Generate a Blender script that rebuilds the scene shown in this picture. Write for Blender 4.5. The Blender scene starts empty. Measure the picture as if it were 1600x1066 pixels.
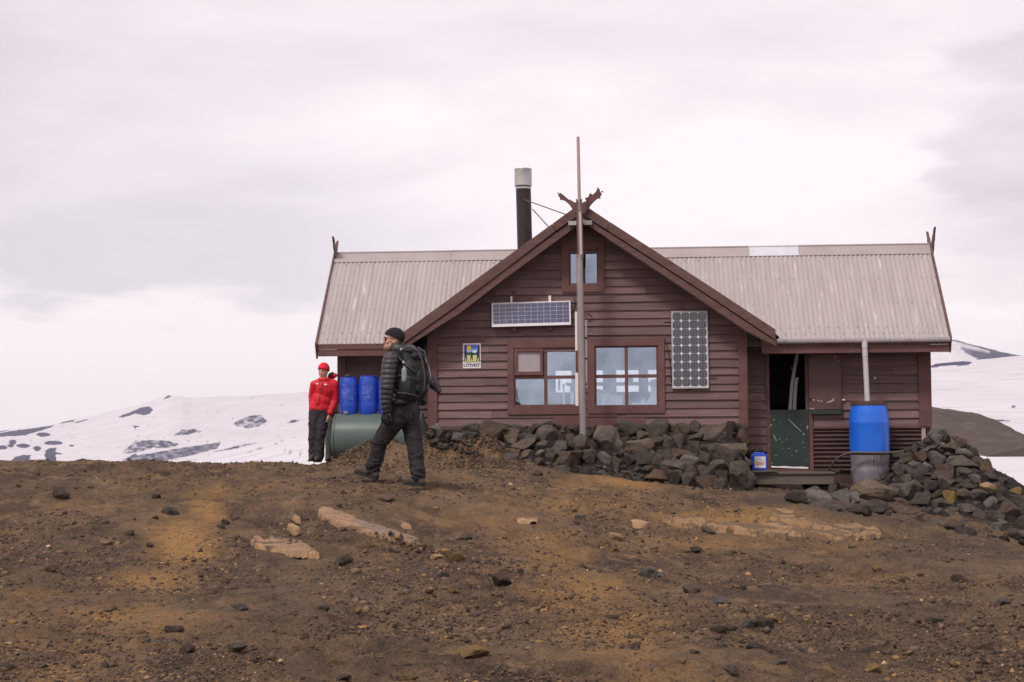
import bpy, bmesh, math, random
import numpy as np
from mathutils import Vector, Matrix

# ------------------------------------------------------------------ camera, sky, sun, exposure
S = bpy.context.scene
COL = S.collection
FOC, PITCH, ROLL = 2600.0, 0.0558, -0.0067
CAMZ = 1.6
_r0 = np.array([1., 0, 0]); _u0 = np.array([0, -math.sin(PITCH), math.cos(PITCH)]); FWD = np.array([0, math.cos(PITCH), math.sin(PITCH)])
RGT = math.cos(ROLL) * _r0 + math.sin(ROLL) * _u0
UPV = -math.sin(ROLL) * _r0 + math.cos(ROLL) * _u0
cd = bpy.data.cameras.new('camera'); cam = bpy.data.objects.new('camera', cd); COL.objects.link(cam)
cd.sensor_width = 36; cd.lens = 36 * FOC / 1600; cd.clip_end = 12000; cd.clip_start = 0.1
M = Matrix.Identity(4)
for i in range(3):
    M[i][0] = RGT[i]; M[i][1] = UPV[i]; M[i][2] = -FWD[i]
M[2][3] = CAMZ
cam.matrix_world = M
S.camera = cam
S.view_settings.view_transform = 'Standard'; S.view_settings.look = 'None'
S.view_settings.exposure = 0.0; S.view_settings.gamma = 1.0

SUN_EL, SUN_AZ = math.radians(52), math.radians(215)      # azimuth clockwise from +Y
sd = bpy.data.lights.new('sun', 'SUN'); sd.energy = 2.5; sd.angle = math.radians(11); sd.color = (1, .95, .89)
so = bpy.data.objects.new('sun', sd); COL.objects.link(so)
sdir = Vector((math.sin(SUN_AZ) * math.cos(SUN_EL), math.cos(SUN_AZ) * math.cos(SUN_EL), math.sin(SUN_EL)))
so.rotation_euler = sdir.to_track_quat('Z', 'Y').to_euler()
so.location = (-20, -20, 30)

def pxdir(px, py):
    return RGT * ((px - 800) / FOC) + UPV * ((533 - py) / FOC) + FWD

W_ = bpy.data.worlds.new('World'); S.world = W_; W_.use_nodes = True
def build_world():
    nt = W_.node_tree; N = nt.nodes; L = nt.links
    bg = N['Background']
    tc = N.new('ShaderNodeTexCoord')
    sky = N.new('ShaderNodeTexSky'); sky.sky_type = 'NISHITA'; sky.sun_disc = False
    sky.sun_elevation = SUN_EL; sky.sun_rotation = SUN_AZ
    mp = N.new('ShaderNodeMapping'); mp.inputs['Scale'].default_value = (1, 1, 3.6)
    L.new(tc.outputs['Generated'], mp.inputs['Vector'])
    n1 = N.new('ShaderNodeTexNoise'); n1.inputs['Scale'].default_value = 4.2; n1.inputs['Detail'].default_value = 9; n1.inputs['Roughness'].default_value = .52; n1.inputs['Distortion'].default_value = .25
    n2 = N.new('ShaderNodeTexNoise'); n2.inputs['Scale'].default_value = 11; n2.inputs['Detail'].default_value = 8; n2.inputs['Roughness'].default_value = .5
    L.new(mp.outputs[0], n1.inputs['Vector']); L.new(mp.outputs[0], n2.inputs['Vector'])
    def math_(op, a, b=None):
        m = N.new('ShaderNodeMath'); m.operation = op
        for i, v in enumerate((a, b)):
            if v is None: continue
            if isinstance(v, (int, float)): m.inputs[i].default_value = v
            else: L.new(v, m.inputs[i])
        return m.outputs[0]
    def spot(px, py, rad, amp, sx=1.0, crisp=.15):
        d = pxdir(px, py); d = d / np.linalg.norm(d)
        s = N.new('ShaderNodeVectorMath'); s.operation = 'SUBTRACT'; s.inputs[1].default_value = tuple(d)
        nrm = N.new('ShaderNodeVectorMath'); nrm.operation = 'NORMALIZE'; L.new(tc.outputs['Generated'], nrm.inputs[0])
        L.new(nrm.outputs[0], s.inputs[0])
        sc = N.new('ShaderNodeVectorMath'); sc.operation = 'MULTIPLY'; sc.inputs[1].default_value = (1 / sx, 1, 1); L.new(s.outputs[0], sc.inputs[0])
        ln = N.new('ShaderNodeVectorMath'); ln.operation = 'LENGTH'; L.new(sc.outputs[0], ln.inputs[0])
        q = math_('MULTIPLY', ln.outputs['Value'], 1 / rad)
        q = math_('ADD', q, math_('MULTIPLY', math_('SUBTRACT', n2.outputs['Fac'], .5), 3.2 if crisp > .3 else 1.5))
        mr = N.new('ShaderNodeMapRange'); mr.interpolation_type = 'SMOOTHSTEP'
        mr.inputs['From Min'].default_value = 1.25; mr.inputs['From Max'].default_value = crisp
        mr.inputs['To Min'].default_value = 0; mr.inputs['To Max'].default_value = amp
        L.new(q, mr.inputs['Value']); return mr.outputs[0]
    v = math_('ADD', math_('MULTIPLY', n1.outputs['Fac'], .75), math_('MULTIPLY', n2.outputs['Fac'], .25))
    v = math_('ADD', v, spot(1600, 215, .045, -.15, 1.2, .6))
    v = math_('ADD', v, spot(1600, 320, .05, -.14, 1.2, .5))
    v = math_('ADD', v, spot(1000, 330, .22, .16, 1.8))
    v = math_('ADD', v, spot(100, 60, .2, -.06, 1.6))
    cr = N.new('ShaderNodeValToRGB'); e = cr.color_ramp.elements
    e[0].position = .14; e[0].color = (.53, .47, .57, 1)
    e[1].position = .70; e[1].color = (1.08, .99, 1.03, 1)
    m_ = e.new(.34); m_.color = (.80, .71, .78, 1)
    m_ = e.new(.48); m_.color = (.92, .82, .88, 1)
    L.new(v, cr.inputs['Fac'])
    sx = N.new('ShaderNodeSeparateXYZ'); L.new(tc.outputs['Generated'], sx.inputs[0])
    n3 = N.new('ShaderNodeTexNoise'); n3.inputs['Scale'].default_value = 9; n3.inputs['Detail'].default_value = 9; n3.inputs['Roughness'].default_value = .55; L.new(mp.outputs[0], n3.inputs['Vector'])
    def smooth(val, lo, hi, a=0., b=1.):
        mr = N.new('ShaderNodeMapRange'); mr.interpolation_type = 'SMOOTHSTEP'
        for nm, q in (('From Min', lo), ('From Max', hi), ('To Min', a), ('To Max', b)): mr.inputs[nm].default_value = q
        L.new(val, mr.inputs['Value']); return mr.outputs[0]
    edge = math_('SUBTRACT', math_('ADD', math_('MULTIPLY', math_('SUBTRACT', n3.outputs['Fac'], .5), .13), .094), sx.outputs['Z'])
    bank = math_('MULTIPLY', smooth(edge, -.004, .022), smooth(sx.outputs['X'], .02, -.13))
    def over(A, B, f):
        q = N.new('ShaderNodeMix'); q.data_type = 'RGBA'; L.new(f, q.inputs['Factor']); L.new(A, q.inputs['A']); q.inputs['B'].default_value = (*B, 1); return q.outputs['Result']
    above = math_('MULTIPLY', math_('MULTIPLY', smooth(edge, -.09, -.005), smooth(sx.outputs['X'], .05, -.16)), .55)
    colr = over(cr.outputs[0], (.74, .69, .765), above)
    colr = over(colr, (1.04, .955, .99), bank)
    sc = N.new('ShaderNodeVectorMath'); sc.operation = 'SCALE'; sc.inputs['Scale'].default_value = 0.10
    L.new(sky.outputs[0], sc.inputs[0])
    mx = N.new('ShaderNodeMix'); mx.data_type = 'RGBA'; mx.inputs['Factor'].default_value = .93
    L.new(sc.outputs[0], mx.inputs['A']); L.new(colr, mx.inputs['B'])
    L.new(mx.outputs['Result'], bg.inputs['Color']); bg.inputs['Strength'].default_value = 1.0
build_world()

# ------------------------------------------------------------------ helpers
rng = np.random.default_rng(7); random.seed(11)
OX, OY, TH, HZ = 1.10, 26.5, 0.0761, 0.8        # hut frame: origin, turn, height of its base
_c, _s = math.cos(TH), math.sin(TH)

def Wp(px, py, Y):
    d = pxdir(px, py); t = Y / d[1]
    return Vector((d[0] * t, Y, CAMZ + d[2] * t))
def H(px, py, yl=0.0):
    """point of the hut plane local y = yl that shows at pixel (px, py), in hut coordinates"""
    d = pxdir(px, py)
    # world = OX + c x + s y , OY - s x + c y ; invert along the ray
    # local y = s (X-OX) + c (Y-OY)
    t = (yl + _s * OX + _c * OY) / (_s * d[0] + _c * d[1])
    X, Y, Z = d * t
    return Vector((_c * (X - OX) - _s * (Y - OY), yl, Z + CAMZ - HZ))
def hut_to_world(v):
    return Vector((OX + _c * v[0] + _s * v[1], OY - _s * v[0] + _c * v[1], v[2] + HZ))

def _hash(ix, iy, iz, seed):
    n = (ix * 374761393 + iy * 668265263 + iz * 1274126177 + seed * 974711) & 0xffffffff
    n = ((n ^ (n >> 13)) * 1274126177) & 0xffffffff
    n = n ^ (n >> 16)
    return (n & 0xffff) / 32767.5 - 1.0
def vnoise(P, seed=0):
    P = np.asarray(P, float); F = np.floor(P).astype(np.int64); f = P - F; f = f * f * f * (f * (f * 6 - 15) + 10)
    out = 0
    for dx in (0, 1):
        wx = f[:, 0] if dx else 1 - f[:, 0]
        for dy in (0, 1):
            wy = f[:, 1] if dy else 1 - f[:, 1]
            for dz in (0, 1):
                wz = f[:, 2] if dz else 1 - f[:, 2]
                out = out + wx * wy * wz * _hash(F[:, 0] + dx, F[:, 1] + dy, F[:, 2] + dz, seed)
    return out
def fbm(P, octs=4, seed=0, gain=.5):
    a, o, tot = 1.0, 0, 0; P = np.asarray(P, float)
    for k in range(octs):
        o = o + a * vnoise(P * 2 ** k + 17.3 * k, seed + k); tot += a; a *= gain
    return o / tot

class MB:
    def __init__(self): self.v = []; self.f = []; self.m = []; self.cur = 0
    def add(self, vs, fs):
        o = len(self.v); self.v += [tuple(p) for p in vs]
        for q in fs: self.f.append([o + i for i in q]); self.m.append(self.cur)
        return self
    def box(self, x0, x1, y0, y1, z0, z1):
        vs = [(x0, y0, z0), (x1, y0, z0), (x1, y1, z0), (x0, y1, z0), (x0, y0, z1), (x1, y0, z1), (x1, y1, z1), (x0, y1, z1)]
        return self.hexa(vs)
    def hexa(self, vs):
        return self.add(vs, [(3, 2, 1, 0), (4, 5, 6, 7), (0, 1, 5, 4), (1, 2, 6, 5), (2, 3, 7, 6), (3, 0, 4, 7)])
    def prism(self, pts, y0, y1):
        """polygon of (x, z) extruded from y0 to y1"""
        n = len(pts)
        a = sum(pts[i][0] * pts[(i + 1) % n][1] - pts[(i + 1) % n][0] * pts[i][1] for i in range(n))
        if a < 0: pts = pts[::-1]
        vs = [(p[0], y0, p[1]) for p in pts] + [(p[0], y1, p[1]) for p in pts]
        fs = [list(range(n)), list(range(2 * n - 1, n - 1, -1))] + [(i, n + i, n + (i + 1) % n, (i + 1) % n) for i in range(n)]
        fs = [fs[0], fs[1]] + [f[::-1] for f in fs[2:]] if False else fs
        return self.add(vs, fs)
    def tube(self, pts, r, n=10, cap=True):
        pts = [Vector(p) for p in pts]; k = len(pts); rs = r if isinstance(r, (list, tuple)) else [r] * k
        vs = []; fs = []; up = None
        for i, p in enumerate(pts):
            t = (pts[min(i + 1, k - 1)] - pts[max(i - 1, 0)]).normalized()
            if up is None:
                up = Vector((0, 0, 1)) if abs(t.z) < .9 else Vector((1, 0, 0))
            a = t.cross(up).normalized(); b = a.cross(t).normalized(); up = b
            for j in range(n):
                q = 2 * math.pi * j / n
                vs.append(p + (a * math.cos(q) + b * math.sin(q)) * rs[i])
        for i in range(k - 1):
            for j in range(n):
                fs.append((i * n + j, i * n + (j + 1) % n, (i + 1) * n + (j + 1) % n, (i + 1) * n + j))
        if cap: fs.append(list(range(n))[::-1]); fs.append(list(range((k - 1) * n, k * n)))
        return self.add(vs, fs)
    def lathe(self, c, prof, n=32, cap=True, sx=1, sy=1):
        """prof: list of (r, z) bottom to top around a vertical axis at c"""
        vs = []; fs = []; k = len(prof)
        for r, z in prof:
            for j in range(n):
                q = 2 * math.pi * j / n; vs.append((c[0] + r * math.cos(q) * sx, c[1] + r * math.sin(q) * sy, c[2] + z))
        for i in range(k - 1):
            for j in range(n): fs.append((i * n + j, i * n + (j + 1) % n, (i + 1) * n + (j + 1) % n, (i + 1) * n + j))
        if cap: fs.append(list(range(n))[::-1]); fs.append(list(range((k - 1) * n, k * n)))
        return self.add(vs, fs)
    def capsule(self, p0, p1, r0, r1, n=14):
        p0 = Vector(p0); p1 = Vector(p1); t = (p1 - p0)
        if t.length < 1e-6: t = Vector((0, 0, 1e-4))
        t.normalize(); up = Vector((0, 0, 1)) if abs(t.z) < .9 else Vector((1, 0, 0))
        a = t.cross(up).normalized(); b = a.cross(t)
        rings = []
        for q in (-80, -50, -25, 0): rings.append((p0 + t * r0 * math.sin(math.radians(q)), r0 * math.cos(math.radians(q))))
        for q in (0, 25, 50, 80): rings.append((p1 + t * r1 * math.sin(math.radians(q)), r1 * math.cos(math.radians(q))))
        vs = []; fs = []
        for c, r in rings:
            for j in range(n):
                w = 2 * math.pi * j / n; vs.append(c + (a * math.cos(w) + b * math.sin(w)) * r)
        k = len(rings)
        for i in range(k - 1):
            for j in range(n): fs.append((i * n + j, i * n + (j + 1) % n, (i + 1) * n + (j + 1) % n, (i + 1) * n + j))
        fs.append(list(range(n))[::-1]); fs.append(list(range((k - 1) * n, k * n)))
        return self.add(vs, fs)
    def ell(self, c, rad, R=None, nu=18, nv=12):
        c = Vector(c); vs = []; fs = []
        for i in range(1, nv):
            th = math.pi * i / nv
            for j in range(nu):
                q = 2 * math.pi * j / nu
                p = Vector((rad[0] * math.sin(th) * math.cos(q), rad[1] * math.sin(th) * math.sin(q), -rad[2] * math.cos(th)))
                vs.append(c + (R @ p if R is not None else p))
        for i in range(nv - 2):
            for j in range(nu): fs.append((i * nu + j, i * nu + (j + 1) % nu, (i + 1) * nu + (j + 1) % nu, (i + 1) * nu + j))
        fs.append(list(range(nu))[::-1]); fs.append(list(range((nv - 2) * nu, (nv - 1) * nu)))
        return self.add(vs, fs)
    def mesh(self, name):
        me = bpy.data.meshes.new(name); me.from_pydata(self.v, [], self.f)
        me.polygons.foreach_set('material_index', self.m); me.update(); return me
    def build(self, name, mats, parent=None, smooth=False, bevel=0, loc=None):
        me = self.mesh(name)
        if bevel:
            bm = bmesh.new(); bm.from_mesh(me)
            ed = [e for e in bm.edges if len(e.link_faces) == 2 and e.calc_face_angle(0) > .6]
            bmesh.ops.bevel(bm, geom=ed, offset=bevel, segments=2, affect='EDGES', profile=.6, clamp_overlap=True)
            bm.to_mesh(me); bm.free()
        return link(name, me, mats, parent, smooth, loc)

def link(name, me, mats, parent=None, smooth=False, loc=None):
    if not isinstance(mats, (list, tuple)): mats = [mats]
    me.materials.clear()
    for m in mats: me.materials.append(m)
    o = bpy.data.objects.new(name, me); COL.objects.link(o)
    if parent is not None: o.parent = parent
    if loc is not None: o.location = loc
    if smooth:
        me.polygons.foreach_set('use_smooth', [True] * len(me.polygons))
        if smooth != True:
            try: me.set_sharp_from_angle(angle=math.radians(smooth))
            except Exception: pass
    return o
def tag(o, label=None, cat=None, group=None, kind=None):
    if label: o['label'] = label
    if cat: o['category'] = cat
    if group: o['group'] = group
    if kind: o['kind'] = kind
    return o
def empty(name, loc=(0, 0, 0), rz=0, label=None, cat=None, group=None):
    o = bpy.data.objects.new(name, None); COL.objects.link(o); o.location = loc; o.rotation_euler = (0, 0, rz)
    o.empty_display_size = .2
    return tag(o, label, cat, group)
def grid_mesh(name, X, Y, Z):
    """X, Y, Z arrays of shape (rows, cols)"""
    r, c = X.shape
    me = bpy.data.meshes.new(name)
    co = np.stack([X, Y, Z], -1).reshape(-1, 3).astype(np.float32)
    i = np.arange(r * c).reshape(r, c)
    q = np.stack([i[:-1, :-1], i[:-1, 1:], i[1:, 1:], i[1:, :-1]], -1).reshape(-1, 4)
    return np_mesh(me, co, q)
def np_mesh(me, co, faces):
    nf, k = faces.shape
    me.vertices.add(len(co)); me.vertices.foreach_set('co', np.ascontiguousarray(co, np.float32).ravel())
    me.loops.add(nf * k); me.loops.foreach_set('vertex_index', np.ascontiguousarray(faces, np.int32).ravel())
    me.polygons.add(nf); me.polygons.foreach_set('loop_start', np.arange(0, nf * k, k, dtype=np.int32))
    me.update(calc_edges=True); me.validate(); return me
def color_attr(me, name, vals):
    a = me.color_attributes.new(name, 'FLOAT_COLOR', 'POINT')
    d = np.ones((len(vals), 4), np.float32); d[:, :vals.shape[1]] = vals
    a.data.foreach_set('color', d.ravel())

# ------------------------------------------------------------------ materials
def mat(name, c1, c2=None, scale=6., rough=.8, bump=0., bscale=40., stretch=(1, 1, 1), island=0., objrand=0., metal=0., spec=.3,
        detail=6., c3=None, c3_at=.62, c3_w=.04, c3_scale=9., c3_stretch=(1, 1, 1), bstretch=None, mid=.5, width=.22, bump2=None):
    m = bpy.data.materials.new(name); m.use_nodes = True
    nt = m.node_tree; N = nt.nodes; L = nt.links; b = N['Principled BSDF']
    b.inputs['Roughness'].default_value = rough; b.inputs['Metallic'].default_value = metal
    b.inputs['Specular IOR Level'].default_value = spec
    tc = N.new('ShaderNodeTexCoord')
    off = None
    if objrand:
        oi = N.new('ShaderNodeObjectInfo')
        off = N.new('ShaderNodeVectorMath'); off.operation = 'SCALE'; off.inputs['Scale'].default_value = 37.
        cb = N.new('ShaderNodeCombineXYZ'); L.new(oi.outputs['Random'], cb.inputs[0]); L.new(oi.outputs['Random'], cb.inputs[1]); L.new(cb.outputs[0], off.inputs[0])
    def noise(sc, st, det=detail, ro=.6):
        mp = N.new('ShaderNodeMapping'); mp.inputs['Scale'].default_value = st; L.new(tc.outputs['Object'], mp.inputs['Vector'])
        if off: L.new(off.outputs[0], mp.inputs['Location'])
        n = N.new('ShaderNodeTexNoise'); n.inputs['Scale'].default_value = sc; n.inputs['Detail'].default_value = det; n.inputs['Roughness'].default_value = ro
        L.new(mp.outputs[0], n.inputs['Vector']); return n
    col = None
    if c2 is not None:
        n = noise(scale, stretch)
        mr = N.new('ShaderNodeMapRange'); mr.inputs['From Min'].default_value = mid - width; mr.inputs['From Max'].default_value = mid + width; L.new(n.outputs['Fac'], mr.inputs['Value'])
        mx = N.new('ShaderNodeMix'); mx.data_type = 'RGBA'; mx.inputs['A'].default_value = (*c1, 1); mx.inputs['B'].default_value = (*c2, 1)
        L.new(mr.outputs[0], mx.inputs['Factor']); col = mx.outputs['Result']
    if c3 is not None:
        n = noise(c3_scale, c3_stretch, 8, .65)
        mr = N.new('ShaderNodeMapRange'); mr.inputs['From Min'].default_value = c3_at; mr.inputs['From Max'].default_value = c3_at + c3_w; L.new(n.outputs['Fac'], mr.inputs['Value'])
        mx = N.new('ShaderNodeMix'); mx.data_type = 'RGBA'; mx.inputs['B'].default_value = (*c3, 1)
        if col: L.new(col, mx.inputs['A'])
        else: mx.inputs['A'].default_value = (*c1, 1)
        L.new(mr.outputs[0], mx.inputs['Factor']); col = mx.outputs['Result']
    def vary(src, amount, col):
        mr = N.new('ShaderNodeMapRange'); mr.inputs['To Min'].default_value = 1 - amount; mr.inputs['To Max'].default_value = 1 + amount; L.new(src, mr.inputs['Value'])
        v = N.new('ShaderNodeVectorMath'); v.operation = 'SCALE'; L.new(mr.outputs[0], v.inputs['Scale'])
        if col: L.new(col, v.inputs[0])
        else: v.inputs[0].default_value = c1
        return v.outputs[0]
    if island:
        g = N.new('ShaderNodeNewGeometry'); col = vary(g.outputs['Random Per Island'], island, col)
    if objrand: col = vary(oi.outputs['Random'], objrand, col)
    if col: L.new(col, b.inputs['Base Color'])
    else: b.inputs['Base Color'].default_value = (*c1, 1)
    if bump:
        n = noise(bscale, bstretch or stretch, 8, .65)
        bp = N.new('ShaderNodeBump'); bp.inputs['Strength'].default_value = 1; bp.inputs['Distance'].default_value = bump
        L.new(n.outputs['Fac'], bp.inputs['Height']); L.new(bp.outputs[0], b.inputs['Normal'])
        if bump2:
            n2 = noise(bump2[1], bump2[2] if len(bump2) > 2 else (1, 1, 1), 6, .6)
            bq = N.new('ShaderNodeBump'); bq.inputs['Distance'].default_value = bump2[0]; L.new(n2.outputs['Fac'], bq.inputs['Height'])
            L.new(bq.outputs[0], bp.inputs['Normal'])
    return m
MT = {}
MT['siding'] = mat('brown_painted_boards', (.122, .071, .067), (.190, .119, .114), 3.0, .74, .007, 22, (.5, 1, 9), island=.2, spec=.3, c3=(.22, .165, .155), c3_at=.60, c3_w=.12, c3_scale=5, c3_stretch=(.35, 1, 5))
MT['trim'] = mat('brown_painted_trim', (.105, .047, .042), (.15, .075, .068), 4.0, .66, .005, 24, (1, 1, 1), island=.10, spec=.3, c3=(.19, .13, .12), c3_at=.66, c3_w=.1, c3_scale=8)
MT['barge'] = mat('brown_barge_paint', (.088, .042, .036), (.15, .084, .074), 5.0, .66, .006, 16, (1, 1, 3), island=.1, spec=.3, c3=(.20, .14, .125), c3_at=.63, c3_w=.1, c3_scale=7, c3_stretch=(.7, 1, 2))
MT['roof'] = mat('weathered_grey_iron', (.315, .268, .258), (.395, .342, .33), 2.2, .5, .0015, 30, (4, .5, .5), spec=.4, c3=(.56, .50, .49), c3_at=.60, c3_w=.1, c3_scale=3.2, c3_stretch=(6, .45, .45))
MT['ridge'] = mat('ridge_cap_iron', (.30, .25, .243), (.36, .305, .295), 3, .5, .001, 20, spec=.4)
MT['ridge_new'] = mat('bare_zinc_sheet', (.50, .50, .53), (.60, .60, .63), 4, .42, 0, metal=.2)
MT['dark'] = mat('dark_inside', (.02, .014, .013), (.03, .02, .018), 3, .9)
MT['room'] = mat('room_boards', (.10, .085, .07), (.14, .115, .10), 3, .8)
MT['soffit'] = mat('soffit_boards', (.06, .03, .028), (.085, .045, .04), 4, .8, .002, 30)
MT['green'] = mat('chipped_green_paint', (.022, .034, .03), (.032, .048, .042), 5, .55, .002, 20, c3=(.40, .34, .27), c3_at=.70, c3_w=.015, c3_scale=14)
MT['doorbrown'] = mat('scuffed_brown_panel', (.085, .043, .04), (.12, .068, .062), 3, .5, .001, 20, c3=(.30, .23, .2), c3_at=.735, c3_w=.02, c3_scale=9)
MT['gutter'] = mat('grey_plastic_pipe', (.46, .42, .44), (.55, .51, .53), 6, .4)
MT['skirt'] = mat('brown_corrugated_skirt', (.055, .028, .025), (.095, .055, .05), 6, .6, .002, 20, (.5, 1, 1))
MT['blackpipe'] = mat('sooty_iron_pipe', (.022, .015, .014), (.05, .032, .03), 6, .55, .002, 14, (1, 1, .4), metal=.2, c3=(.11, .07, .06), c3_at=.63, c3_w=.1, c3_scale=7)
MT['galv'] = mat('galvanised_steel', (.34, .32, .31), (.50, .47, .46), 7, .45, .001, 12, metal=.35)
MT['alu'] = mat('white_frame', (.66, .63, .64), (.76, .73, .74), 9, .4)
MT['alugrey'] = mat('grey_aluminium_frame', (.40, .38, .38), (.50, .47, .47), 9, .4, metal=.3)
MT['cellblue'] = mat('blue_cells', (.032, .032, .10), (.055, .055, .15), 14, .22, island=.18, spec=.3)
MT['celldark'] = mat('dark_cells', (.018, .013, .028), (.028, .021, .042), 20, .22, island=.15, spec=.2)
MT['cellback'] = mat('panel_backing', (.72, .70, .72), rough=.4)
MT['pole'] = mat('weathered_metal_pole', (.23, .19, .19), (.33, .28, .28), 7, .5, .002, 20, (1, 1, .3), metal=.2)
MT['wood'] = mat('pale_weathered_wood', (.33, .24, .235), (.44, .335, .325), 6, .8, .003, 22, (4, 4, .4))
MT['woodpink'] = mat('worn_plank_lining', (.56, .47, .45), (.68, .59, .57), 6, .7, .003, 18, (4, 4, .4))
MT['white'] = mat('white_strip', (.74, .69, .68), (.80, .75, .74), 10, .5)
MT['stepwood'] = mat('grey_decking', (.085, .068, .052), (.15, .125, .10), 4, .85, .004, 20, (.4, 4, 4), c3=(.045, .035, .03), c3_at=.6, c3_w=.1, c3_scale=6)
MT['blue'] = mat('blue_barrel_plastic', (.012, .052, .40), (.016, .068, .46), 5, .36, .001, 8, spec=.5, c3=(.10, .16, .45), c3_at=.68, c3_w=.12, c3_scale=13)
MT['bluebright'] = mat('bright_blue_plastic', (.010, .115, .60), (.014, .14, .66), 4, .34, .001, 8, spec=.5, c3=(.035, .06, .20), c3_at=.70, c3_w=.05, c3_scale=7, c3_stretch=(3, 3, .6))
MT['greyplastic'] = mat('dirty_grey_plastic', (.15, .135, .155), (.24, .215, .235), 6, .45, .001, 10, (1, 1, .5), c3=(.07, .045, .035), c3_at=.60, c3_w=.1, c3_scale=6, c3_stretch=(2.5, 2.5, .5))
MT['rustlid'] = mat('rusty_ring', (.06, .032, .022), (.11, .06, .04), 12, .7)
MT['tank'] = mat('dull_green_tank', (.070, .096, .085), (.098, .125, .110), 3, .42, .001, 10, c3=(.12, .135, .12), c3_at=.64, c3_w=.12, c3_scale=5)
MT['rubber'] = mat('grey_rubber_hose', (.09, .075, .075), (.12, .10, .10), 9, .5)
MT['black'] = mat('black_metal', (.015, .013, .013), (.03, .026, .025), 9, .5)
MT['scuff'] = mat('scuffed_white', (.12, .17, .46), (.20, .26, .51), 20, .6)

def glass_mat():
    m = bpy.data.materials.new('window_glass'); m.use_nodes = True
    nt = m.node_tree; N = nt.nodes; L = nt.links; N.remove(N['Principled BSDF'])
    g = N.new('ShaderNodeBsdfGlossy'); g.inputs['Roughness'].default_value = .015; g.inputs['Color'].default_value = (.72, .84, 1, 1)
    tc = N.new('ShaderNodeTexCoord'); n = N.new('ShaderNodeTexNoise'); n.inputs['Scale'].default_value = 3; L.new(tc.outputs['Object'], n.inputs['Vector'])
    bp = N.new('ShaderNodeBump'); bp.inputs['Distance'].default_value = .0015; L.new(n.outputs['Fac'], bp.inputs['Height']); L.new(bp.outputs[0], g.inputs['Normal'])
    t = N.new('ShaderNodeBsdfTransparent'); t.inputs['Color'].default_value = (.88, .92, .93, 1)
    mx = N.new('ShaderNodeMixShader'); nn = N.new('ShaderNodeTexNoise'); nn.inputs['Scale'].default_value = 2.3; nn.inputs['Detail'].default_value = 6; L.new(tc.outputs['Object'], nn.inputs['Vector']); mrr = N.new('ShaderNodeMapRange'); mrr.inputs['From Min'].default_value = .3; mrr.inputs['From Max'].default_value = .7; mrr.inputs['To Min'].default_value = .20; mrr.inputs['To Max'].default_value = .38; L.new(nn.outputs['Fac'], mrr.inputs['Value']); L.new(mrr.outputs[0], mx.inputs[0])
    L.new(t.outputs[0], mx.inputs[1]); L.new(g.outputs[0], mx.inputs[2]); L.new(mx.outputs[0], N['Material Output'].inputs['Surface'])
    return m
MT['glass'] = glass_mat()

# ------------------------------------------------------------------ terrain
#  (px, py, Y) control points of the near ground
CP = [(x, 1066, 9.4) for x in (-200, 200, 600, 1000, 1400, 1800)]
CP += [(x, 1400, 4.6) for x in (-400, 200, 800, 1400, 2000)]
CP += [(0, 950, 12), (400, 950, 12), (800, 950, 12.2), (1200, 955, 12.2), (1600, 960, 12.5)]
CP += [(-80, 850, 15.6), (200, 850, 15.5), (400, 830, 16.4), (800, 835, 17.3), (1000, 880, 16.3), (1300, 900, 17), (1500, 885, 18), (1750, 890, 18)]
CP += [(-100, 770, 18.3), (200, 775, 18.2), (400, 775, 18.4), (610, 752, 18.8), (665, 760, 18.8), (800, 780, 20), (1000, 795, 20.8), (1200, 822, 20.8), (1400, 845, 21)]
CP += [(-150, 722, 21), (0, 722, 21), (120, 722, 21.2), (240, 727, 21.4), (360, 731, 21.8), (450, 729, 22.3), (500, 727, 22.8), (600, 735, 22.5), (700, 735, 22.8)]
CP += [(850, 738, 24.1), (1000, 757, 23.9), (1170, 768, 23.9), (1240, 768, 24.4), (1330, 800, 23.2), (1420, 822, 22.6), (1590, 850, 21.8), (1760, 880, 21.5)]
def cp_xyz():
    P = [tuple(Wp(*c)) for c in CP]
    P += [(-3.3, 26.8, CAMZ - .50), (-3.4, 28, CAMZ - .52), (-2.0, 26, CAMZ - .5), (0, 27, CAMZ - .6), (3, 28, CAMZ - .75), (6, 27, CAMZ - .9), (6.5, 29, CAMZ - .9), (0, 30, CAMZ - .7), (-3, 31, CAMZ - .8)]
    P += [(-5, -3, 0), (0, -3, 0), (5, -3, 0), (-8, 24, CAMZ - 1.0), (-7, 28, CAMZ - 2.2), (-12, 26, CAMZ - 2.0), (10.5, 26, CAMZ - 2.2), (11, 30, CAMZ - 3.2), (7.8, 29, CAMZ - 1.5)]
    P += [(4.5, 25.9, CAMZ - .93), (4.5, 26.9, CAMZ - .97), (3.6, 26.1, CAMZ - .90), (-14, 5, .1), (14, 5, .1), (-14, 14, .6), (14, 14, .1)]
    return np.array(P)
_P = cp_xyz()
def _U(r2): return np.where(r2 > 1e-9, r2 * np.log(np.maximum(r2, 1e-9)), 0) * .5
def _tps():
    n = len(_P); XY = _P[:, :2] / 10
    K = _U(((XY[:, None] - XY[None]) ** 2).sum(-1)) + 2e-3 * np.eye(n)
    Q = np.concatenate([np.ones((n, 1)), XY], 1)
    A = np.block([[K, Q], [Q.T, np.zeros((3, 3))]])
    return np.linalg.solve(A, np.concatenate([_P[:, 2], [0, 0, 0]]))
_TW = _tps()
def tps(X, Y):
    sh = X.shape; x = np.clip(X.ravel(), -15, 15) / 10; y = np.clip(Y.ravel(), -4, 33) / 10; n = len(_P)
    out = _TW[n] + _TW[n + 1] * x + _TW[n + 2] * y
    for k in range(n):
        out = out + _TW[k] * _U((x - _P[k, 0] / 10) ** 2 + (y - _P[k, 1] / 10) ** 2)
    return out.reshape(sh)
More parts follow.
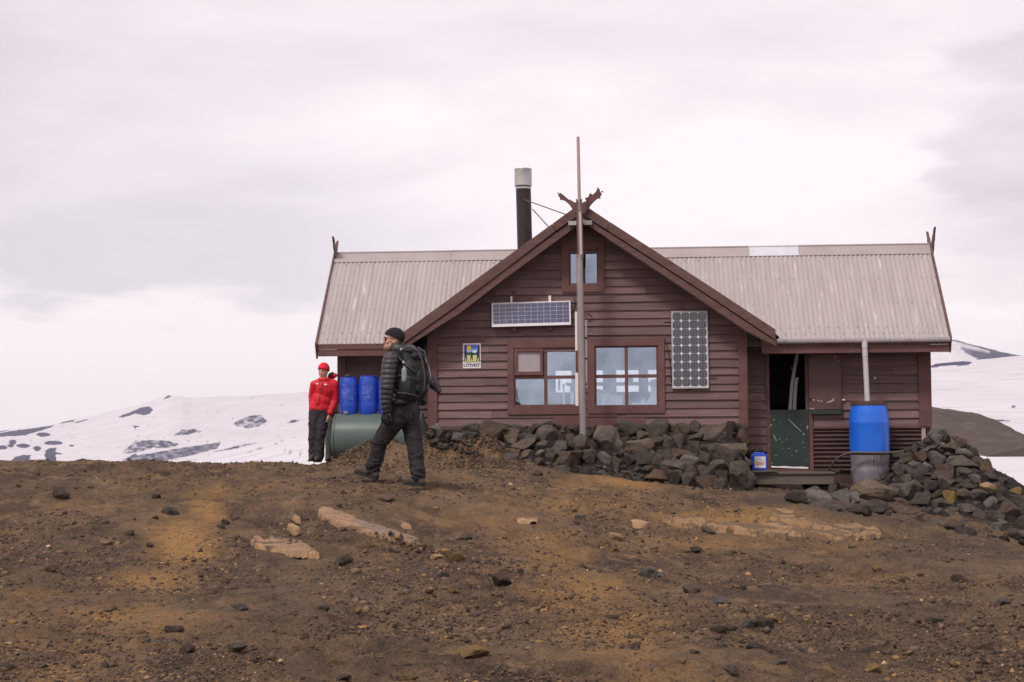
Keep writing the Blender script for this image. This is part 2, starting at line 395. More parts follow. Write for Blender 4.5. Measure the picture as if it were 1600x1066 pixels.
def sst(a, b, v):
    t = np.clip((v - a) / (b - a), 0, 1); return t * t * (3 - 2 * t)
def seg_ramp(X, Y, line, width, ends=0.):
    """height of a bank whose crest runs along line [(x,y,z)...], falling off over width towards the viewer and behind"""
    best = np.full(X.shape, -9.)
    for (x0, y0, z0), (x1, y1, z1) in zip(line[:-1], line[1:]):
        dx, dy = x1 - x0, y1 - y0; l2 = dx * dx + dy * dy
        tt = ((X - x0) * dx + (Y - y0) * dy) / l2; t = np.clip(tt, 0, 1)
        ex = (np.maximum(-tt, 0) * (x0 == line[0][0]) + np.maximum(tt - 1, 0) * (x1 == line[-1][0])) * math.sqrt(l2)
        d = np.hypot(np.hypot(X - x0 - t * dx, Y - y0 - t * dy), ends * ex)
        z = z0 + t * (z1 - z0)
        best = np.maximum(best, z - (d / width) ** 1.15)
    return best
def wl(px, py, Y): return tuple(Wp(px, py, Y))
BANK_LINE = [wl(690, 692, 26.3), wl(800, 681, 26.25), wl(1000, 678, 26.15), wl(1150, 678, 25.95)]      # core of the stone bank
EARTH_LINE = [wl(532, 709, 24.6), wl(565, 695, 24.6), wl(610, 685, 24.5), wl(680, 683, 24.4), wl(760, 691, 24.3), wl(800, 710, 24.2)]
PILE_LINE = [wl(1345, 768, 25.0), wl(1400, 736, 25.5), wl(1450, 702, 25.75), wl(1490, 695, 25.75), wl(1530, 722, 25.4), wl(1570, 765, 24.7), wl(1625, 820, 23.8)]
def ground_z(X, Y, fine=True):
    X = np.asarray(X, float); Y = np.asarray(Y, float)
    z = tps(X, Y)
    far = np.maximum(np.maximum(np.abs(X) - 15, 0), np.maximum(Y - 32, 0))
    z = z - .25 * far - 3.0 * sst(0, 10, far)
    e = seg_ramp(X, Y, EARTH_LINE, .95); P2 = np.stack([X.ravel() * 2.2, Y.ravel() * 2.2, 0 * X.ravel()], -1)
    lump = fbm(P2, 3, 31).reshape(X.shape)
    z = np.maximum(z, e + .15 * lump)
    z = np.maximum(z, seg_ramp(X, Y, BANK_LINE, 1.9, 6.)); z = np.maximum(z, seg_ramp(X, Y, PILE_LINE, 1.5, 4.))
    if fine:
        q = np.stack([X.ravel(), Y.ravel(), 0 * X.ravel()], -1)
        nz = .06 * fbm(q * .9, 2, 3) + .050 * fbm(q * 2.6, 3, 5) + .026 * fbm(q * 8, 3, 9); rg = np.clip(.55 + 1.6 * fbm(q * .75 + 5, 2, 18), .08, 1); nz = nz + rg * (.040 * np.maximum(0, fbm(q * 14, 2, 12)) + .034 * np.maximum(0, fbm(q * 24, 2, 13)) + .010 * fbm(q * 42, 1, 15))
        z = z + nz.reshape(X.shape) * (1 + 1.2 * np.clip((e - z + .3) * 3, 0, 1))
    return z
def gz(x, y): return float(ground_z(np.array([x]), np.array([y]))[0])
_gc = {}
def _gcache():
    if not _gc:
        _gc['x'] = np.arange(-12, 12.01, .06); _gc['y'] = np.arange(6, 31.01, .06)
        X, Y = np.meshgrid(_gc['x'], _gc['y']); _gc['z'] = ground_z(X, Y, fine=False)
    return _gc
def gfast(X, Y):
    c = _gcache(); u = np.clip((X + 12) / .06, 0, len(c['x']) - 1.001); v = np.clip((Y - 6) / .06, 0, len(c['y']) - 1.001)
    i = u.astype(int); j = v.astype(int); a = u - i; b = v - j; z = c['z']
    return z[j, i] * (1 - a) * (1 - b) + z[j, i + 1] * a * (1 - b) + z[j + 1, i] * (1 - a) * b + z[j + 1, i + 1] * a * b
def ground_hit(pts):
    """pixels -> points on the near ground: first hit along the ray, else the nearest miss in front of the hut"""
    pts = np.asarray(pts, float); n = len(pts)
    D = np.stack([pxdir(a, b) for a, b in pts]); D = D / D[:, 1:2]
    Ys = np.arange(7, 30, .06)
    XX = D[:, 0:1] * Ys[None]; ZZ = CAMZ + D[:, 2:3] * Ys[None]
    gap = ZZ - gfast(XX, np.broadcast_to(Ys, XX.shape))
    lim = Ys < 26.2
    below = gap < 0; idx = below.argmax(1); ok = below.any(1) & (idx > 0) & (Ys[idx] < 26.6)
    near = np.where(lim[None] & (Ys[None] > 20), gap, 9).argmin(1)
    out = np.zeros((n, 3))
    for k in range(n):
        if ok[k]:
            i = idx[k]; a = gap[k, i - 1]; b = -gap[k, i]; y = Ys[i - 1] + .06 * a / (a + b)
        else: y = Ys[near[k]]
        out[k] = (D[k, 0] * y, y, CAMZ + D[k, 2] * y)
    return out

def ground_material():
    m = bpy.data.materials.new('volcanic_soil'); m.use_nodes = True
    nt = m.node_tree; N = nt.nodes; L = nt.links; b = N['Principled BSDF']; b.inputs['Roughness'].default_value = .95; b.inputs['Specular IOR Level'].default_value = .12
    tc = N.new('ShaderNodeTexCoord')
    def noise(sc, st=(1, 1, 1), det=8, ro=.62):
        mp = N.new('ShaderNodeMapping'); mp.inputs['Scale'].default_value = st; L.new(tc.outputs['Object'], mp.inputs[0])
        n = N.new('ShaderNodeTexNoise'); n.inputs['Scale'].default_value = sc; n.inputs['Detail'].default_value = det; n.inputs['Roughness'].default_value = ro
        L.new(mp.outputs[0], n.inputs['Vector']); return n.outputs['Fac']
    def ramp(v, lo, hi):
        mr = N.new('ShaderNodeMapRange'); mr.inputs['From Min'].default_value = lo; mr.inputs['From Max'].default_value = hi; L.new(v, mr.inputs['Value']); return mr.outputs[0]
    def mix(f, A, B):
        mx = N.new('ShaderNodeMix'); mx.data_type = 'RGBA'; L.new(f, mx.inputs['Factor'])
        for s, v in (('A', A), ('B', B)):
            if isinstance(v, tuple): mx.inputs[s].default_value = (*v, 1)
            else: L.new(v, mx.inputs[s])
        return mx.outputs['Result']
    c = mix(ramp(noise(.8, (1, .7, 1)), .38, .62), (.088, .059, .043), (.180, .118, .074))
    c = mix(ramp(noise(2.1, (1, .6, 1)), .50, .66), c, (.066, .046, .035))
    c = mix(ramp(noise(3.4, (1, .7, 1)), .48, .66), c, (.225, .142, .080))
    va = N.new('ShaderNodeVertexColor'); va.layer_name = 'tint'
    sp = N.new('ShaderNodeSeparateColor'); L.new(va.outputs['Color'], sp.inputs[0])
    ad = N.new('ShaderNodeMath'); ad.operation = 'MULTIPLY_ADD'; ad.inputs[1].default_value = 1.0
    L.new(sp.outputs['Red'], ad.inputs[0]); 
    n3 = noise(4.5); sb = N.new('ShaderNodeMath'); sb.operation = 'SUBTRACT'; sb.inputs[1].default_value = .5; L.new(n3, sb.inputs[0])
    L.new(sb.outputs[0], ad.inputs[2])
    c = mix(ramp(ad.outputs[0], .12, .9), c, (.35, .195, .075))
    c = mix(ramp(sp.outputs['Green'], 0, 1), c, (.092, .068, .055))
    c = mix(ramp(noise(16), .57, .68), c, (.055, .041, .031))
    c = mix(ramp(noise(34), .60, .68), c, (.19, .125, .07))
    c = mix(ramp(noise(70, det=3), .62, .70), c, (.27, .20, .13))
    c = mix(ramp(noise(55, det=3), .61, .68), c, (.03, .024, .02))
    c = mix(sp.outputs['Blue'], c, (.030, .026, .024))  # crevice shade painted into the soil colour under the stones
    L.new(c, b.inputs['Base Color'])
    bp = N.new('ShaderNodeBump'); bp.inputs['Distance'].default_value = .035; L.new(noise(30), bp.inputs['Height'])
    bq = N.new('ShaderNodeBump'); bq.inputs['Distance'].default_value = .016; L.new(noise(95, det=4), bq.inputs['Height']); L.new(bp.outputs[0], bq.inputs['Normal'])
    L.new(bq.outputs[0], b.inputs['Normal'])
    return m
MT['soil'] = ground_material()

def axis(*parts):
    o = []
    for a, b, s in parts: o.append(np.arange(a, b, s))
    return np.concatenate(o)
SLAB_LONG = [(498, 803), (505, 797), (520, 800), (545, 810), (575, 822), (610, 833), (645, 845), (680, 860), (705, 873), (690, 870), (650, 857), (600, 842), (560, 832), (520, 820), (500, 810)]
SLAB_SHORT = [(390, 848), (405, 842), (412, 850), (420, 842), (440, 846), (470, 850), (485, 860), (500, 872), (470, 868), (436, 864), (412, 860), (400, 858)]
OUTCROP = [(1035, 815), (1060, 808), (1085, 811), (1120, 816), (1160, 822), (1200, 822), (1208, 800), (1225, 795), (1245, 804), (1270, 812), (1290, 822), (1330, 820), (1365, 826), (1378, 836), (1345, 842), (1290, 842), (1240, 838), (1190, 838), (1150, 834), (1100, 828), (1060, 824)]
FLAKES = [[(808, 815), (820, 813), (842, 814), (838, 819), (815, 818)], [(985, 817), (1000, 817), (1014, 822), (1008, 826), (992, 822)], [(452, 805), (462, 808), (470, 816), (460, 814)], [(449, 825), (458, 823), (470, 832), (460, 834)], [(620, 817), (632, 820), (645, 827), (632, 826)]]
TINTS = [  # px, py, radius px x, radius px y, strength : sandy orange soil
    (290, 850, 62, 44, 1.0), (235, 905, 85, 24, .85), (180, 960, 110, 20, .6), (320, 800, 34, 30, .8), (335, 765, 26, 16, .6), (230, 970, 120, 30, .45), (90, 1010, 120, 30, .35), (80, 1060, 120, 25, .5),
    (900, 790, 120, 22, .5), (980, 750, 90, 14, .8), (760, 810, 120, 25, .35), (850, 850, 90, 30, .5), (860, 870, 75, 30, .6), (920, 925, 95, 34, .7), (970, 990, 110, 46, .65), (1020, 1055, 110, 24, .45), (1330, 905, 120, 20, .3), (60, 930, 60, 14, .35), (120, 790, 80, 14, .3),
    (1180, 810, 170, 18, .9), (1120, 850, 160, 20, .5), (1330, 855, 90, 16, .55), (900, 760, 60, 12, .5), (700, 1000, 60, 30, .15), (430, 760, 90, 12, .3), (560, 770, 70, 10, .25), (320, 770, 60, 18, .5)]
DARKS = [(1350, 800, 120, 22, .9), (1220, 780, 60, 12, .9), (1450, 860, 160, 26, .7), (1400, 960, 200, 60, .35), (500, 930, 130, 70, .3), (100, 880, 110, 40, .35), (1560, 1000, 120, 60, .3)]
def in_poly(px, py, poly):
    inside = np.zeros(px.shape, bool); n = len(poly)
    for i in range(n):
        x0, y0 = poly[i]; x1, y1 = poly[(i + 1) % n]
        if y0 == y1: continue
        c = ((y0 > py) != (y1 > py)) & (px < (x1 - x0) * (py - y0) / (y1 - y0) + x0)
        inside ^= c
    return inside
def build_ground():
    xs = axis((-60, -22, 3.), (-22, -8.5, .5), (-8.5, 9.2, .021), (9.2, 22, .5), (22, 61, 3.))
    ys = axis((-40, -4, 3.), (-4, 7.5, .4), (7.5, 12, .022), (12, 18, .03), (18, 27.2, .042), (27.2, 34, .4), (34, 62, 2.))
    X, Y = np.meshgrid(xs, ys)
    Z = ground_z(X, Y)
    me = grid_mesh('ground', X, Y, Z)
    gap_shade = np.maximum(sst(-.55, -.25, seg_ramp(X, Y, BANK_LINE, 1.9, 6.) - tps(X, Y) - .12), sst(-.55, -.25, seg_ramp(X, Y, PILE_LINE, 1.5, 4.) - tps(X, Y) - .12)).ravel()  # mask for the painted dark of the gaps between bank and pile stones
    # pixel of every vertex, to lay the soil tints down where they lie on the ground
    P = np.stack([X.ravel(), Y.ravel(), Z.ravel() - CAMZ], -1)
    dep = np.maximum(P @ FWD, .1); px = 800 + FOC * (P @ RGT) / dep; py = 533 - FOC * (P @ UPV) / dep
    near = np.zeros(len(P), bool); box = (px > 300) & (px < 1450) & (py > 770) & (py < 920)
    for poly in [SLAB_LONG, SLAB_SHORT, OUTCROP] + FLAKES:
        for ox, oy in ((0, 0), (5, 0), (-5, 0), (0, 2.5), (0, -2.5)): near |= box & in_poly(px + ox, py + oy, poly)
    Z0 = ground_z(X, Y, fine=False).ravel(); Zf = Z.ravel().copy(); Zf[near] = np.minimum(Zf[near], Z0[near] * .75 + Zf[near] * .25); Zf[near] = Z0[near] + .25 * (Zf[near] - Z0[near])
    me.vertices.foreach_set('co', np.stack([X.ravel(), Y.ravel(), Zf], -1).astype(np.float32).ravel()); me.update()
    wob = 20 * fbm(P * 1.7, 3, 77)
    a = np.zeros(len(P)); d = np.zeros(len(P))
    for x, y, rx, ry, s in TINTS: a = np.maximum(a, s * np.exp(-(((px + wob - x) / rx) ** 2 + ((py + wob * .4 - y) / ry) ** 2)))
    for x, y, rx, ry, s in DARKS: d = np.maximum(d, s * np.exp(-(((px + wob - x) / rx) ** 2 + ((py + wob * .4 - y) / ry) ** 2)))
    color_attr(me, 'tint', np.stack([a, d, gap_shade], -1))
    o = link('ground', me, MT['soil'], smooth=True); tag(o, kind='structure')
build_ground()

# ------------------------------------------------------------------ snowfields, far mountains
def crop_pts(l): return [(x / 3.3333, 560 + y / 3.3333) for x, y in l]
def _e(x, y, a, b): return crop_pts([(x + a * math.cos(t), y + b * math.sin(t)) for t in np.arange(0, 6.28, .6)])
ROCKS = [(crop_pts(p), k) for p, k in (
    ([(848, 217), (885, 185), (905, 188), (880, 205)], 0), ([(615, 307), (735, 255), (780, 250), (795, 270), (775, 290), (750, 298), (705, 288), (640, 310)], 0),
    ([(488, 287), (510, 265), (548, 260), (520, 282)], 0), ([(305, 345), (345, 320), (405, 310), (370, 329)], 0), ([(388, 335), (460, 315), (462, 320), (400, 338)], 0),
    ([(-60, 400), (60, 378), (120, 372), (200, 360), (285, 348), (240, 370), (180, 385), (130, 402), (-60, 412)], 0), ([(-30, 372), (40, 366), (45, 376), (-30, 390)], 0),
    ([(232, 540), (235, 485), (250, 470), (298, 465), (290, 488), (335, 498), (295, 502), (290, 540)], 0), ([(50, 540), (80, 512), (120, 503), (160, 505), (150, 530), (120, 540)], 0),
    ([(895, 405), (950, 372), (1020, 368), (1048, 382), (990, 395), (940, 400)], .2), ([(1212, 347), (1250, 318), (1310, 297), (1365, 297), (1390, 330), (1340, 357), (1290, 364)], .22),
    ([(1495, 337), (1525, 320), (1568, 320), (1530, 337)], .3), ([(635, 490), (690, 445), (730, 428), (850, 426), (935, 445), (890, 468), (800, 465), (740, 486), (660, 497)], .2),
    ([(640, 530), (700, 495), (720, 505), (860, 482), (1000, 458), (1155, 436), (1135, 468), (1000, 505), (900, 525), (830, 545), (700, 545)], .1), ([(1105, 490), (1230, 457), (1340, 437), (1250, 466)], .2),
    ([(690, 350), (735, 354), (700, 366)], 0))]
ROCKS += [(_e(*q), 0) for q in ((225, 397, 37, 12), (65, 437, 24, 13), (120, 456, 34, 12), (195, 470, 20, 13), (280, 441, 50, 12), (10, 465, 32, 11), (58, 455, 17, 8), (370, 455, 14, 5))]
ROCKS_R = [([(1440, 575), (1455, 572), (1470, 564), (1484, 558.5), (1497, 560), (1508, 565), (1522, 566), (1514, 570), (1488, 571), (1466, 573)], .15),
           ([(1535, 656.5), (1560, 656), (1580, 657.5), (1560, 658.6)], .1), ([(1567, 638.2), (1580, 636.2), (1592, 635), (1588, 636.2), (1572, 638.8)], .1)]
MT_snow = bpy.data.materials.new('snow_and_rock'); MT_snow.use_nodes = True
def snow_material(m):
    nt = m.node_tree; N = nt.nodes; L = nt.links; b = N['Principled BSDF']; b.inputs['Roughness'].default_value = .9; b.inputs['Specular IOR Level'].default_value = .1
    tc = N.new('ShaderNodeTexCoord')
    def noise(sc, st, det=8):
        mp = N.new('ShaderNodeMapping'); mp.inputs['Scale'].default_value = st; L.new(tc.outputs['Object'], mp.inputs[0])
        n = N.new('ShaderNodeTexNoise'); n.inputs['Scale'].default_value = sc; n.inputs['Detail'].default_value = det; n.inputs['Roughness'].default_value = .62; L.new(mp.outputs[0], n.inputs['Vector']); return n.outputs['Fac']
    def mix(f, A, B):
        mx = N.new('ShaderNodeMix'); mx.data_type = 'RGBA'; L.new(f, mx.inputs['Factor'])
        for s, v in (('A', A), ('B', B)):
            if isinstance(v, tuple): mx.inputs[s].default_value = (*v, 1)
            else: L.new(v, mx.inputs[s])
        return mx.outputs['Result']
    mr = N.new('ShaderNodeMapRange'); mr.inputs['From Min'].default_value = .35; mr.inputs['From Max'].default_value = .7; L.new(noise(.02, (1, .35, 1)), mr.inputs['Value'])
    c = mix(mr.outputs[0], (.60, .575, .60), (.53, .505, .53))
    mr2 = N.new('ShaderNodeMapRange'); mr2.inputs['From Min'].default_value = .50; mr2.inputs['From Max'].default_value = .75; L.new(noise(.16, (.5, 1.2, 1)), mr2.inputs['Value'])
    c = mix(mr2.outputs[0], c, (.42, .375, .39))
    va = N.new('ShaderNodeVertexColor'); va.layer_name = 'rock'; sp = N.new('ShaderNodeSeparateColor'); L.new(va.outputs['Color'], sp.inputs[0])
    c = mix(sp.outputs['Red'], c, (.066, .064, .112))  # bluish rock, part of the distance haze is painted into its colour
    L.new(c, b.inputs['Base Color'])
    bp = N.new('ShaderNodeBump'); bp.inputs['Distance'].default_value = .5; L.new(noise(.12, (.6, 1.2, 1)), bp.inputs['Height']); L.new(bp.outputs[0], b.inputs['Normal'])
snow_material(MT_snow)
HORY = 678.
def zrel(py, Y): return (HORY - py) / FOC * Y
def build_snow():
    u = np.concatenate([np.arange(-2600, -30, 60), np.arange(-30, 600, 1.1), np.arange(600, 1400, 12), np.arange(1400, 1680, 1.5), np.arange(1680, 4300, 60)]).astype(float)
    Ys = np.concatenate([np.geomspace(27, 45, 14)[:-1], np.geomspace(45, 300, 50)[:-1], np.geomspace(300, 520, 16)[:-1], np.geomspace(520, 1500, 40)[:-1], np.linspace(1500, 3050, 210)[:-1], np.geomspace(3050, 5200, 10)])
    U, Y = np.meshgrid(u, Ys)
    near = np.interp(u, [-300, -100, 230, 255, 360, 480, 620], [790, 775, 733, 719.5, 701, 678, 662])
    mount = np.interp(u, [-700, -300, -100, 0, 80, 150, 215, 262, 285, 300, 400, 500, 620, 800], [735, 712, 690, 668, 658, 643, 629, 614.5, 616, 619, 614, 609, 606, 600])
    L = np.zeros(U.shape); R = np.zeros(U.shape)
    lY = np.log(Ys)
    for j in range(len(u)):
        zn = zrel(near[j], 300); zm = zrel(mount[j], 3000)
        ys = [27, 45, 120, 220, 300, 380, 520, 1500, 3000, 3300, 5200]
        zs = [-6.5, -7, -7.5, zn * .9 - 1.2, zn, zn - 3, zn - 14, zrel(724, 1500), zm, zm - 6, zm - 80]
        L[:, j] = np.interp(lY, np.log(ys), zs)
        # flank: concave rise
        k = (Ys >= 1500) & (Ys <= 3000); t = (Ys[k] - 1500) / 1500
        L[k, j] = np.interp(t, [0, 1], [0, 1]) ** 1.25 * (zm - zrel(724, 1500)) + zrel(724, 1500)
        top = np.interp(u[j], [1380, 1450, 1600, 1800, 2600], [575, 575, 561.5, 556, 560])
        ys2 = [27, 33, 45, 52, 62, 100, 180, 400, 900, 1100, 3000, 5200]
        lo = np.interp(u[j], [1400, 1490], [1, 0])
        pr = [812, 775, 733, 709, 699, 684, 658, 616, top]
        R[:, j] = np.interp(lY, np.log(ys2), [zrel(a, b) - lo * 6 * (b < 60) for a, b in zip(pr, ys2)] + [zrel(top, 900) - 2, zrel(top, 900) - 60, zrel(top, 900) - 80])
    w = sst(700, 1380, U); Z = L * (1 - w) + R * w
    X = (U - 800) / FOC * Y
    amp = np.clip(Y * .0009, .02, 1.3)
    P = np.stack([X.ravel(), Y.ravel(), 0 * X.ravel()], -1)
    Z = Z + amp * (fbm(P / 60, 4, 41).reshape(X.shape) + .5 * fbm(P / np.array([9, 5, 1.]), 3, 45).reshape(X.shape) * (Y < 900))
    # small dips under rock, from the finished positions
    dep = np.stack([X.ravel(), Y.ravel(), Z.ravel()], -1); dd = dep @ FWD
    px = 800 + FOC * (dep @ RGT) / dd; py = 533 - FOC * (dep @ UPV) / dd
    far = (Y.ravel() > 1400); mask = np.zeros(px.shape)
    nz = fbm(np.stack([px / 7, py / 3, 0 * px], -1), 4, 51); nz2 = fbm(np.stack([px / 4, py / 1.6, 0 * px], -1), 3, 58)
    wx = 2.2 * fbm(np.stack([px / 9, py / 4, 0 * px], -1), 3, 61); wy = .8 * fbm(np.stack([px / 6, py / 3, 0 * px + 4], -1), 3, 62)
    for poly, k in ROCKS:
        m = in_poly(px + wx, py + wy, poly) & far
        mask = np.maximum(mask, np.where(m, np.clip(1 - 2.2 * k * np.clip(nz + .25 + .6 * nz2, 0, 1) * 2, 0, 1), 0))
    # small scattered outcrops
    mask = np.maximum(mask, np.where(far & (px < 700) & (nz2 + nz > .95), .7, 0))
    nr = (Y.ravel() > 60) & (Y.ravel() < 1000)
    for poly, k in ROCKS_R:
        m = in_poly(px + wx, py + wy * .5, poly) & nr
        mask = np.maximum(mask, np.where(m, 1, 0))
    # a few streaks of dirt on the nearer left slope
    s = (Y.ravel() > 200) & (Y.ravel() < 310) & (px < 620); st = fbm(np.stack([(px + 2.2 * py) / 26, (py + .33 * px) / 1.8, 0 * px], -1), 3, 66)
    mask = np.maximum(mask, np.where(s, np.clip((st - .42) * 4, 0, .55), 0))
    me = grid_mesh('snowfield', X, Y, Z + CAMZ); color_attr(me, 'rock', np.stack([mask, mask, mask], -1))
    tag(link('snowfield', me, MT_snow, smooth=True), kind='structure')
build_snow()

def build_far_mountain():
    """the blue peak beyond the snow slope on the right"""
    u = np.arange(1380, 1760, 1.5); t = np.linspace(0, 1.25, 46)
    top = np.interp(u, [1380, 1440, 1474, 1486, 1493, 1520, 1545, 1570, 1590, 1620, 1700, 1760], [572, 556, 540, 535, 535.5, 543, 549.5, 556, 560.5, 564, 572, 580])
    U, T = np.meshgrid(u, t)
    Y = 2300 + 260 * T
    bot = 600.
    py = np.where(T <= 1, bot + (top[None] - bot) * np.minimum(T, 1), top[None] + (T - 1) * 90)
    X = (U - 800) / FOC * Y; Z = zrel(py, Y)
    P = np.stack([X.ravel(), Y.ravel(), Z.ravel()], -1); Z = Z + 1.4 * fbm(P / 22, 3, 71).reshape(X.shape) * (T < 1.02)
    n = fbm(np.stack([U.ravel() / 12, py.ravel() / 5, 0 * U.ravel()], -1), 4, 73).reshape(X.shape)
    # snow on the left of the peak and a pale gully down the middle
    gul = np.exp(-(((py - (540 + (U - 1486) * .20)) / 4.) ** 2)) * (U < 1548) * (U > 1490)
    rock = np.clip((U - 1488 + (py - 536) * -1.2 + n * 10) / 3, 0, 1) * (1 - np.clip(gul * 1.1 + n * .3, 0, .85))
    rock = np.maximum(rock, ((U > 1485) & (py < top[None] + 3)) * .9 * (U < 1600))
    me = grid_mesh('mountain', X, Y, Z + CAMZ); r = rock.ravel(); color_attr(me, 'rock', np.stack([r, r, r], -1))
    tag(link('mountain', me, MT_snow, smooth=True), kind='structure')
build_far_mountain()

MT['hillsoil'] = mat('dark_scree', (.062, .047, .040), (.092, .070, .058), .5, .95, .08, 2.2, c3=(.135, .10, .075), c3_at=.58, c3_w=.1, c3_scale=1.4, c3_stretch=(.5, 1, 1), bump2=(.03, 9.))
def build_hill():
    u = np.arange(1330, 1720, 2.); t = np.linspace(-.15, 1.6, 80)
    top = np.interp(u, [1330, 1400, 1455, 1490, 1530, 1560, 1600, 1640, 1680, 1720], [650, 644, 642.5, 646, 656.5, 668, 689, 701, 712, 722])
    bot = np.interp(u, [1330, 1455, 1530, 1600, 1640, 1680, 1720], [735, 722, 709.5, 697.5, 704, 715, 726])
    U, T = np.meshgrid(u, t); Y = 51 + 17 * T
    py = np.where(T <= 1, bot[None] + (top - bot)[None] * (1 - (1 - np.clip(T, -1, 1)) ** 1.15 if False else np.minimum(T, 1)), top[None] + (T - 1) * 160)
    Z = zrel(py, Y); X = (U - 800) / FOC * Y
    P = np.stack([X.ravel(), Y.ravel(), 0 * X.ravel()], -1)
    Z = Z + (.32 * fbm(P / 2.6, 4, 81) + .15 * fbm(P / .8, 3, 82)).reshape(X.shape)
    Z[0] -= 7
    tag(link('hill', grid_mesh('hill', X, Y, Z + CAMZ), MT['hillsoil'], smooth=True), kind='structure')
build_hill()
# the air: thin haze that only the far snow and rock fade into
def build_haze():
    b = MB().box(-2600, 2600, -60, 5300, -140, 150)
    m = bpy.data.materials.new('thin_haze'); m.use_nodes = True; nt = m.node_tree; nt.nodes.remove(nt.nodes['Principled BSDF'])
    v = nt.nodes.new('ShaderNodeVolumePrincipled'); v.inputs['Color'].default_value = (.96, .96, 1, 1); v.inputs['Density'].default_value = HAZE_DENSITY
    nt.links.new(v.outputs[0], nt.nodes['Material Output'].inputs['Volume'])
    tag(b.build('haze', m), kind='stuff')
HAZE_DENSITY = 6e-5
build_haze()

# ------------------------------------------------------------------ the hut
hut = empty('mountain_hut', (OX, OY, HZ), -TH, 'brown timber mountain hut with grey iron roof wings and a steep front gable', 'hut')
WY = .50                                              # front wall of the wings lies this far behind the gable wall
XL, XR = -4.2517, 5.7758                              # roof ends
ZE, YR, ZR = 1.48 - HZ + CAMZ, 1.60, 3.067 - HZ + CAMZ # eave height (at y=0), ridge
APX = H(908, 318, -.40); GR = H(1212, 515, -.40); GL = H(615, 530, -.40)
XA, ZA = APX.x, APX.z
SR = (ZA - GR.z) / (GR.x - XA); SL = (ZA - GL.z) / (XA - GL.x)
def rake(x, drop=.0): return ZA - drop - (SR * (x - XA) if x > XA else SL * (XA - x))

def boards(name, x0, x1, z0, z1, y, h, holes, m, parent, topfn=None, seams=2, seed=0, joints=()):
    """lapped weatherboards; holes: list of (x0, x1, z0, z1)"""
    r = random.Random(seed); b = MB(); z = z0
    n = max(1, round((z1 - z0) / h)); hh = (z1 - z0) / n
    for k in range(n):
        za = z0 + k * hh + r.uniform(-.007, .007); zb = z0 + (k + 1) * hh + .018
        zc = (za + zb) / 2
        xa, xb, ta, tb = x0, x1, x0, x1
        if topfn:
            lo = [q for q in np.linspace(x0, x1, 240) if topfn(q) > za + .01]; hi = [q for q in np.linspace(x0, x1, 240) if topfn(q) > zb]
            if not lo: continue
            xa, xb = lo[0], lo[-1]
            if hi: ta, tb = hi[0], hi[-1]
            else: ta = tb = (xa + xb) / 2; ta -= .01; tb += .01
        iv = [(xa, xb)]
        for (hx0, hx1, hz0, hz1) in holes:
            if hz0 < zc < hz1:
                nv = []
                for (p, q) in iv:
                    if hx1 <= p or hx0 >= q: nv.append((p, q)); continue
                    if hx0 > p: nv.append((p, hx0))
                    if hx1 < q: nv.append((hx1, q))
                iv = nv
        out = []
        for p, q in iv:
            cuts = sorted(r.uniform(p + .3, q - .3) for _ in range(seams if q - p > 2.2 else (1 if q - p > 1.1 and r.random() < .35 else 0)) if q - p > .8)
            if r.random() < .45: cuts = cuts[:1]
            ps = [p] + cuts + [q]
            out += [(ps[i] + (.0015 if i else 0), ps[i + 1] - (.0015 if i < len(ps) - 2 else 0)) for i in range(len(ps) - 1)]
        for p, q in out:
            pt = ta if p == xa else p; qt = tb if q == xb else q
            if topfn and ta > p and p != xa: pt = max(p, ta); 
            if topfn and tb < q and q != xb: qt = min(q, tb)
            pt = min(pt, qt - .002)
            w1, w2 = r.uniform(-.006, .006), r.uniform(-.006, .006); d = r.uniform(-.002, .003)
            fb, ft = y - .036 + d, y - .006 + d
            b.hexa([(p, fb, za + w1), (q, fb, za + w2), (q, y + .006, za + w2), (p, y + .006, za + w1), (pt, ft, zb), (qt, ft, zb), (qt, y + .006, zb), (pt, y + .006, zb)])
    return b.build(name, m, parent)

# gable front
BZ = H(900, 665).z
GX0, GX1 = H(676, 600).x, H(1161, 600).x
WL = (H(802.7, 543).x, H(902, 543).x, H(850, 635).z, H(850, 543.6).z)      # left window opening
WR = (H(928.8, 540).x, H(1028, 540).x, H(980, 635.6).z, H(980, 540.4).z)
WS = (H(889, 400).x, H(935, 400).x, H(910, 445.6).z, H(910, 390.4).z)
boards('siding', GX0, GX1, BZ, ZA - .10, 0, .1285, [WL, WR, WS], MT['siding'], hut, topfn=lambda x: rake(x, .16), seed=3)
def hbox(b, px0, px1, py0, py1, y0, y1, lean=0):
    """box whose front face (at y0) covers these pixels"""
    A = H(px0, (py0 + py1) / 2, y0); B = H(px1, (py0 + py1) / 2, y0); T = H((px0 + px1) / 2, py0, y0); Bo = H((px0 + px1) / 2, py1, y0)
    return b.box(A.x, B.x, y0, y1, Bo.z, T.z)
for (a, c, t, bt) in ((668, 683, 520, 668), (1154, 1168, 512, 668)):
    hbox(MB(), a, c, t, bt, -.06, -.002).build('corner_board', MT['trim'], hut, bevel=.004)
hbox(MB(), 666, 1170, 666, 672, -.04, .06).build('base_trim', MT['trim'], hut, bevel=.003)
# a lower course below the boards, mostly behind the stones
MB().box(GX0, GX1, -.005, .06, BZ - .75, BZ - .06).build('plinth', MT['skirt'], hut)

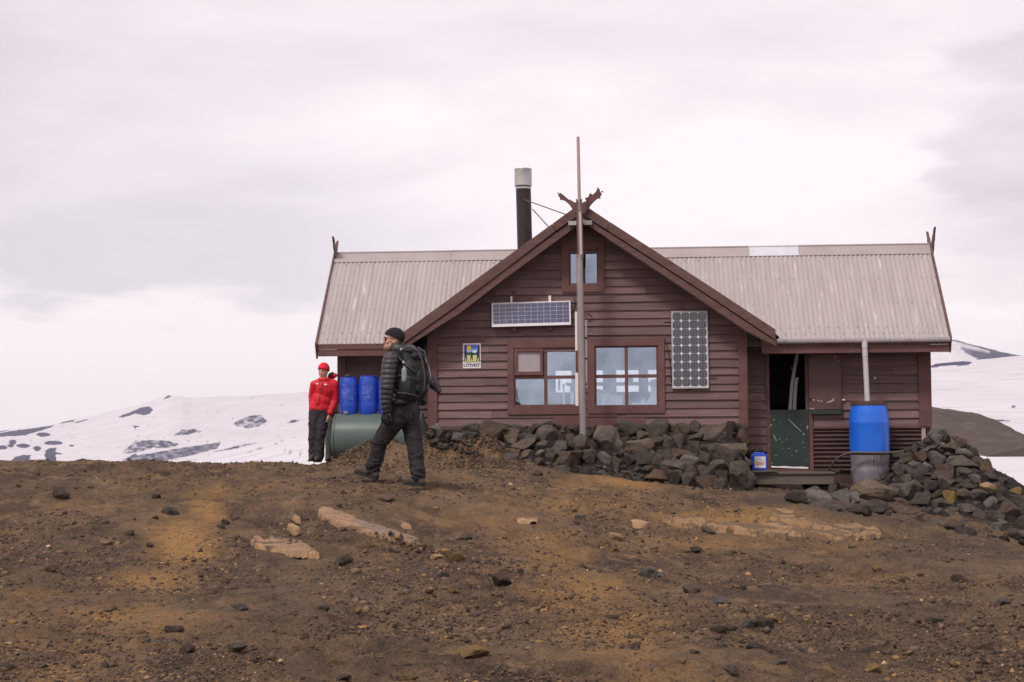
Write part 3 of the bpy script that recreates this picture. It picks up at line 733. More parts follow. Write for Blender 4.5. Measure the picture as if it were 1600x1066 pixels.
PANE_TILT = .011
def window(name, casing, o, cols, rows, sash=None, sill=None):
    """casing: outer pixels (x0, x1, y0, y1); o: opening in hut coordinates"""
    x0, x1, z0, z1 = o
    A = H(casing[0], (casing[2] + casing[3]) / 2, -.045); Bq = H(casing[1], 600, -.045); T = H((casing[0] + casing[1]) / 2, casing[2], -.045); Bo = H((casing[0] + casing[1]) / 2, casing[3], -.045)
    X0, X1, Z0, Z1 = A.x, Bq.x, Bo.z, T.z
    b = MB()
    b.hexa([(X0, -.047, Z1 - 0), (X1, -.047, Z1), (X1, -.004, Z1), (X0, -.004, Z1), (X0, -.047, Z1), (X1, -.047, Z1), (X1, -.004, Z1), (X0, -.004, Z1)]) if False else None
    def mitre(p, q, r, s):   # four corners in the wall plane, extruded
        b.prism([p, q, r, s], -.055, -.004)
    g = .0012
    mitre((X0 + g, Z1), (X1 - g, Z1), (x1 - g, z1), (x0 + g, z1)); mitre((X0 + g, Z0), (X1 - g, Z0), (x1 - g, z0), (x0 + g, z0))
    mitre((X0, Z0 + g), (X0, Z1 - g), (x0, z1 - g), (x0, z0 + g)); mitre((X1, Z0 + g), (X1, Z1 - g), (x1, z1 - g), (x1, z0 + g))
    fr = b.build('window', MT['trim'], hut)
    # inner frame, set back
    k = MB(); w = .028
    k.box(x0, x1, -.028, .05, z1 - w, z1); k.box(x0, x1, -.028, .05, z0, z0 + w)
    k.box(x0, x0 + w, -.026, .05, z0 + w, z1 - w); k.box(x1 - w, x1, -.026, .05, z0 + w, z1 - w)
    k.build('frame', MT['trim'], fr, bevel=.003)
    mun = MB(); mw = .026
    xm = [x0 + (x1 - x0) * i / cols for i in range(1, cols)]; zm = [z0 + (z1 - z0) * f for f in rows]
    for x in xm: mun.box(x - mw, x + mw, -.024, .045, z0 + w, z1 - w)
    for z in zm: 
        e = [x0 + w] + sum([[x - mw, x + mw] for x in xm], []) + [x1 - w]
        for i in range(0, len(e), 2): mun.box(e[i], e[i + 1], -.022, .045, z - mw, z + mw)
    if xm or zm: mun.build('muntin', MT['trim'], fr)
    xe = [x0] + xm + [x1]; ze = [z0] + zm + [z1]
    for i in range(len(xe) - 1):
        for j in range(len(ze) - 1):
            a = MB(); pad = .02
            a.box(xe[i] + pad, xe[i + 1] - pad, .012, .018, ze[j] + pad, ze[j + 1] - pad)
            tl = PANE_TILT * random.uniform(.7, 1.3); xm_ = (xe[i] + xe[i + 1]) / 2; a.v = [(v[0], v[1] + (v[0] - xm_) * tl + (v[2] - ze[j]) * random.uniform(-.0004, .0004), v[2]) for v in a.v]
            if sash and (i, j) == sash: continue
            a.build('pane', MT['glass'], fr)
    return fr
wl_ = window('window', (793, 905.5, 531, 647.5), WL, 2, [.495], sash=(0, 1))
wr_ = window('window', (918, 1038.5, 528.5, 646), WR, 2, [.50])
ws_ = window('window', (877.5, 945.5, 380, 456.5), WS, 1, [])
# opening sash in the top left pane
sx0, sx1, sz0, sz1 = H(803.6, 565, -.05).x, H(848.6, 565, -.05).x, H(826, 586.6, -.05).z, H(826, 545, -.05).z
k = MB(); w = .047
k.box(sx0, sx1, -.055, -.005, sz1 - w, sz1); k.box(sx0, sx1, -.055, -.005, sz0, sz0 + w * 1.3)
k.box(sx0, sx0 + w, -.053, -.005, sz0 + w * 1.3, sz1 - w); k.box(sx1 - w, sx1, -.053, -.005, sz0 + w * 1.3, sz1 - w)
k.build('sash', MT['trim'], wl_, bevel=.004)
MT['film'] = mat('pale_blind', (.34, .285, .30), (.40, .34, .355), 5, .6)
MB().box(sx0 + w - .004, sx1 - w + .004, -.02, -.012, sz0 + w * 1.3 - .004, sz1 - w + .004).build('blind', MT['film'], wl_)
fl = MB()
for q in range(26):
    t = random.random(); s = random.random() < .5
    x = sx0 + w if s else sx1 - w; z = sz0 + .06 + t * (sz1 - sz0 - .12)
    fl.box(x - .012, x + .012, -.0575, -.054, z, z + random.uniform(.008, .03))
# repair boards below the right window
b = MB(); hbox(b, 917.6, 965, 646.5, 652, -.043, -.002); hbox(b, 918, 1009, 653, 664.5, -.036, -.002); b.build('repair_board', MT['trim'], hut, bevel=.003)
b = MB(); hbox(b, 864, 918, 649.5, 664, -.038, -.002); b.build('repair_board', MT['trim'], hut, bevel=.003)

# rooms: floor, back wall with its own windows, so that daylight shows through the panes
YB = 2.9
zb0 = H(900, 613, YB).z; zb1 = H(900, 579, YB).z
bw = [(H(868, 600, YB).x, H(893, 600, YB).x), (H(922, 600, YB).x, H(942, 600, YB).x), (H(963, 600, YB).x, H(998, 600, YB).x), (H(1013, 600, YB).x, H(1027, 600, YB).x)]
b = MB(); gx0, gx1 = GX0 + .1, GX1 - .1
b.box(gx0, gx1, YB, YB + .1, BZ - .1, zb0); b.box(gx0, gx1, YB, YB + .1, zb1, zb1 + .6)
e = [gx0] + [v for q in bw for v in q] + [gx1]
for i in range(0, len(e), 2): b.box(e[i], e[i + 1], YB + .002, YB + .098, zb0, zb1)
b.prism([(gx0, zb1 + .6), (gx1, zb1 + .6), (gx1, rake(gx1, .12)), (XA, ZA - .12), (gx0, rake(gx0, .12))], YB + .002, YB + .098)
b.build('rear_wall', MT['room'], hut)
MB().box(gx0, gx1, .06, YB, BZ - .12, BZ - .02).build('room_floor', MT['room'], hut)
b = MB(); b.box(gx0 - .02, gx0 + .03, .06, YB, BZ - .02, ZE + .1); b.box(gx1 - .03, gx1 + .02, .06, YB, BZ - .02, ZE + .1); b.build('room_wall', MT['room'], hut)
b = MB(); b.box(-.3, 1.5, 1.2, 1.9, BZ + .68, BZ + .72)
for x in (-.2, 1.4):
    for y in (1.28, 1.82): b.box(x - .03, x + .03, y - .03, y + .03, BZ - .02, BZ + .68)
b.build('table', MT['wood'], hut)
b = MB()
cpts = [H(x, y, .25) for x, y in ((930, 607), (945, 610), (958, 618), (973, 634), (968, 640), (952, 625), (940, 618), (928, 614))]
b.prism([(p.x, p.z) for p in cpts], .24, .25)
b2_ = MB(); n_ = 60; xs_ = np.linspace(H(929, 620, .1).x, H(974, 620, .1).x, n_); vs_ = []
zb_c = WR[2] + .02
for k_, x_ in enumerate(xs_):
    y_ = .075 + .014 * math.sin(k_ * .75); zt_c = zb_c + .21 - .05 * (k_ / n_) + .012 * math.sin(k_ * .33)
    vs_ += [(x_, y_, zb_c), (x_, y_, zt_c)]
b2_.add(vs_, [(2 * k_, 2 * k_ + 2, 2 * k_ + 3, 2 * k_ + 1) for k_ in range(n_ - 1)])
b2_.build('curtain', mat('pale_curtain', (.66, .67, .68), (.78, .79, .80), 12, .8), hut, smooth=True)  # pale sheet added behind the glass to brighten the right window's lower pane
for a0_, a1_, t0_, t1_ in ((872, 875.5, 593, 611), (879, 882, 600, 632), (891, 896, 612, 633)):
    b2_ = MB(); p_, q_ = H(a0_, 600, .09), H(a1_, 600, .09); b2_.box(p_.x, q_.x, .088, .094, H(a0_, t1_, .09).z, H(a0_, t0_, .09).z); b2_.build('window_ornament', bpy.data.materials['pale_curtain'], hut)  # pale strips added to brighten the left window's lower pane
b2_ = MB(); pts_ = [H(a_, c_, .1) for a_, c_ in ((1026, 592), (1026, 634), (984, 634), (988, 628), (1000, 631), (1006, 622), (1010, 630), (1016, 618), (1017, 606), (1013, 598), (1018, 594))]
SHEET_LATER = [(p.x, p.z) for p in pts_]
MT['cloth'] = mat('pale_teal_cloth', (.42, .58, .60), (.5, .66, .68), 6, .8)
b.build('curtain', MT['cloth'], hut)
b = MB(); b.lathe((H(1005, 630, 1.5).x, 1.5, BZ + .72), [(.04, 0), (.045, .12), (.02, .2), (.02, .26)], 14); b.lathe((H(985, 630, 1.4).x, 1.4, BZ + .72), [(.05, 0), (.05, .1)], 14)
b.build('crockery', MT['white'], hut, smooth=40)

# gable roof and its boards
def poly_px(pts, y): return [(H(x, q, y).x, H(x, q, y).z) for x, q in pts]
def corrug(name, x0, x1, fz, y_of, rows, m, parent, pitch=.076, amp=.0095, along='x', thick=.0, screws=None):
    pass
# corrugated iron sheets of the wings: waves run along x, sheet rises from eave to ridge
def wing_roof(xa, xb, ya=-.03, yb=YR, xtop_a=None, xtop_b=None):
    slope = (ZR - ZE) / YR; n = int((xb - xa) / .076 * 8); xs = np.linspace(xa, xb, n)
    nrm = np.array([0, -slope, 1]) / math.hypot(1, slope)
    vs = []; rows = np.linspace(0, 1, 9)
    ya_ = np.array([max(ya, (rake(q) - ZE) / slope - .03) if abs(q - XA) < 3.1 else ya for q in xs]); ya_ = np.minimum(ya_, yb - .001)
    for t in rows:
        y = ya_ + (yb - ya_) * t
        wv = .0085 * np.sin(2 * np.pi * xs / .0765) + .004 * vnoise(np.stack([xs * .7, 0 * xs + t * 3, 0 * xs], -1), 4)
        vs.append(np.stack([xs, y + nrm[1] * wv, ZE + slope * y + nrm[2] * wv + .012], -1))
    V = np.concatenate(vs); c = len(xs); i = np.arange(len(rows) * c).reshape(len(rows), c)
    F = np.stack([i[:-1, :-1], i[:-1, 1:], i[1:, 1:], i[1:, :-1]], -1).reshape(-1, 4)
    me = np_mesh(bpy.data.meshes.new('roof_sheet'), V, F)
    o = link('roof_sheet', me, MT['roof'], hut, smooth=True)
    b = MB()
    for t, st, jit in ((.045, 2, 0), (.11, 2, 1), (.36, 3, 0), (.64, 3, 0), (.87, 3, 1)):
        k = math.ceil(xa / .0765); y = ya + (yb - ya) * t
        while k * .0765 < xb:
            x = (k + .25) * .0765
            if k % st == jit % st and xa < x < xb and ZE + slope * y > rake(x) + .02 - 9 * (abs(x - XA) > 3.05):
                p = Vector((x, y, ZE + slope * y + .0225)) + Vector((0, nrm[1], nrm[2])) * .0
                q = Vector((0, nrm[1], nrm[2]))
                b.tube([p, p + q * .008], [.010, .006], 6)
            k += 1
    sm_ = b.mesh('tmp'); bm = bmesh.new(); bm.from_mesh(me); nf = len(bm.faces); bm.from_mesh(sm_); bm.faces.ensure_lookup_table()
    for f in bm.faces[nf:]: f.material_index = 1
    for f in bm.faces: f.smooth = True
    bm.to_mesh(me); bm.free(); me.materials.append(MT['galv_dark'])
    return o
MT['galv_dark'] = mat('dull_screw_heads', (.12, .09, .09), rough=.6)
wing_roof(XL, XA - .55); wing_roof(XA + .52, XR)
slope = (ZR - ZE) / YR; nl = math.hypot(1, slope)
def ridge_cap(xa, xb, m, lift=0):
    b = MB(); w = .155
    y1 = YR - w; z1 = ZR - slope * w
    o = .033 + lift
    b.prism([], 0, 0) if False else None
    for s in (-1, 1):
        q = [(xa, YR, ZR + o + .02), (xb, YR, ZR + o + .02), (xb, YR + s * w, ZR - slope * w + o), (xa, YR + s * w, ZR - slope * w + o)]
        t = [(p[0], p[1], p[2] - .006) for p in q]
        b.hexa([t[0], t[1], t[2], t[3], q[0], q[1], q[2], q[3]])
    b.tube([(xa, YR, ZR + o + .022), (xb, YR, ZR + o + .022)], .016, 8)
    return b.build('ridge_cap', m, hut)
xr = lambda px: H(px, 394, YR - .07).x
ridge_cap(XL, xr(704), MT['ridge']); ridge_cap(xr(704) + .004, XA - .5, MT['ridge'], .003)
ridge_cap(XA + .45, xr(1170), MT['ridge']); ridge_cap(xr(1170) + .004, xr(1247.5), MT['ridge_new'], .004); ridge_cap(xr(1247.5) + .004, XR, MT['ridge'], .001)
# rear slope, flat-lying iron never seen from the front
MB().hexa([(XL, YR, ZR - .02), (XR, YR, ZR - .02), (XR, 2 * YR, ZE - .02), (XL, 2 * YR, ZE - .02), (XL, YR, ZR), (XR, YR, ZR), (XR, 2 * YR, ZE), (XL, 2 * YR, ZE)]).build('rear_roof', MT['roof'], hut)
# soffit + fascia of the wings
b = MB()
for xa, xb in ((XL + .02, XA - 2.7), (XA + 2.6, XR - .02)):
    b.box(xa, xb, .035, WY + .02, ZE - .17, ZE - .155)
b.build('soffit', MT['soffit'], hut)
fz = lambda py: H(1350, py, 0).z
for xa, xb, tag_ in ((XL + .005, H(640, 545).x, 0), (H(1190, 540).x, XR - .005, 1)):
    b = MB(); z0 = H(560, 556.5).z if not tag_ else H(1380, 551).z; zt = ZE - .008; zm = z0 + (zt - z0) * .52
    b.box(xa, xb, -.006, .03, z0, zm); b.box(xa, xb, -.02, .032, zm + .004, zt)
    b.build('fascia', MT['trim'], hut, bevel=.003)

# wing walls
LW0, LW1 = H(527, 600, WY).x, H(1455, 600, WY).x
DO = (H(1203, 640, WY).x, H(1259.5, 640, WY).x, H(1230, 735, WY).z, H(1230, 543.5, WY).z)
zwb = H(1400, 667, WY).z; zwt = ZE - .155
boards('siding', LW0 + .05, GX0 + .15, H(540, 667, WY).z - .62, zwt, WY, .1315, [], MT['siding'], hut, seams=1, seed=8)
boards('siding', GX1 - .1, H(1197, 600, WY).x, H(1185, 706, WY).z, zwt, WY, .1345, [], MT['siding'], hut, seams=0, seed=9)
boards('siding', H(1270, 600, WY).x, LW1 - .03, zwb, zwt, WY, .1365, [], MT['siding'], hut, seams=1, seed=10)
for (a, c, t, bt) in ((1435.5, 1455.5, 551, 666), (527, 540, 556, 720)):
    hbox(MB(), a, c, t, bt, WY - .055, WY - .002).build('corner_board', MT['trim'], hut, bevel=.004)
b = MB(); hbox(b, 1264, 1456, 665.5, 669.5, WY - .045, WY + .03); b.build('base_trim', MT['trim'], hut, bevel=.003)
# walls at the ends and the back of the wings
b = MB(); b.box(LW0, LW0 + .08, WY + .01, 2 * YR - .3, -.6, zwt + .1); b.prism([], 0, 0) if False else None
for x in (LW0, LW1 - .08):
    b.hexa([(x, WY + .01, -.6), (x + .08, WY + .01, -.6), (x + .08, 2 * YR - .3, -.6), (x, 2 * YR - .3, -.6), (x, WY + .01, zwt + .3), (x + .08, WY + .01, zwt + .3), (x + .08, 2 * YR - .3, zwt + .3), (x, 2 * YR - .3, zwt + .3)]) if x != LW0 else None
b.build('end_wall', MT['siding'], hut)
b = MB()
for x in (LW0 + .01, LW1 - .07):
    vs = [(x, WY + .02, zwt + .08), (x, 2 * YR - .32, zwt + .08), (x, YR, ZR - .03), (x + .06, WY + .02, zwt + .08), (x + .06, 2 * YR - .32, zwt + .08), (x + .06, YR, ZR - .03)]
    b.add(vs, [(0, 1, 2), (5, 4, 3), (0, 3, 4, 1), (1, 4, 5, 2), (2, 5, 3, 0)])
b.build('gable_end', MT['siding'], hut)
b = MB(); b.box(LW0, GX0 + .05, 2 * YR - .3, 2 * YR - .22, -.6, zwt + .1); b.box(GX1 - .05, LW1, 2 * YR - .3, 2 * YR - .22, -.6, zwt + .1); b.build('rear_wall', MT['siding'], hut)
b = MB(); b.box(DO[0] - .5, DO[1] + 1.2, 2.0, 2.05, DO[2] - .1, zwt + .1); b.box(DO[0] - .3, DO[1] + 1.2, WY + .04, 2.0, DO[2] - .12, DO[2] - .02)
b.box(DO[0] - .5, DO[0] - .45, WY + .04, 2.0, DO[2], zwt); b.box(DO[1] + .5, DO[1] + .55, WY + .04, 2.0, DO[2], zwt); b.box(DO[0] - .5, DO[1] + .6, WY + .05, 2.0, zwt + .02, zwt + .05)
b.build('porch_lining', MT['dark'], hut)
# iron skirting under the right wing
z0, z1 = H(1350, 738, WY).z, H(1350, 669, WY).z; xs0, xs1 = H(1268, 700, WY).x, H(1441, 700, WY).x
zz = np.linspace(z0, z1, 110); yy = WY - .01 + .017 * np.cos(2 * np.pi * (zz - z0) / .0685)
Xg, Zg = np.meshgrid(np.linspace(xs0, xs1, 30), zz); Yg = np.repeat(yy[:, None], 30, 1) + .003 * vnoise(np.stack([Xg.ravel() * 2, Zg.ravel() * 9, 0 * Xg.ravel()], -1), 3).reshape(Xg.shape)
link('skirting', grid_mesh('skirting', Xg, Yg, Zg), MT['skirt'], hut, smooth=True)
MB().box(DO[0] - .2, LW1 - .1, WY + .02, WY + .06, -.8, z0 + .02).build('plinth', MT['skirt'], hut)
MB().box(xs1 - .01, xs1 + .055, WY - .035, WY + .03, z0 - .1, z1).build('post', MT['wood'], hut, bevel=.003)

# gable roof
b = MB()
def roof_slab(b, sgn, x1, z1, y0, y1, t):
    b.hexa([(XA, y0, ZA - t), (x1, y0, z1 - t), (x1, y1, z1 - t), (XA, y1, ZA - t), (XA, y0, ZA), (x1, y0, z1), (x1, y1, z1), (XA, y1, ZA)])
xe_r, xe_l = GR.x - .01, GL.x + .01
for s, xe, sl in ((1, xe_r, SR), (-1, xe_l, SL)):
    n = int((YB + .9) / .076 * 8); ys = np.linspace(-.40, YB + .45, n); t = np.linspace(0, 1, 5)
    T, Yg = np.meshgrid(t, ys); Xg = XA + (xe - XA) * T; nz = 1 / math.hypot(1, sl); wv = .010 * np.sin(2 * np.pi * Yg / .0765)
    Zg = ZA - .012 - sl * np.abs(Xg - XA) + wv * nz; Xg = Xg + s * sl * nz * wv
    link('roof_sheet', grid_mesh('roof_sheet', Xg, Yg, Zg), MT['roof'], hut, smooth=True)
    bb = MB(); d = .06
    bb.hexa([(XA, -.36, ZA - .06), (xe - s * .03, -.36, ZA - .06 - sl * abs(xe - s * .03 - XA)), (xe - s * .03, YB + .1, ZA - .06 - sl * abs(xe - s * .03 - XA)), (XA, YB + .1, ZA - .06),
             (XA, -.36, ZA - .03), (xe - s * .03, -.36, ZA - .03 - sl * abs(xe - s * .03 - XA)), (xe - s * .03, YB + .1, ZA - .03 - sl * abs(xe - s * .03 - XA)), (XA, YB + .1, ZA - .03)])
    bb.build('soffit', MT['soffit'], hut)
# bargeboards: an upper cover board and a lower board set back, in two lengths each
def barge(pts, y0, y1, m=MT['barge'], parent=hut, name='bargeboard'):
    return MB().prism(poly_px(pts, y0), y0, y1).build(name, m, parent, bevel=.004)
br = barge([(908, 317), (952, 346.4), (948.5, 359.5), (908, 334)], -.445, -.40)
MB().prism(poly_px([(952.6, 346.6), (1098, 440), (1212, 515), (1212, 531.5), (1080, 444), (949.2, 360)], -.44), -.44, -.40).build('board', MT['barge'], br, bevel=.004)
MB().prism(poly_px([(908, 335.5), (1080, 445.5), (1212, 533), (1213.5, 541.5), (1166, 517), (1053, 440.5), (921.8, 354.5), (908, 346)], -.415), -.415, -.37).build('board', MT['barge'], br, bevel=.004)
bl = barge([(907.6, 317.3), (864, 349), (868, 361), (907.6, 334)], -.4448, -.40)
MB().prism(poly_px([(863.4, 349.5), (780, 410), (685, 479.4), (615, 530), (615, 548), (720, 473), (867.4, 361.6)], -.44), -.44, -.40).build('board', MT['barge'], bl, bevel=.004)
MB().prism(poly_px([(907.6, 335.5), (780, 427.5), (720, 474.5), (615, 549.5), (615, 558), (641, 538.7), (720, 488.5), (783, 440), (895, 358), (907.6, 347)], -.415), -.415, -.37).build('board', MT['barge'], bl, bevel=.004)
# notched edge under the right barge
b = MB()
for t in np.linspace(.02, .97, 60):
    x = 945 + (1205 - 945) * t; y = np.interp(x, [921.8, 1053, 1166, 1213], [354.5, 440.5, 517, 541.5])
    p = H(x, y, -.41); b.box(p.x - .011, p.x + .011, -.412, -.385, p.z - .022, p.z + .012)
b.build('notched_edge', MT['soffit'], br)
# crossed dragon finials at the front gable (pixel outlines carried to the plane of the barge)
def c3(l): return [(860 + x / 11.84, 280 + y / 11.84) for x, y in l]
dr = c3([(500, 640), (620, 640), (710, 545), (745, 480), (800, 420), (850, 375), (885, 352), (925, 360), (922, 318), (950, 285), (945, 258), (925, 262), (945, 235), (985, 240), (970, 215), (945, 225), (925, 245), (912, 240), (920, 212), (905, 180), (868, 148), (858, 200), (835, 240), (780, 290), (755, 270), (735, 255), (715, 290), (700, 335), (665, 340), (640, 350), (650, 380), (668, 405), (600, 430), (560, 500)])
dl = c3([(600, 640), (450, 640), (405, 550), (350, 470), (290, 415), (240, 385), (180, 382), (172, 340), (140, 300), (160, 275), (130, 262), (122, 250), (145, 248), (170, 270), (178, 250), (230, 285), (320, 360), (345, 385), (355, 372), (390, 395), (440, 425), (520, 440), (560, 520)])
def sheet(pts, y0, y1, name, m, parent):
    """thin sawn board of a concave outline"""
    bm = bmesh.new(); vs = [bm.verts.new((p[0], y0, p[1])) for p in pts]; f = bm.faces.new(vs)
    r = bmesh.ops.extrude_face_region(bm, geom=[f]); bmesh.ops.translate(bm, vec=(0, y1 - y0, 0), verts=[v for v in r['geom'] if isinstance(v, bmesh.types.BMVert)])
    bmesh.ops.triangulate(bm, faces=[q for q in bm.faces if len(q.verts) > 4]); bmesh.ops.recalc_face_normals(bm, faces=bm.faces)
    me = bpy.data.meshes.new(name); bm.to_mesh(me); bm.free(); return link(name, me, m, parent)
sheet(SHEET_LATER, .085, .09, 'curtain', bpy.data.materials['pale_curtain'], hut)  # another added pale sheet, brightens the lower right pane
sheet(poly_px(dr, -.50), -.50, -.455, 'dragon_finial', MT['trim'], hut); sheet(poly_px(dl, -.45), -.452, -.41, 'dragon_finial', MT['trim'], hut)
# verge boards at the roof ends, crossing above the ridge as carved horns
def verge(x, t):
    for s in (-1, 1):      # s=-1 front slope, s=1 rear slope
        def P(d, up):      # d: distance along the slope from the ridge (positive is down), up: normal offset
            y = YR + s * d / nl; z = ZR - slope * d / nl
            return (y + s * up * slope / nl, z + up / nl)
        L_ = YR * nl + .06; w = .5
        pr = [P(L_, .05), P(-.08, .05), P(-.20, .055), P(-.27, .02), P(-.30, .045), P(-.40, .02), P(-.44, -.01), P(-.38, -.03), P(-.30, -.035), P(-.24, -.075), P(-.17, -.06), P(-.10, -.10), P(.12, -.13), P(L_ - .1, -.13), P(L_ + .09, -.20 if s < 0 else -.13)]
        xo = x + (0 if s < 0 else t)
        bm = bmesh.new(); vs = [bm.verts.new((xo, p[0], p[1])) for p in pr]; f = bm.faces.new(vs)
        r = bmesh.ops.extrude_face_region(bm, geom=[f]); bmesh.ops.translate(bm, vec=(t, 0, 0), verts=[v for v in r['geom'] if isinstance(v, bmesh.types.BMVert)])
        bmesh.ops.triangulate(bm, faces=[q for q in bm.faces if len(q.verts) > 4]); bmesh.ops.recalc_face_normals(bm, faces=bm.faces)
        me = bpy.data.meshes.new('verge_board'); bm.to_mesh(me); bm.free(); link('verge_board', me, MT['barge'], hut)
verge(XL - .03, .028); verge(XR + .002, .028)

# door: green lower leaf shut, brown upper leaf swung open flat against the wall
b = MB(); hbox(b, 1197, 1203, 541, 737, WY - .045, WY + .03); hbox(b, 1264.5, 1271, 641, 737, WY - .045, WY + .03); hbox(b, 1197, 1262, 538.5, 544, WY - .048, WY + .03); hbox(b, 1258.5, 1263, 544.4, 640.5, WY - .04, WY + .08); b.build('door_frame', MT['trim'], hut, bevel=.003)
dg = MB(); hbox(dg, 1203.5, 1264, 640.5, 729.5, WY - .05, WY - .015); dg = dg.build('half_door', MT['green'], hut, bevel=.004)
b = MB(); pts = [H(x, y, WY - .053) for x, y in ((1205, 728), (1215, 729), (1225, 728.3), (1240, 729.6), (1252, 729.2), (1263, 730), (1263, 732.5), (1240, 732), (1220, 731.2), (1205, 731))]
b.prism([(p.x, p.z) for p in pts], WY - .055, WY - .02); b.build('worn_edge', MT['white'], dg)
b = MB()
for x, y, w_, h_ in ((85, 605, 9, 12), (66, 640, 12, 10), (60, 652, 8, 8), (86, 712, 10, 8), (92, 728, 10, 18), (100, 745, 12, 10), (125, 737, 9, 9), (142, 760, 8, 8), (175, 742, 6, 8), (190, 803, 9, 8), (145, 803, 6, 5), (242, 822, 10, 9), (285, 760, 9, 8), (295, 797, 7, 6), (292, 705, 11, 26), (318, 655, 9, 32), (275, 635, 7, 7), (130, 632, 7, 6), (100, 852, 16, 5), (210, 855, 7, 5), (72, 905, 9, 5), (310, 880, 6, 7), (240, 690, 5, 5), (60, 580, 6, 8)):
    hx, hy = 1190 + x / 4.443, 520 + y / 4.443; p_ = [H(hx + w_ / 8.9 * math.cos(q) * random.uniform(.5, 1.1), hy + h_ / 8.9 * math.sin(q) * random.uniform(.5, 1.1), WY - .051) for q in np.linspace(0, 5.6, 8)]
    b.prism([(p.x, p.z) for p in p_], WY - .0525, WY - .049)
p_ = [H(1190 + x / 4.443, 520 + y / 4.443, WY - .051) for x, y in ((185, 598), (230, 640), (278, 686), (276, 689), (228, 644), (184, 601))]; b.prism([(p.x, p.z) for p in p_], WY - .0524, WY - .049)
b.build('paint_chip', mat('bare_primer', (.36, .33, .27), (.48, .44, .37), 30, .8), dg)
dp = MB(); hbox(dp, 1263.5, 1314, 537, 640, WY - .10, WY - .065); dp = dp.build('upper_door', MT['doorbrown'], hut, bevel=.004)
b = MB(); hbox(b, 1266, 1316, 640.5, 647, WY - .095, WY - .066); b.build('edge_strip', MT['green'], dp)
b = MB(); hbox(b, 1262.3, 1268, 556, 560, WY - .11, WY - .1005); hbox(b, 1262.3, 1268, 622, 626, WY - .11, WY - .1005); b.build('hinge', MT['black'], dp)
b = MB(); pts = [H(x, y, WY - .103) for x, y in ((1292, 628), (1298, 626), (1303, 622), (1304, 626), (1298, 629), (1292, 629.5))]; b.prism([(p.x, p.z) for p in pts], WY - .106, WY - .1)
for x, y in ((1265, 638.5), (1269, 639), (1303, 558), (1308, 564), (1277, 626), (1270, 625), (1282, 627)): hbox(b, x, x + 3, y - 1, y + 1, WY - .104, WY - .1)
b.build('scuff_mark', MT['wood'], dp)
b = MB(); hbox(b, 1196, 1266, 733, 738, WY - .07, WY + .02); b.build('threshold', MT['trim'], hut)

# gutter, brackets, downpipe
gz0 = H(1350, 531.5, -.05).z; r_ = .043
n = 15; xs = (H(1214, 531, -.05).x, XR + .0); b = MB(); vs = []; fs = []
for x in xs:
    for k in range(n):
        q = math.pi + math.pi * k / (n - 1); vs.append((x, -.055 + r_ * math.cos(q), gz0 + .032 + r_ * math.sin(q) * 1.75))
    for k in range(n - 1, -1, -1):
        q = math.pi + math.pi * k / (n - 1); vs.append((x, -.055 + (r_ - .006) * math.cos(q), gz0 + .032 + (r_ - .006) * math.sin(q) * 1.75))
m2 = 2 * n
for k in range(m2): fs.append((k, (k + 1) % m2, m2 + (k + 1) % m2, m2 + k))
b.add(vs, fs)
for x in (xs[0] + .002, xs[1] - .002): b.prism([], 0, 0) if False else None
gut = b.build('gutter', MT['gutter'], hut, smooth=50)
b = MB()
for px in (1226, 1303, 1320, 1388, 1421, 1467):
    x = H(px, 531, -.05).x; vs = []; 
    pts = [(x, -.055 + (r_ + .004) * math.cos(q), gz0 + .032 + (r_ + .004) * 1.75 * math.sin(q)) for q in np.linspace(math.pi, 2 * math.pi, 9)]
    b.tube(pts, .008, 6)
b.build('bracket', MT['galv'], gut, smooth=True)
xd = H(1353, 580, -.05); zt_ = gz0 - .02; zb_ = H(1353, 628, -.05).z
b = MB(); b.tube([(xd.x - .015, -.055, zt_), (xd.x, -.055, zt_ - .5), (xd.x + .015, -.055, zb_ - .1)], .041, 18); b.tube([(xd.x - .013, -.055, zt_ + .02), (xd.x - .012, -.055, zt_ - .11)], .046, 18)
b.tube([(xd.x - .010, -.055, zt_ - .13), (xd.x - .008, -.055, zt_ - .24)], .0445, 18); b.build('downpipe', MT['gutter'], hut, smooth=40)
# small lamp hook on the right wing
b = MB(); p = H(1366, 591, WY - .04); b.tube([(p.x, WY - .02, p.z + .03), (p.x + .02, WY - .06, p.z), (p.x - .01, WY - .05, p.z - .02)], .010, 8); b.build('hook', MT['alu'], hut, smooth=True)
b = MB(); hbox(b, 1315.5, 1320, 623.5, 626, WY - .06, WY - .03); b.build('latch', MT['white'], hut)

# chimney with its cowl and stays
CY = 1.55
cb, ct = H(820.5, 400, CY), H(817.5, 266, CY)
ch = MB().tube([(cb.x, CY, cb.z - .5), (cb.x, CY, cb.z), (ct.x, CY, ct.z - .28)], .128, 28)
chim = ch.build('chimney', MT['blackpipe'], hut, smooth=40)
a, c = H(817.5, 291, CY), H(817.2, 264, CY)
b = MB(); b.lathe((a.x, CY, a.z), [(.128, 0), (.147, 0), (.149, .01), (.147, .02), (.147, c.z - a.z - .02), (.151, c.z - a.z - .01), (.147, c.z - a.z), (.135, c.z - a.z), (.133, .05), (.02, .04)], 32)
b.build('cowl', MT['galv'], chim, smooth=40)
a2 = H(817.6, 295, CY); b = MB(); b.lathe((a2.x, CY, a2.z - .01), [(.128, 0), (.133, 0), (.133, .035), (.128, .035)], 28); b.build('collar', MT['galv'], chim, smooth=40)
b = MB(); q0 = H(819, 312, CY - .12); q1 = H(886, 336, -.2); b.tube([q0, q1], .0095, 8); b.build('stay', MT['galv_dark'], chim, smooth=True)
b = MB(); q0 = H(832, 327, CY - .1); q1 = H(862, 360, .4); b.tube([q0, q1], .0095, 8); b.build('stay', MT['galv_dark'], chim, smooth=True)
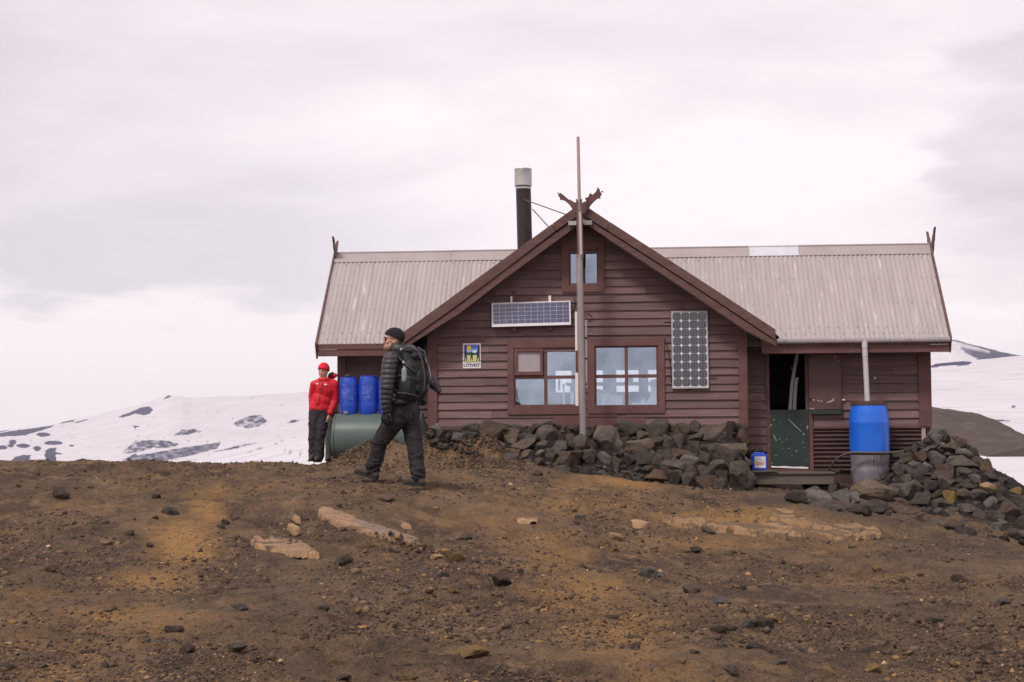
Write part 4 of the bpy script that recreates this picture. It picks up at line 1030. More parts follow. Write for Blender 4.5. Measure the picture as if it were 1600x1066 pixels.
# loose cables on the front wall
def cable(pts, r=.007, y=-.035):
    return [tuple(H(px, py, y)) for px, py in pts]
b = MB(); b.tube(cable([(1040, 530), (1043, 545), (1046, 560), (1048, 580), (1049, 598)]), .006, 6); b.tube(cable([(895, 457), (899, 472), (897, 487)]), .006, 6)
b.tube(cable([(917, 489), (923, 492), (926, 499), (919, 502)]), .006, 6); b.tube(cable([(1038, 504), (1046, 503), (1051, 505)]), .007, 6); b.tube(cable([(1111, 592), (1118, 590), (1120, 593)]), .006, 6)
b.tube(cable([(1068, 606), (1073, 610), (1080, 609)]), .007, 6); b.build('cable', MT['black'], hut, smooth=True)

# ------------------------------------------------------------------ things on and around the hut
def hthing(name, y, label, cat, group=None):
    return empty(name, (OX, OY, HZ), -TH, label, cat, group)
def at_hut(px, py, y): return hut_to_world(H(px, py, y))

# solar panels, hung on the wall
def quad_pts(tl, tr, br, bl, y_top, y_bot):
    return [Vector(H(*tl, y_top)), Vector(H(*tr, y_top)), Vector(H(*br, y_bot)), Vector(H(*bl, y_bot))]
def solar(tl, tr, brr, bl, yt, yb, cols, rows, label, frame_m, cell_m, octo, gap, brackets):
    c = H((tl[0] + tr[0]) / 2, brr[1], -.05)
    t = hthing('solar_panel', 0, label, 'solar panel')
    TL, TR, BR, BL = quad_pts(tl, tr, brr, bl, yt, yb)
    ux, uz = (TR - TL), (BL - TL); W0, H0 = ux.length, uz.length; ux.normalize(); nrm = ux.cross(uz).normalized(); uz = nrm.cross(ux).normalized() if nrm.cross(ux).dot(uz) > 0 else -nrm.cross(ux).normalized()
    out = nrm if nrm.y < 0 else -nrm
    def P(u, v, d=0): return TL + ux * u + uz * v + out * d
    def slab(b, u0, u1, v0, v1, d0, d1):
        b.hexa([P(u0, v0, d0), P(u1, v0, d0), P(u1, v1, d0), P(u0, v1, d0), P(u0, v0, d1), P(u1, v0, d1), P(u1, v1, d1), P(u0, v1, d1)])
    f = .018
    b = MB(); slab(b, 0, W0, 0, f, -.035, .004); slab(b, 0, W0, H0 - f * (1.6 if octo else 2.3), H0, -.035, .004); slab(b, 0, f, f, H0 - f, -.034, .003); slab(b, W0 - f, W0, f, H0 - f, -.034, .003)
    b.build('frame', frame_m, t, bevel=.002)
    b = MB(); slab(b, f, W0 - f, f, H0 - f, -.03, -.008); b.build('backing', MT['cellback'], t)
    b = MB(); u0, v0 = f + .004, f + .004; cw = (W0 - 2 * u0) / cols; chh = (H0 - v0 - f * (1.8 if octo else 2.5)) / rows
    for i in range(cols):
        for j in range(rows):
            a0, a1 = u0 + i * cw + gap, u0 + (i + 1) * cw - gap; b0, b1 = v0 + j * chh + gap, v0 + (j + 1) * chh - gap
            if octo:
                k = octo; q = [(a0 + k, b0), (a1 - k, b0), (a1, b0 + k), (a1, b1 - k), (a1 - k, b1), (a0 + k, b1), (a0, b1 - k), (a0, b0 + k)]
                b.add([P(u, v, -.005) for u, v in q], [list(range(8))])
            else:
                b.add([P(a0, b0, -.005), P(a1, b0, -.005), P(a1, b1, -.005), P(a0, b1, -.005)], [(0, 1, 2, 3)])
    b.build('cell', cell_m, t)
    b = MB()
    for i in range(cols):
        for k in ((.33, .67) if octo else (.5,)):
            u = u0 + (i + k) * cw; slab(b, u - .0007, u + .0007, v0, v0 + rows * chh, -.0045, -.0035)
    b.build('busbar', MT['alugrey'], t)
    b = MB(); slab(b, f, W0 - f, f, H0 - f, -.0025, -.001)
    g = b.build('cover_glass', MT['coverglass'], t)
    for kind, x0, x1, y0, y1, ya, yb_ in brackets:
        b = MB(); hbox(b, x0, x1, y0, y1, ya, yb_); b.build('bracket', MT['alu'] if kind else MT['trim'], t, bevel=.002)
    return t
def cover_glass():
    m = bpy.data.materials.new('cover_glass'); m.use_nodes = True; nt = m.node_tree; N = nt.nodes; L = nt.links; N.remove(N['Principled BSDF'])
    g = N.new('ShaderNodeBsdfGlossy'); g.inputs['Roughness'].default_value = .08; t = N.new('ShaderNodeBsdfTransparent'); mx = N.new('ShaderNodeMixShader'); mx.inputs[0].default_value = .055
    L.new(t.outputs[0], mx.inputs[1]); L.new(g.outputs[0], mx.inputs[2]); L.new(mx.outputs[0], N['Material Output'].inputs['Surface']); return m
MT['coverglass'] = cover_glass()
solar((768, 473.6), (891.3, 470), (892, 508), (768.4, 511.2), -.10, -.14, 12, 5, 'long horizontal blue solar panel in white frame above the left window', MT['alu'], MT['cellblue'], 0, .0028,
      [(1, 797.5, 800.5, 463, 474, -.08, -.05), (1, 857, 861, 462, 473, -.08, -.05), (0, 800, 806.5, 511, 519, -.07, -.03), (0, 855, 862, 509, 517, -.07, -.03), (0, 801, 805.5, 455, 474, -.06, -.03)])
solar((1048.6, 486.5), (1105.6, 485.6), (1109, 606), (1052, 607.5), -.06, -.075, 4, 9, 'upright dark solar panel with white cell corners right of the right window', MT['alugrey'], MT['celldark'], .024, .0022, [])

# the wall sign
def sign():
    t = hthing('club_sign', 0, 'white sign reading UTIVIST with figures, yellow sun and mountains', 'sign')
    y = -.034
    def R(x0, x1, y0, y1, d, m, nm):
        b = MB(); hbox(b, x0, x1, y0, y1, y - d, y - d + .003); return b.build(nm, m, t)
    fl = lambda n, c: mat(n, c, tuple(min(1, v * 1.12) for v in c), 30, .45)
    b = MB(); hbox(b, 723.2, 751.2, 536.6, 575.4, y, -.02); b.build('plate', MT['alu'], t)
    navy = fl('sign_navy', (.03, .03, .09)); 
    b = MB(); x0, x1, y0, y1 = 725.4, 749.4, 539.2, 566
    R(x0, x1, y0, y1, .0042, fl('sign_violet_edge', (.10, .05, .20)), 'picture_edge')
    b = MB()
    for k, (ya, yb, c) in enumerate(((539.8, 544, (.09, .14, .50)), (544, 547.5, (.16, .28, .66)), (547.5, 551, (.36, .52, .80)))):
        R(726, 748.8, ya, yb, .0064, fl('sign_sky%d' % k if k else 'sign_sky', c), 'sky_band')
    R(726, 748.8, 553, 565.4, .0064, fl('sign_field', (.55, .58, .22)), 'field')
    R(726, 748.8, 551, 553.1, .0062, fl('sign_white', (.72, .75, .78)), 'snow_band')
    def poly(pts, d, m, nm):
        q = [H(a, c, y - d) for a, c in pts]; sheet([(p.x, p.z) for p in q], y - d, y - d + .0015, nm, m, t)
    s = .0488
    cp = lambda l: [(715 + a * s, 530 + c * s) for a, c in l]
    poly(cp([(480, 400), (520, 340), (560, 385), (600, 350), (640, 420), (640, 480), (470, 480)]), .008, bpy.data.materials['sign_white'], 'snow_peak')
    poly(cp([(230, 470), (300, 450), (350, 420), (400, 410), (440, 440), (510, 420), (570, 450), (690, 470), (690, 520), (560, 505), (440, 510), (330, 505), (230, 500)]), .0095, fl('sign_green', (.04, .13, .08)), 'hill_band')
    poly(cp([(365 + 68 * math.cos(q), 280 + 78 * math.sin(q)) for q in np.linspace(0, 6.28, 19)[:-1]]), .0095, fl('sign_yellow', (.85, .56, .05)), 'sun_disc')
    poly(cp([(235, 205), (265, 215), (262, 300), (275, 380), (330, 455), (420, 480), (430, 500), (330, 495), (285, 470), (290, 540), (305, 600), (300, 680), (325, 700), (285, 705), (270, 600), (245, 560), (245, 690), (225, 690), (225, 400), (232, 300)]), .011, navy, 'figure')
    poly(cp([(655, 205), (690, 210), (695, 300), (698, 690), (675, 690), (672, 560), (640, 600), (625, 690), (590, 705), (605, 660), (615, 560), (625, 470), (580, 495), (470, 505), (475, 485), (560, 470), (620, 390), (645, 320)]), .011, navy, 'figure')
    poly(cp([(430, 410), (445, 390), (465, 400), (468, 430), (480, 480), (475, 560), (490, 640), (505, 690), (480, 690), (455, 590), (440, 590), (410, 690), (385, 690), (415, 590), (425, 490)]), .0125, navy, 'figure')
    cu = bpy.data.curves.new('lettering', 'FONT'); cu.body = 'UTIVIST'; cu.size = .098; cu.extrude = .001; cu.align_x = 'CENTER'; cu.offset = .0022
    o = bpy.data.objects.new('lettering', cu); COL.objects.link(o); bpy.context.view_layer.update()
    me = bpy.data.meshes.new_from_object(o.evaluated_get(bpy.context.evaluated_depsgraph_get())); bpy.data.objects.remove(o)
    co = np.zeros(len(me.vertices) * 3); me.vertices.foreach_get('co', co); co = co.reshape(-1, 3)
    A, B = H(724.6, 570, y), H(750.0, 570, y); zt, zb = H(737, 568.2, y).z, H(737, 573.2, y).z
    mn, mxx = co.min(0), co.max(0); u = (co - mn) / (mxx - mn)
    new = np.stack([A.x + (B.x - A.x) * u[:, 0], y - .002 - .002 * u[:, 2], zb + (zt - zb) * u[:, 1]], -1); me.vertices.foreach_set('co', new.ravel()); me.update()
    link('lettering', me, fl('sign_purple', (.13, .02, .10)), t)
sign()

# flag pole in front of the gable
PY = -.72
def flagpole():
    t = hthing('flagpole', 0, 'tall grey pole standing in front of the gable, timber upper length', 'flagpole')
    p = [H(911.5, 690, PY), H(909.5, 600, PY), H(907.3, 490, PY), (H(905.4, 398, PY))]
    MB().tube([p[0] - Vector((0, 0, .25))] + p, .054, 18).build('lower_tube', MT['pole'], t, smooth=40)
    a, c = H(906.9, 403, PY - .05), H(904.6, 311, PY - .05)
    b = MB()
    def slat(b, x0, x1, y0, y1):
        b.hexa([(a.x + x0, y0, a.z), (a.x + x1, y0, a.z), (a.x + x1, y1, a.z), (a.x + x0, y1, a.z), (c.x + x0, y0, c.z), (c.x + x1, y0, c.z), (c.x + x1, y1, c.z), (c.x + x0, y1, c.z)])
    slat(b, -.028, .028, PY - .012, PY + .03); b.build('lining', MT['woodpink'], t)
    for s in ((-.046, -.0285), (.0285, .046)):
        b = MB(); slat(b, *s, PY - .05, PY + .07); b.build('cheek_board', MT['trim'], t)
    q0, q1 = H(906.2, 405, PY), H(903.2, 214, PY)
    q2 = H(905.3, 319, PY)
    b = MB(); b.tube([q2 - Vector((0, 0, .1)) , q2, q1], [.026, .026, .024], 12); b.build('upper_pole', MT['wood'], t, smooth=40)
    b = MB(); hbox(b, 888, 900.5, 345.5, 352, -.475, -.447); hbox(b, 912, 925, 344.5, 351.5, -.475, -.447); b.box(a.x - .06, a.x + .06, -.66, -.447, H(906, 352, -.45).z, H(906, 345, -.45).z); b.build('bracket_plate', MT['galv'], t, bevel=.002)
    for (x0, x1, y0, y1) in ((898.6, 902.2, 487, 548), (899, 903.6, 582.5, 634), (914.8, 917.2, 500, 606)):
        b = MB(); hbox(b, x0, x1, y0, y1, PY + .06, PY + .085); b.build('white_strip', MT['white'], t)
    b = MB()
    for py in (528, 560, 600, 633):
        p = H(909, py, PY); b.box(p.x - .05, p.x + .08, PY + .045, PY + .062, p.z - .012, p.z + .012)
    b.build('clip', MT['black'], t)
    b = MB(); p = H(914.2, 488, PY); b.box(p.x - .004, p.x + .02, PY + .02, PY + .06, p.z - .08, p.z + .03); b.build('rope_cleat', MT['red_'], t)
MT['red_'] = mat('faded_red', (.22, .04, .035), rough=.6)
flagpole()

# rain barrel under the downpipe
def rain_barrel():
    y = .06; c = H(1359, 720, y); w = hut_to_world((c.x, y, c.z))
    t = empty('rain_barrel', w, 0, 'tall bright blue rain barrel with grey lower half under the downpipe', 'barrel')
    s = 26.0 / FOC
    z = lambda py: (720 - py) * s * 1.005
    R = 31.2 * s
    MB().lathe((0, 0, 0), [(R * .86, z(636)), (R * .80, z(634)), (R * .80, z(632)), (R * .84, z(632))][:0] + [(R * .985, z(707)), (R * 1.0, z(690)), (R * 1.0, z(664)), (R * 1.012, z(662)), (R * 1.012, z(659)), (R * .995, z(657)), (R * .97, z(648)), (R * .92, z(640)), (R * .87, z(634)), (R * .85, z(630)), (R * .83, z(630)), (R * .8, z(634))], 48).build('upper_shell', MT['bluebright'], t, smooth=60)
    MB().lathe((0, 0, 0), [(R * .80, z(772)), (R * .86, z(756)), (R * .93, z(745)), (R * .95, z(737)), (R * .95, z(731)), (R * .925, z(729)), (R * .945, z(726)), (R * .965, z(715)), (R * .972, z(707.2))], 48).build('lower_shell', MT['greyplastic'], t, smooth=60)
    MB().lathe((0, 0, 0), [(R * .86, z(633.2)), (R * .90, z(633.2)), (R * .905, z(630)), (R * .89, z(627.5)), (R * .84, z(627)), (R * .80, z(628.5)), (R * .2, z(629))], 48).build('lid_ring', MT['rustlid'], t, smooth=50)
    b = MB(); b.lathe((0, 0, 0), [(R * .99, z(710)), (R * 1.0, z(709)), (R * 1.0, z(706.5)), (R * .99, z(705.5))], 48); b.build('strap', MT['black'], t, smooth=50)
    b = MB(); ang = -1.5
    for dx, z0, z1 in ((.0, 708, 728), (.04, 712, 719), (-.16, 708, 712), (.11, 708, 720)):
        x = dx; yy = -math.sqrt(max(0, (R * .985) ** 2 - dx * dx)); b.tube([(x, yy, z(z0)), (x + .004, yy + .004, z((z0 + z1) / 2)), (x, yy + .008, z(z1))], [.006, .005, .002], 6)
    b.build('drip_stain', MT['rustlid'], t, smooth=True)
    return t
rain_barrel()
def hose():
    pts = [(1296, 735, .1), (1300, 726, .0), (1308, 717, -.1), (1320, 710, -.22), (1335, 707, -.30), (1360, 707.5, -.34), (1385, 707.5, -.30), (1405, 706, -.16), (1422, 701, 0), (1438, 692, .14), (1449, 682, .3), (1455.5, 672, .42), (1456, 665, .46)]
    P = [hut_to_world(H(a, c, y)) for a, c, y in pts]
    def cr(P, n=5):
        o = []
        for i in range(len(P) - 1):
            p0, p1, p2, p3 = P[max(i - 1, 0)], P[i], P[i + 1], P[min(i + 2, len(P) - 1)]
            for k in range(n):
                t = k / n; o.append(.5 * ((2 * p1) + (p2 - p0) * t + (2 * p0 - 5 * p1 + 4 * p2 - p3) * t * t + (3 * p1 - p0 - 3 * p2 + p3) * t ** 3))
        return o + [P[-1]]
    o = MB().tube(cr(P), .0165, 10).build('water_hose', MT['rubber'], smooth=True)
    tag(o, 'grey hose curving round the middle of the tall rain barrel', 'hose')
hose()

# small blue jerrycan and the decking step by the door
def canister():
    y = .10; p = hut_to_world(H(1186.5, 736, y)); s = 26.3 / FOC
    t = empty('jerrycan', p, -TH, 'small blue plastic jerrycan with white label beside the green half door', 'jerrycan')
    w, d, h = 25.5 * s, .19, 30.5 * s
    b = MB(); b.box(-w / 2, w / 2, -d / 2, d / 2, 0, h * .86); 
    bm = b.mesh('tmp'); k = bmesh.new(); k.from_mesh(bm); bmesh.ops.bevel(k, geom=list(k.edges), offset=.028, segments=4, affect='EDGES', profile=.6); k.to_mesh(bm); k.free()
    link('can_body', bm, MT['blue'], t, smooth=True)
    b = MB(); b.prism([(-w * .42, h * .80), (w * .42, h * .80), (w * .30, h * .96), (-w * .34, h * .96)], -d * .3, d * .3); b.build('shoulder', MT['blue'], t, bevel=.012, smooth=True)
    b = MB(); b.tube([(-w * .30, 0, h * .93), (-w * .22, 0, h * 1.05), (w * .22, 0, h * 1.05), (w * .30, 0, h * .93)], .016, 10); b.build('handle', MT['black'], t, smooth=True)
    b = MB(); b.lathe((-w * .33, .0, h * .9), [(.03, 0), (.03, .04), (.0, .041)], 16); b.build('cap', MT['black'], t, smooth=40)
    b = MB(); b.box(-w * .30, w * .36, -d / 2 - .003, -d / 2 - .0005, h * .16, h * .74); lab = b.build('paper_label', MT['alu'], t)
    b = MB(); b.box(-w * .24, w * .30, -d / 2 - .0045, -d / 2 - .0032, h * .30, h * .47); b.build('label_print', mat('label_red', (.55, .27, .2), (.62, .4, .34), 20), lab)
    b = MB()
    for q in (.52, .57, .62, .67): b.box(-w * .24, w * (.30 if q < .6 else .12), -d / 2 - .0045, -d / 2 - .0032, h * q, h * (q + .018))
    b.build('label_lines', mat('label_grey', (.35, .34, .36), rough=.6), lab)
canister()
def step():
    y0 = -.28
    p = hut_to_world(H(1237, 757, y0)); t = empty('doorstep', (OX, OY, HZ), -TH, 'weathered grey plank doorstep below the green half door', 'doorstep')
    b = MB(); hbox(b, 1170, 1303, 741.5, 757, y0, y0 + .035); b.build('front_board', MT['stepwood'], t, bevel=.004)
    A, B = H(1170, 740, y0), H(1305, 740, y0); zt = H(1237, 740.8, y0).z
    for k in range(5):
        b = MB(); ya = y0 - .03 + k * .125; b.box(A.x, B.x + random.uniform(-.02, .02), ya, ya + .117, zt - .002, zt + .028 + random.uniform(-.002, .002)); b.build('tread_board', MT['stepwood'], t, bevel=.004)
    b = MB(); b.box(A.x, A.x + .05, y0 + .036, y0 + .6, zt - .3, zt - .004); b.box(B.x - .06, B.x - .01, y0 + .036, y0 + .6, zt - .3, zt - .004); b.build('bearer', MT['stepwood'], t)
    b = MB(); pts = [H(x, y, y0 - .05) for x, y in ((1169, 737.5), (1215, 735.5))]
    b.hexa([(pts[0].x, y0 - .10, pts[0].z - .012), (pts[1].x, y0 - .06, pts[1].z - .012), (pts[1].x, y0 + .30, pts[1].z - .012), (pts[0].x, y0 + .30, pts[0].z - .012), (pts[0].x, y0 - .10, pts[0].z + .01), (pts[1].x, y0 - .06, pts[1].z + .01), (pts[1].x, y0 + .30, pts[1].z + .01), (pts[0].x, y0 + .30, pts[0].z + .01)])
    b.build('loose_board', MT['stepwood'], t)
step()
def ladder():
    t = empty('ladder', (OX, OY, HZ), -TH, 'old metal ladder leaning inside the dark doorway', 'ladder')
    y = 1.1
    for pts in (((1233, 660), (1237.5, 600), (1246.5, 549)), ((1240, 660), (1243.5, 600), (1245.5, 590))):
        P = [H(a, c, y) for a, c in pts]; b = MB()
        for i in range(2):
            p, q = P[i], P[i + 1]; w = .026 
            b.hexa([(p.x - w, y, p.z), (p.x + w, y, p.z), (p.x + w, y + .05, p.z), (p.x - w, y + .05, p.z), (q.x - w, y, q.z), (q.x + w, y, q.z), (q.x + w, y + .05, q.z), (q.x - w, y + .05, q.z)])
        b.build('rail', MT['alu'], t)
    for py in (575, 590, 605, 620, 635):
        p = H(1240, py, y); b = MB(); b.tube([(p.x - .03, y + .02, p.z), (p.x + .04, y + .35, p.z - .02)], .016, 8); b.build('rung', MT['alugrey'], t, smooth=True)
ladder()

# green tank lying along the left wing, three blue barrels standing on it
def tank():
    y = -.05; a, c = H(519, 684, y), H(667, 684, y); r = .385
    cz = (a.z + c.z) / 2; ln = c.x - a.x
    o = hut_to_world((a.x, y, cz - r)); t = empty('storage_tank', o, -TH, 'dull green cylindrical tank lying along the left wing, blue barrels on top', 'tank')
    prof = [(r * math.sin(q), .11 - .11 * math.cos(q)) for q in np.linspace(.05, math.pi / 2, 10)] + [(r, ln * .35), (r * 1.0, ln * .7)] + [(r * math.cos(q), ln - .11 + .11 * math.sin(q)) for q in np.linspace(0, math.pi / 2 - .05, 10)]
    b = MB().lathe((0, 0, 0), prof, 56); b.v = [(v[2], -v[0], v[1] + r) for v in b.v]
    b.build('shell', MT['tank'], t, smooth=50)
    for x in (ln * .05, ln * .95):
        b = MB().lathe((0, 0, 0), [(r - .01, -.012), (r + .004, -.012), (r + .004, .012), (r - .01, .012)], 56); b.v = [(v[2] + x, -v[0], v[1] + r) for v in b.v]; b.build('weld_band', MT['tank'], t, smooth=50)
    for x in (ln * .25, ln * .75):
        MB().box(x - .06, x + .06, -.32, .32, -.35, .12).build('saddle', MT['stepwood'], t, bevel=.01)
    return cz + r
tank_top = tank()
def small_barrels():
    y = -.02; first = None
    labs = ['blue plastic barrel on the green tank, leftmost, chalky blank patch and low clip', 'blue plastic barrel on the green tank, middle of the three', 'blue plastic barrel on the green tank, mostly behind the walking hiker']
    for k, (px, top) in enumerate(((545.3, 589.5), (575.6, 587.5), (605.8, 588))):
        p = H(px, 640, y); z0 = tank_top - .005; R = 15.0 * 26.9 / FOC
        w = hut_to_world((p.x, y, z0))
        hgt = H(px, top, y).z - z0
        prof = [(R * .80, -.02), (R * .86, -.02 + hgt * .02), (R * .92, hgt * .08), (R * .975, hgt * .2), (R * .99, hgt * .28), (R * .975, hgt * .30), (R * .995, hgt * .33), (R * 1.0, hgt * .5), (R * .995, hgt * .68), (R * .975, hgt * .71), (R * .99, hgt * .73), (R * .965, hgt * .82), (R * .90, hgt * .92), (R * .84, hgt * .97), (R * .80, hgt * .99), (R * .5, hgt)]
        t = empty('plastic_barrel', w, -TH + random.uniform(-.2, .2), labs[k], 'barrel', 'blue barrels on the green tank')
        MB().lathe((0, 0, 0), prof, 40).build('drum_body', MT['blue'], t, smooth=60)
        MB().lathe((0, 0, 0), [(R * .80, hgt * .965), (R * .87, hgt * .965), (R * .87, hgt * .99), (R * .78, hgt * 1.0), (R * .3, hgt * 1.0)], 40).build('drum_lid', MT['blue'], t, smooth=40)
        b = MB()
        rr = random.Random(k)
        for q in range(70):
            an = rr.gauss(0, .30); zz = hgt * .56 + rr.gauss(0, .075); 
            if abs(an) > .8: continue
            a0 = -math.pi / 2 + an; Rr = R * 1.0 + .0015; w_ = rr.uniform(.004, .013); h_ = rr.uniform(.006, .03)
            c1, c2 = a0 - w_ / R / 2, a0 + w_ / R / 2
            b.add([(Rr * math.cos(c1), Rr * math.sin(c1), zz), (Rr * math.cos(c2), Rr * math.sin(c2), zz), (Rr * math.cos(c2), Rr * math.sin(c2), zz + h_), (Rr * math.cos(c1), Rr * math.sin(c1), zz + h_)], [(0, 1, 2, 3)])
        b.build('worn_sticker', MT['scuff'], t)
        if k == 0:
            b = MB(); b.box(-.035, .035, -R * 1.03, -R * .85, .0, .05); b.build('clip', MT['greyplastic'], t, bevel=.004)
            b = MB(); b.tube([(-.07, 0, hgt), (-.03, -.02, hgt + .03), (.05, .01, hgt + .015)], [.02, .022, .015], 8); b.build('cord_knot', MT['rustlid'], t, smooth=True)
small_barrels()

# ------------------------------------------------------------------ stones
def rock_proto(seed, sub=3, rough=.12, planes=13):
    bm = bmesh.new(); bmesh.ops.create_icosphere(bm, subdivisions=sub, radius=1); me = bpy.data.meshes.new('stone'); bm.to_mesh(me); bm.free()
    co = np.zeros(len(me.vertices) * 3); me.vertices.foreach_get('co', co); co = co.reshape(-1, 3); r = np.random.default_rng(seed)
    for k in range(planes):
        n = r.normal(size=3); n /= np.linalg.norm(n); d = r.uniform(.40, .80); e = co @ n - d; co = co - np.maximum(e, 0)[:, None] * n * .96
    ln = np.linalg.norm(co, axis=1, keepdims=True); co = co + co / ln * (rough * fbm(co * 2.2 + seed, 3, seed)[:, None] + rough * .5 * fbm(co * 5 + seed, 4, seed + 3, .6)[:, None])
    mn, mx = co.min(0), co.max(0); co = (co - (mn + mx) / 2) / ((mx - mn) / 2)
    me.vertices.foreach_set('co', co.ravel().astype(np.float32)); me.update()
    me.polygons.foreach_set('use_smooth', [True] * len(me.polygons)); me.set_sharp_from_angle(angle=math.radians(20))
    me.materials.append(MT['lava']); return me
def rockmat(n, a, b, c, at=.60, sc=14.): return mat(n, a, b, 1.7, .92, .022, 6, c3=c, c3_at=at, c3_w=.14, c3_scale=sc * .4, objrand=.30, spec=.2, bump2=(.03, 15))
MT['lava'] = rockmat('dark_lava_rock', (.066, .053, .045), (.132, .107, .089), (.21, .172, .142))
MT['lavagrey'] = rockmat('grey_lava_rock', (.122, .104, .093), (.21, .183, .164), (.31, .27, .243))
MT['lavabrown'] = rockmat('brown_lava_rock', (.10, .072, .055), (.155, .115, .086), (.23, .175, .13))
MT['lavared'] = rockmat('reddish_lava_rock', (.11, .068, .048), (.17, .11, .078), (.21, .15, .115))
MT['ochre'] = rockmat('ochre_rock', (.20, .125, .05), (.30, .20, .085), (.16, .10, .05))
MT['tan'] = rockmat('tan_rock', (.33, .22, .125), (.44, .30, .18), (.29, .20, .125))
TONE = {'d': ('lava', 'dark'), 'g': ('lavagrey', 'grey'), 'b': ('lavabrown', 'brown'), 'r': ('lavared', 'reddish'), 'o': ('ochre', 'ochre'), 't': ('tan', 'tan')}
PROTO = [rock_proto(s, 4) for s in range(14)]
def put_rock(P, w, h, tone, name, sink=.3, depth=None, r=random, twist=.35):
    """stone centred at P showing w wide and h tall (metres)"""
    me = r.choice(PROTO); o = bpy.data.objects.new(name, me); COL.objects.link(o)
    dz = depth or w * r.uniform(.75, 1.05)
    o.scale = (w * .53, dz * .5, h * .55)
    o.rotation_euler = (r.uniform(-.25, .25), r.uniform(-twist, twist), r.uniform(-.6, .6) + r.choice((0, math.pi)))
    o.location = P
    o.material_slots[0].link = 'OBJECT'; o.material_slots[0].material = MT[TONE[tone][0]]
    return o
def crop(l, s, ox, oy): return [(ox + q[0] / s, oy + q[1] / s, q[2] / s, q[3] / s, (q[4] if len(q) > 4 else 'd')) for q in l]
BANK = crop([(75, 745, 62, 55, 'g'), (205, 805, 88, 62, 'g'), (265, 742, 80, 48), (392, 775, 145, 112, 'b'), (290, 820, 58, 38), (255, 780, 92, 38, 'g'), (150, 795, 56, 48), (480, 800, 115, 90, 'b'), (522, 755, 56, 60), (580, 805, 115, 48, 'g'),
    (700, 790, 125, 108), (552, 848, 135, 62, 'b'), (612, 768, 66, 55), (400, 842, 100, 60, 'g'), (490, 882, 90, 38, 't'), (490, 928, 96, 80), (575, 902, 78, 62, 'b'), (652, 892, 66, 44, 'g'), (662, 850, 78, 56), (767, 860, 90, 78, 'g'), (775, 803, 46, 44),
    (815, 812, 58, 64, 'b'), (860, 752, 78, 62), (872, 842, 100, 92, 'b'), (812, 925, 140, 95, 'b'), (590, 948, 58, 54), (642, 945, 68, 62, 'b'), (722, 910, 78, 54), (772, 975, 88, 44), (925, 908, 70, 84, 'b'), (947, 838, 66, 62), (945, 885, 56, 44, 'g'), (110, 775, 60, 50), (340, 745, 70, 40), (45, 790, 50, 40), (450, 745, 60, 40), (690, 735, 90, 45), (640, 735, 50, 35)], 3.553, 660, 460)
BANK += crop([(20, 805, 95, 88), (80, 808, 58, 54), (152, 785, 142, 138, 'd'), (140, 872, 66, 60, 'g'), (66, 880, 76, 74), (15, 872, 48, 66, 'b'), (232, 845, 44, 46, 'b'), (266, 882, 68, 58), (312, 815, 126, 76, 'b'), (258, 730, 128, 72, 'd'), (340, 762, 76, 44, 'b'), (402, 740, 110, 92), (332, 882, 96, 84), (390, 888, 64, 84), (352, 922, 68, 44),
    (300, 975, 46, 36), (385, 962, 122, 72, 'r'), (395, 792, 70, 54), (470, 720, 58, 40, 'b'), (530, 720, 76, 44, 'b'), (590, 725, 66, 74), (515, 790, 66, 76), (505, 845, 116, 44, 'b'), (590, 815, 88, 56), (692, 755, 162, 96), (812, 775, 76, 92, 'r'), (792, 825, 78, 62, 'b'), (722, 850, 136, 98, 'd'), (622, 882, 66, 76), (550, 880, 88, 44, 'g'),
    (558, 925, 66, 66, 'b'), (475, 915, 106, 64), (485, 970, 86, 82), (560, 985, 76, 82), (630, 990, 86, 66, 'r'), (630, 940, 76, 60), (702, 910, 92, 62), (715, 960, 66, 56), (720, 1002, 88, 60), (800, 960, 126, 138), (832, 880, 54, 44, 'b'), (650, 828, 60, 54), (240, 790, 60, 50), (200, 890, 60, 50), (440, 860, 70, 70), (450, 790, 60, 70), (590, 770, 70, 40)], 3.134, 900, 440)
